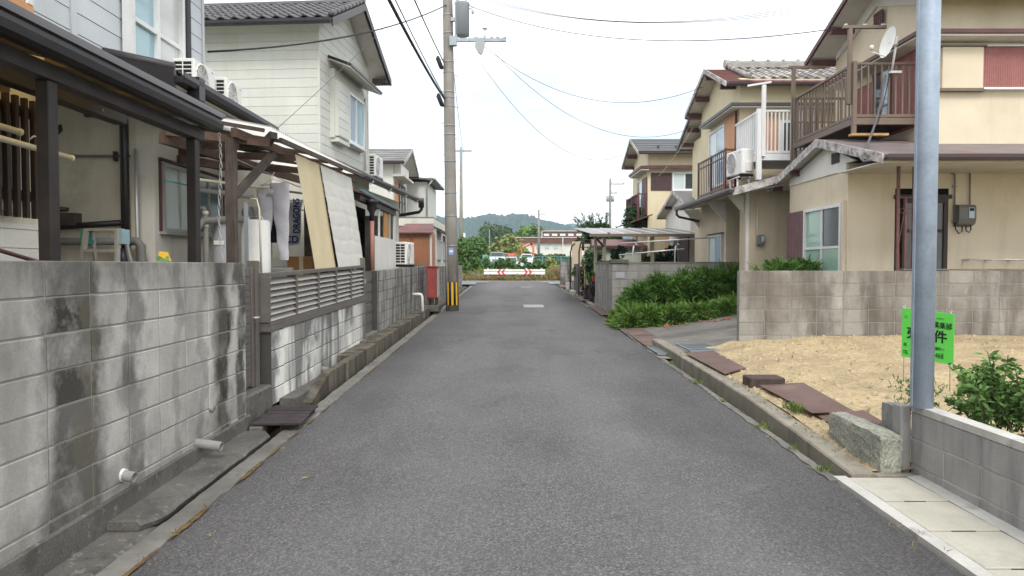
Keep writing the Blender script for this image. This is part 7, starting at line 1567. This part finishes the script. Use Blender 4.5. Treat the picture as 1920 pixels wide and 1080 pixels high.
# factory
Y = 125; fa = thing('factory', 'long low factory with brown roof band and white wall', 'factory', (hx(1020, Y), Y, 1))
X = lambda u, yy=Y: hx(u, yy)
part(fa, 'wall', 'factory_white', (X(955), X(1130), Y, Y + 14, 1, zat(456, Y))); part(fa, 'roof_band', 'factory_brown', (X(954.5), X(1130), Y - .5, Y + 14, zat(456, Y) + .01, zat(446, Y))); part(fa, 'roof_cap', 'factory_white', (X(954), X(1130), Y - .6, Y + 14, zat(446, Y) + .01, zat(444.8, Y)))
part(fa, 'downpipe', 'aluminium_white', (X(1052), X(1053.3), Y - .7, Y - .51, zat(468, Y), zat(446, Y)))
for u in (962, 1003, 1020, 1036): wn = part(fa, 'window', 'aluminium', (X(u), X(u + 8), Y - .06, Y - .01, zat(467, Y), zat(461, Y))); part(wn, 'pane', 'glass_sky', (X(u + .8), X(u + 7.2), Y - .1, Y - .065, zat(466.3, Y), zat(461.7, Y)))
part(fa, 'door', 'glass_dark', (X(959), X(963), Y - .08, Y - .02, 1, zat(460, Y)))
fu = thing('factory_hall', 'taller brown factory hall with a row of white windows', 'factory', (X(1060), Y + 16, 1)); Y2 = Y + 15
part(fu, 'wall', 'factory_brown', (hx(1015, Y2), hx(1160, Y2), Y2, Y2 + 12, 1, zat(434, Y2))); part(fu, 'roof_cap', 'concrete_pale', (hx(1014.5, Y2), hx(1160, Y2), Y2 - .3, Y2 + 12, zat(434, Y2) + .01, zat(432.4, Y2))); part(fu, 'corner_trim', 'factory_white', (hx(1013.6, Y2), hx(1014.6, Y2), Y2 - .1, Y2 + .2, 1, zat(434, Y2)))
for k in range(7):
    u = 1017.5 + k * 15.2; wn = part(fu, 'window', 'factory_white', (hx(u, Y2), hx(u + 10, Y2), Y2 - .12, Y2 - .01, zat(442.5, Y2), zat(438.3, Y2))); part(wn, 'pane', 'glass_frost', (hx(u + 1, Y2), hx(u + 9, Y2), Y2 - .16, Y2 - .125, zat(442, Y2), zat(438.9, Y2)))

# ================================================================ utility poles
up_ = thing('utility_pole', 'concrete utility pole with black and yellow sleeve at the left road edge', 'utility pole', (-1.71, 20.3, .35))
def pc(z): return Vector((-1.71 - .0125 * (z - .35), 20.3, z))
def pr_(z): return .185 - .0052 * (z - .35)
MB().tube([pc(z) for z in (.3, 3, 6, 9, 12.5)], [pr_(z) for z in (.3, 3, 6, 9, 12.5)], 24).build('shaft', 'pole_concrete', up_, True)
zb0, zb1 = zat(572, 20.15), zat(529, 20.15)
MB().tube([pc(zb0), pc(zb1)], [pr_(zb0) + .006, pr_(zb1) + .006], 32).build('marker_sleeve', 'black', up_, True)
for k in range(9):
    a0 = math.pi * (1.0 + (k + .2) / 4.5); a1 = a0 + .32; V = []
    for z in (zb0, zb1):
        for a in (a0, (a0 + a1) / 2, a1): c = pc(z); r_ = pr_(z) + .0095; V.append((c.x + r_ * math.cos(a), c.y + r_ * math.sin(a), z))
    MB().add(V, [(0, 1, 4, 3), (1, 2, 5, 4)]).build('marker_stripe', 'yellow_paint', up_)
for z in (2.2, 3.05, 3.7, 4.6, 5.35, 5.6, 6.15, 6.4, 6.55, 7.1, 7.4, 8.2, 8.7): MB().tube([pc(z), pc(z + .03)], pr_(z) + .008, 20).build('band', 'galvanised', up_, True)
for k, z in enumerate((3.9, 4.35, 4.8, 5.25, 5.7, 6.15, 6.6, 7.05, 7.5, 7.95, 8.4)):
    s = 1 if k % 2 else -1; c = pc(z); MB().tube([(c.x + s * pr_(z), c.y, z), (c.x + s * (pr_(z) + .13), c.y, z)], .009, 6).build('step_bolt', 'galvanised', up_)
MB().tube([pc(.35) + Vector((-.13, -.14, 0)), pc(2.5) + Vector((-.13, -.14, 0))], .022, 8).build('cable_guard', 'pvc_grey', up_, True)
MB().tube([pc(1) + Vector((.12, -.12, 0)), pc(6.4) + Vector((.10, -.10, 0))], .008, 6).build('earth_wire', 'cable_grey', up_, True)
sn_ = part(up_, 'plate', 'sticker_blue', (-1.79, -1.66, 20.118, 20.127, zat(478, 20.1), zat(465, 20.1)))
part(sn_, 'plate_text', 'plastic_white', (-1.775, -1.675, 20.115, 20.1175, zat(473, 20.1), zat(469, 20.1)))
za = zat(79, 20.3); MB().box(-1.72, -.16, 20.08, 20.16, za - .045, za + .045).build('crossarm', 'galvanised', up_)
part(up_, 'arm_clamp', 'galvanised', (-1.75, -1.55, 20.04, 20.2, za - .16, za + .1)); MB().bar((-1.56, 20.1, za - .05), (-1.56, 20.1, za + 1.2), .05, .05).build('hanger_bracket', 'galvanised', up_)
for dx in (.95, 1.38, 1.55, 1.75): MB().tube([(-1.95 + dx, 20.12, za + .05), (-1.95 + dx, 20.12, za + .10), (-1.95 + dx, 20.12, za + .11)], [.05, .055, .02], 10).build('insulator', 'porcelain', up_, True)
MB().tube([(-.86 + .1, 20.12, za + .05), (-.76, 20.12, za + .27)], .025, 8).tube([(-.76, 20.12, za + .31), (-.76, 20.12, za + .34)], .075, 12).tube([(-.76, 20.12, za + .27), (-.76, 20.12, za + .42)], .02, 8).build('insulator', 'porcelain', up_, True)
MB().prism([(-1.02, 20.02, za + .02), (-.78, 20.02, za + .05), (-.76, 20.02, za - .12), (-.80, 20.02, za - .3), (-.86, 20.02, za - .42), (-.95, 20.02, za - .36), (-1.04, 20.02, za - .2)], (0, .12, 0)).build('cutout_switch', 'transformer', up_)
for (zz, dz, ang) in ((zat(118, 20.2), .36, .3), (zat(188, 20.2), .36, .2)):
    c = pc(zz); MB().tube([c + Vector((-.17 - .12, -.15, dz * .5)), c + Vector((-.19 - .10, -.15, dz * .3)), c + Vector((-.19, -.15, -dz * .4)), c + Vector((-.15, -.15, -dz * .5))], [.03, .065, .065, .03], 10).build('cable_joint', 'cable', up_, True)
tf = thing('transformer', 'grey cylindrical pole transformer near the top of the picture', 'transformer', (-1.36, 20.2, 8.3))
tz0, tz1 = zat(67, 20.2), zat(10, 20.2); tx = hx(865.5, 20.2)
MB().tube([(tx, 20.2, tz0), (tx, 20.2, tz1), (tx, 20.2, tz1 + .02)], [.205, .205, .22], 24).build('tank', 'transformer', tf, True); MB().tube([(tx, 20.2, tz1 + .021), (tx, 20.2, tz1 + .06), (tx, 20.2, tz1 + .09)], [.22, .21, .08], 24).build('lid', 'transformer', tf, True)
for dx in (-.1, .1): MB().tube([(tx + dx, 20.2, tz1 + .08), (tx + dx * 1.2, 20.2, tz1 + .28)], .03, 8).build('bushing', 'porcelain', tf, True)
MB().tube([(tx + .18, 20.15, tz1 - .1), (tx + .3, 20.15, tz1 - .12)], .02, 6).tube([(tx + .3, 20.15, tz1 - .25), (tx + .3, 20.15, tz1 - .05)], .035, 8).build('arrester', 'porcelain', tf, True); part(tf, 'bracket', 'galvanised', (-1.72, tx - .15, 20.15, 20.25, tz0 + .4, tz0 + .5))
def pole(label, x, y, z0, z1, r0, m='pole_concrete', arms=(), extra=None):
    r = thing('utility_pole', label, 'utility pole', (x, y, z0), 'utility poles in the distance'); MB().tube([(x, y, z0), (x, y, z1)], r0, 12, r0 * .6).build('shaft', m, r, True)
    for (xa, xb, z) in arms: part(r, 'crossarm', 'galvanised', (xa, xb, y - .06, y + .06, z - .05, z + .05)); part(r, 'insulator', 'porcelain', (xa + .05, xa + .15, y - .05, y + .05, z + .06, z + .2)); part(r, 'insulator', 'porcelain', (xb - .15, xb - .05, y - .05, y + .05, z + .06, z + .2))
    return r
x = hx(863, 50); q2 = pole('second concrete utility pole beyond the shed', x, 50, .7, zat(280, 50), .16, arms=((x - .55, x + .75, zat(283, 50)),)); part(q2, 'shaft_top', 'galvanised', (x - .06, x + .06, 49.9, 50.1, zat(312, 50), zat(276, 50))); part(q2, 'lamp', 'plastic_white', (x + .15, x + .3, 49.8, 49.95, zat(446, 50), zat(437, 50)))
x = hx(1008, 110); pole('slim grey pole before the factory', x, 110, 1.2, zat(393, 110), .22, 'pvc_grey', arms=((x, x + 1.0, zat(402, 110)),))
x = hx(1141.5, 62); q4 = pole('grey pole with transformers above the garden trees', x, 62, .8, zat(335, 62), .15, 'pvc_grey', arms=((x, x + 1.25, zat(345, 62)), (x, x + .6, zat(362, 62))))
for dx in (-.22, .22): MB().tube([(x + dx, 62, zat(378, 62)), (x + dx, 62, zat(367, 62))], .14, 12).build('transformer_can', 'transformer', q4, True)
for (u, v0, v1, Y, lab) in ((947, 433, 447, 260, 'tiny lattice pylon before the hills'), (916, 430, 470, 130, 'faint thin pole left of the round tree')): x = hx(u, Y); pole(lab, x, Y, 1, zat(v0, Y), .12, 'pvc_grey')

# ================================================================ overhead wires
PB = pc(zat(186, 20.2)) + Vector((-.12, -.15, 0)); PA = pc(zat(118, 20.2)) + Vector((-.12, -.15, 0)); PT = pc(zat(6, 20.2))
def w2(p, uv, Y, sag, r, lab, m='cable', group=None): wire(p, at(uv[0], uv[1], Y), sag, r, lab, m=m, group=group)
wire(PB, at(740, -4, 12) + Vector((-.25, -14, .45)), .45, .032, 'thick black cable bundle running overhead to the left of the pole')
wire(PB + Vector((0, 0, .06)), at(743, -4, 12) + Vector((-.25, -14, .5)), .30, .012, 'thin cable twisted along the thick black bundle')
wire(PA, at(781, 0, 15) + Vector((-.2, -14, .2)), .35, .016, 'second black cable running overhead to the left of the pole')
wire(PT, at(390, 97, 10.1), .25, .016, 'black service cable from the pole to the pale blue house')
wire(at(826, -60, 20), at(514, 246, 11.2), .1, .005, 'hair-thin wire from the pole to the laundry shelter roof', m='cable_grey')
TZ = Vector((tx + .12, 20.2, tz1 + .02))
wire(TZ, at(1578, 52, 12.66), .55, .009, 'service wire from the transformer to the brown balcony post')
wire(pc(za) + Vector((.7, -.15, .1)), at(1318, 163, 18.9), 1.0, .0075, 'service wire from the crossarm to the grey tiled gable')
wire(pc(za) + Vector((1.0, -.15, 0)), at(1284, 245, 22.6), 1.1, .0075, 'service wire from the crossarm to the half-hidden house')
wire(pc(za) + Vector((.5, -.15, 0)), at(1166, 291, 29), 1.3, .0075, 'service wire from the crossarm to the dark slate house')
for k in range(3): wire(pc(zat(-18 + 4 * k, 20.2)) + Vector((.6, .0, 0)), at(1566, 0 + 6 * k, 14.2), .62 - .05 * k, .006, ['upper', 'middle', 'lower'][k] + ' of three thin parallel wires crossing to the cream house', m='cable_grey')
wire((hx(868, 50), 50, zat(284, 50)), pc(zat(30, 20.3)) + Vector((0, .2, 0)), .5, .012, 'wire running on from the near pole to the second pole', m='cable_grey')
wire(Vector((hx(863, 50), 50, zat(330, 50))), at(795, 330, 30), .15, .012, 'wire from the second pole to the grey tiled house', m='cable_grey')
wire(at(1300, 238, 22.3), at(1235, 330, 24.5), .1, .008, 'slack cable under the gable of the half-hidden house', m='pvc_cream')
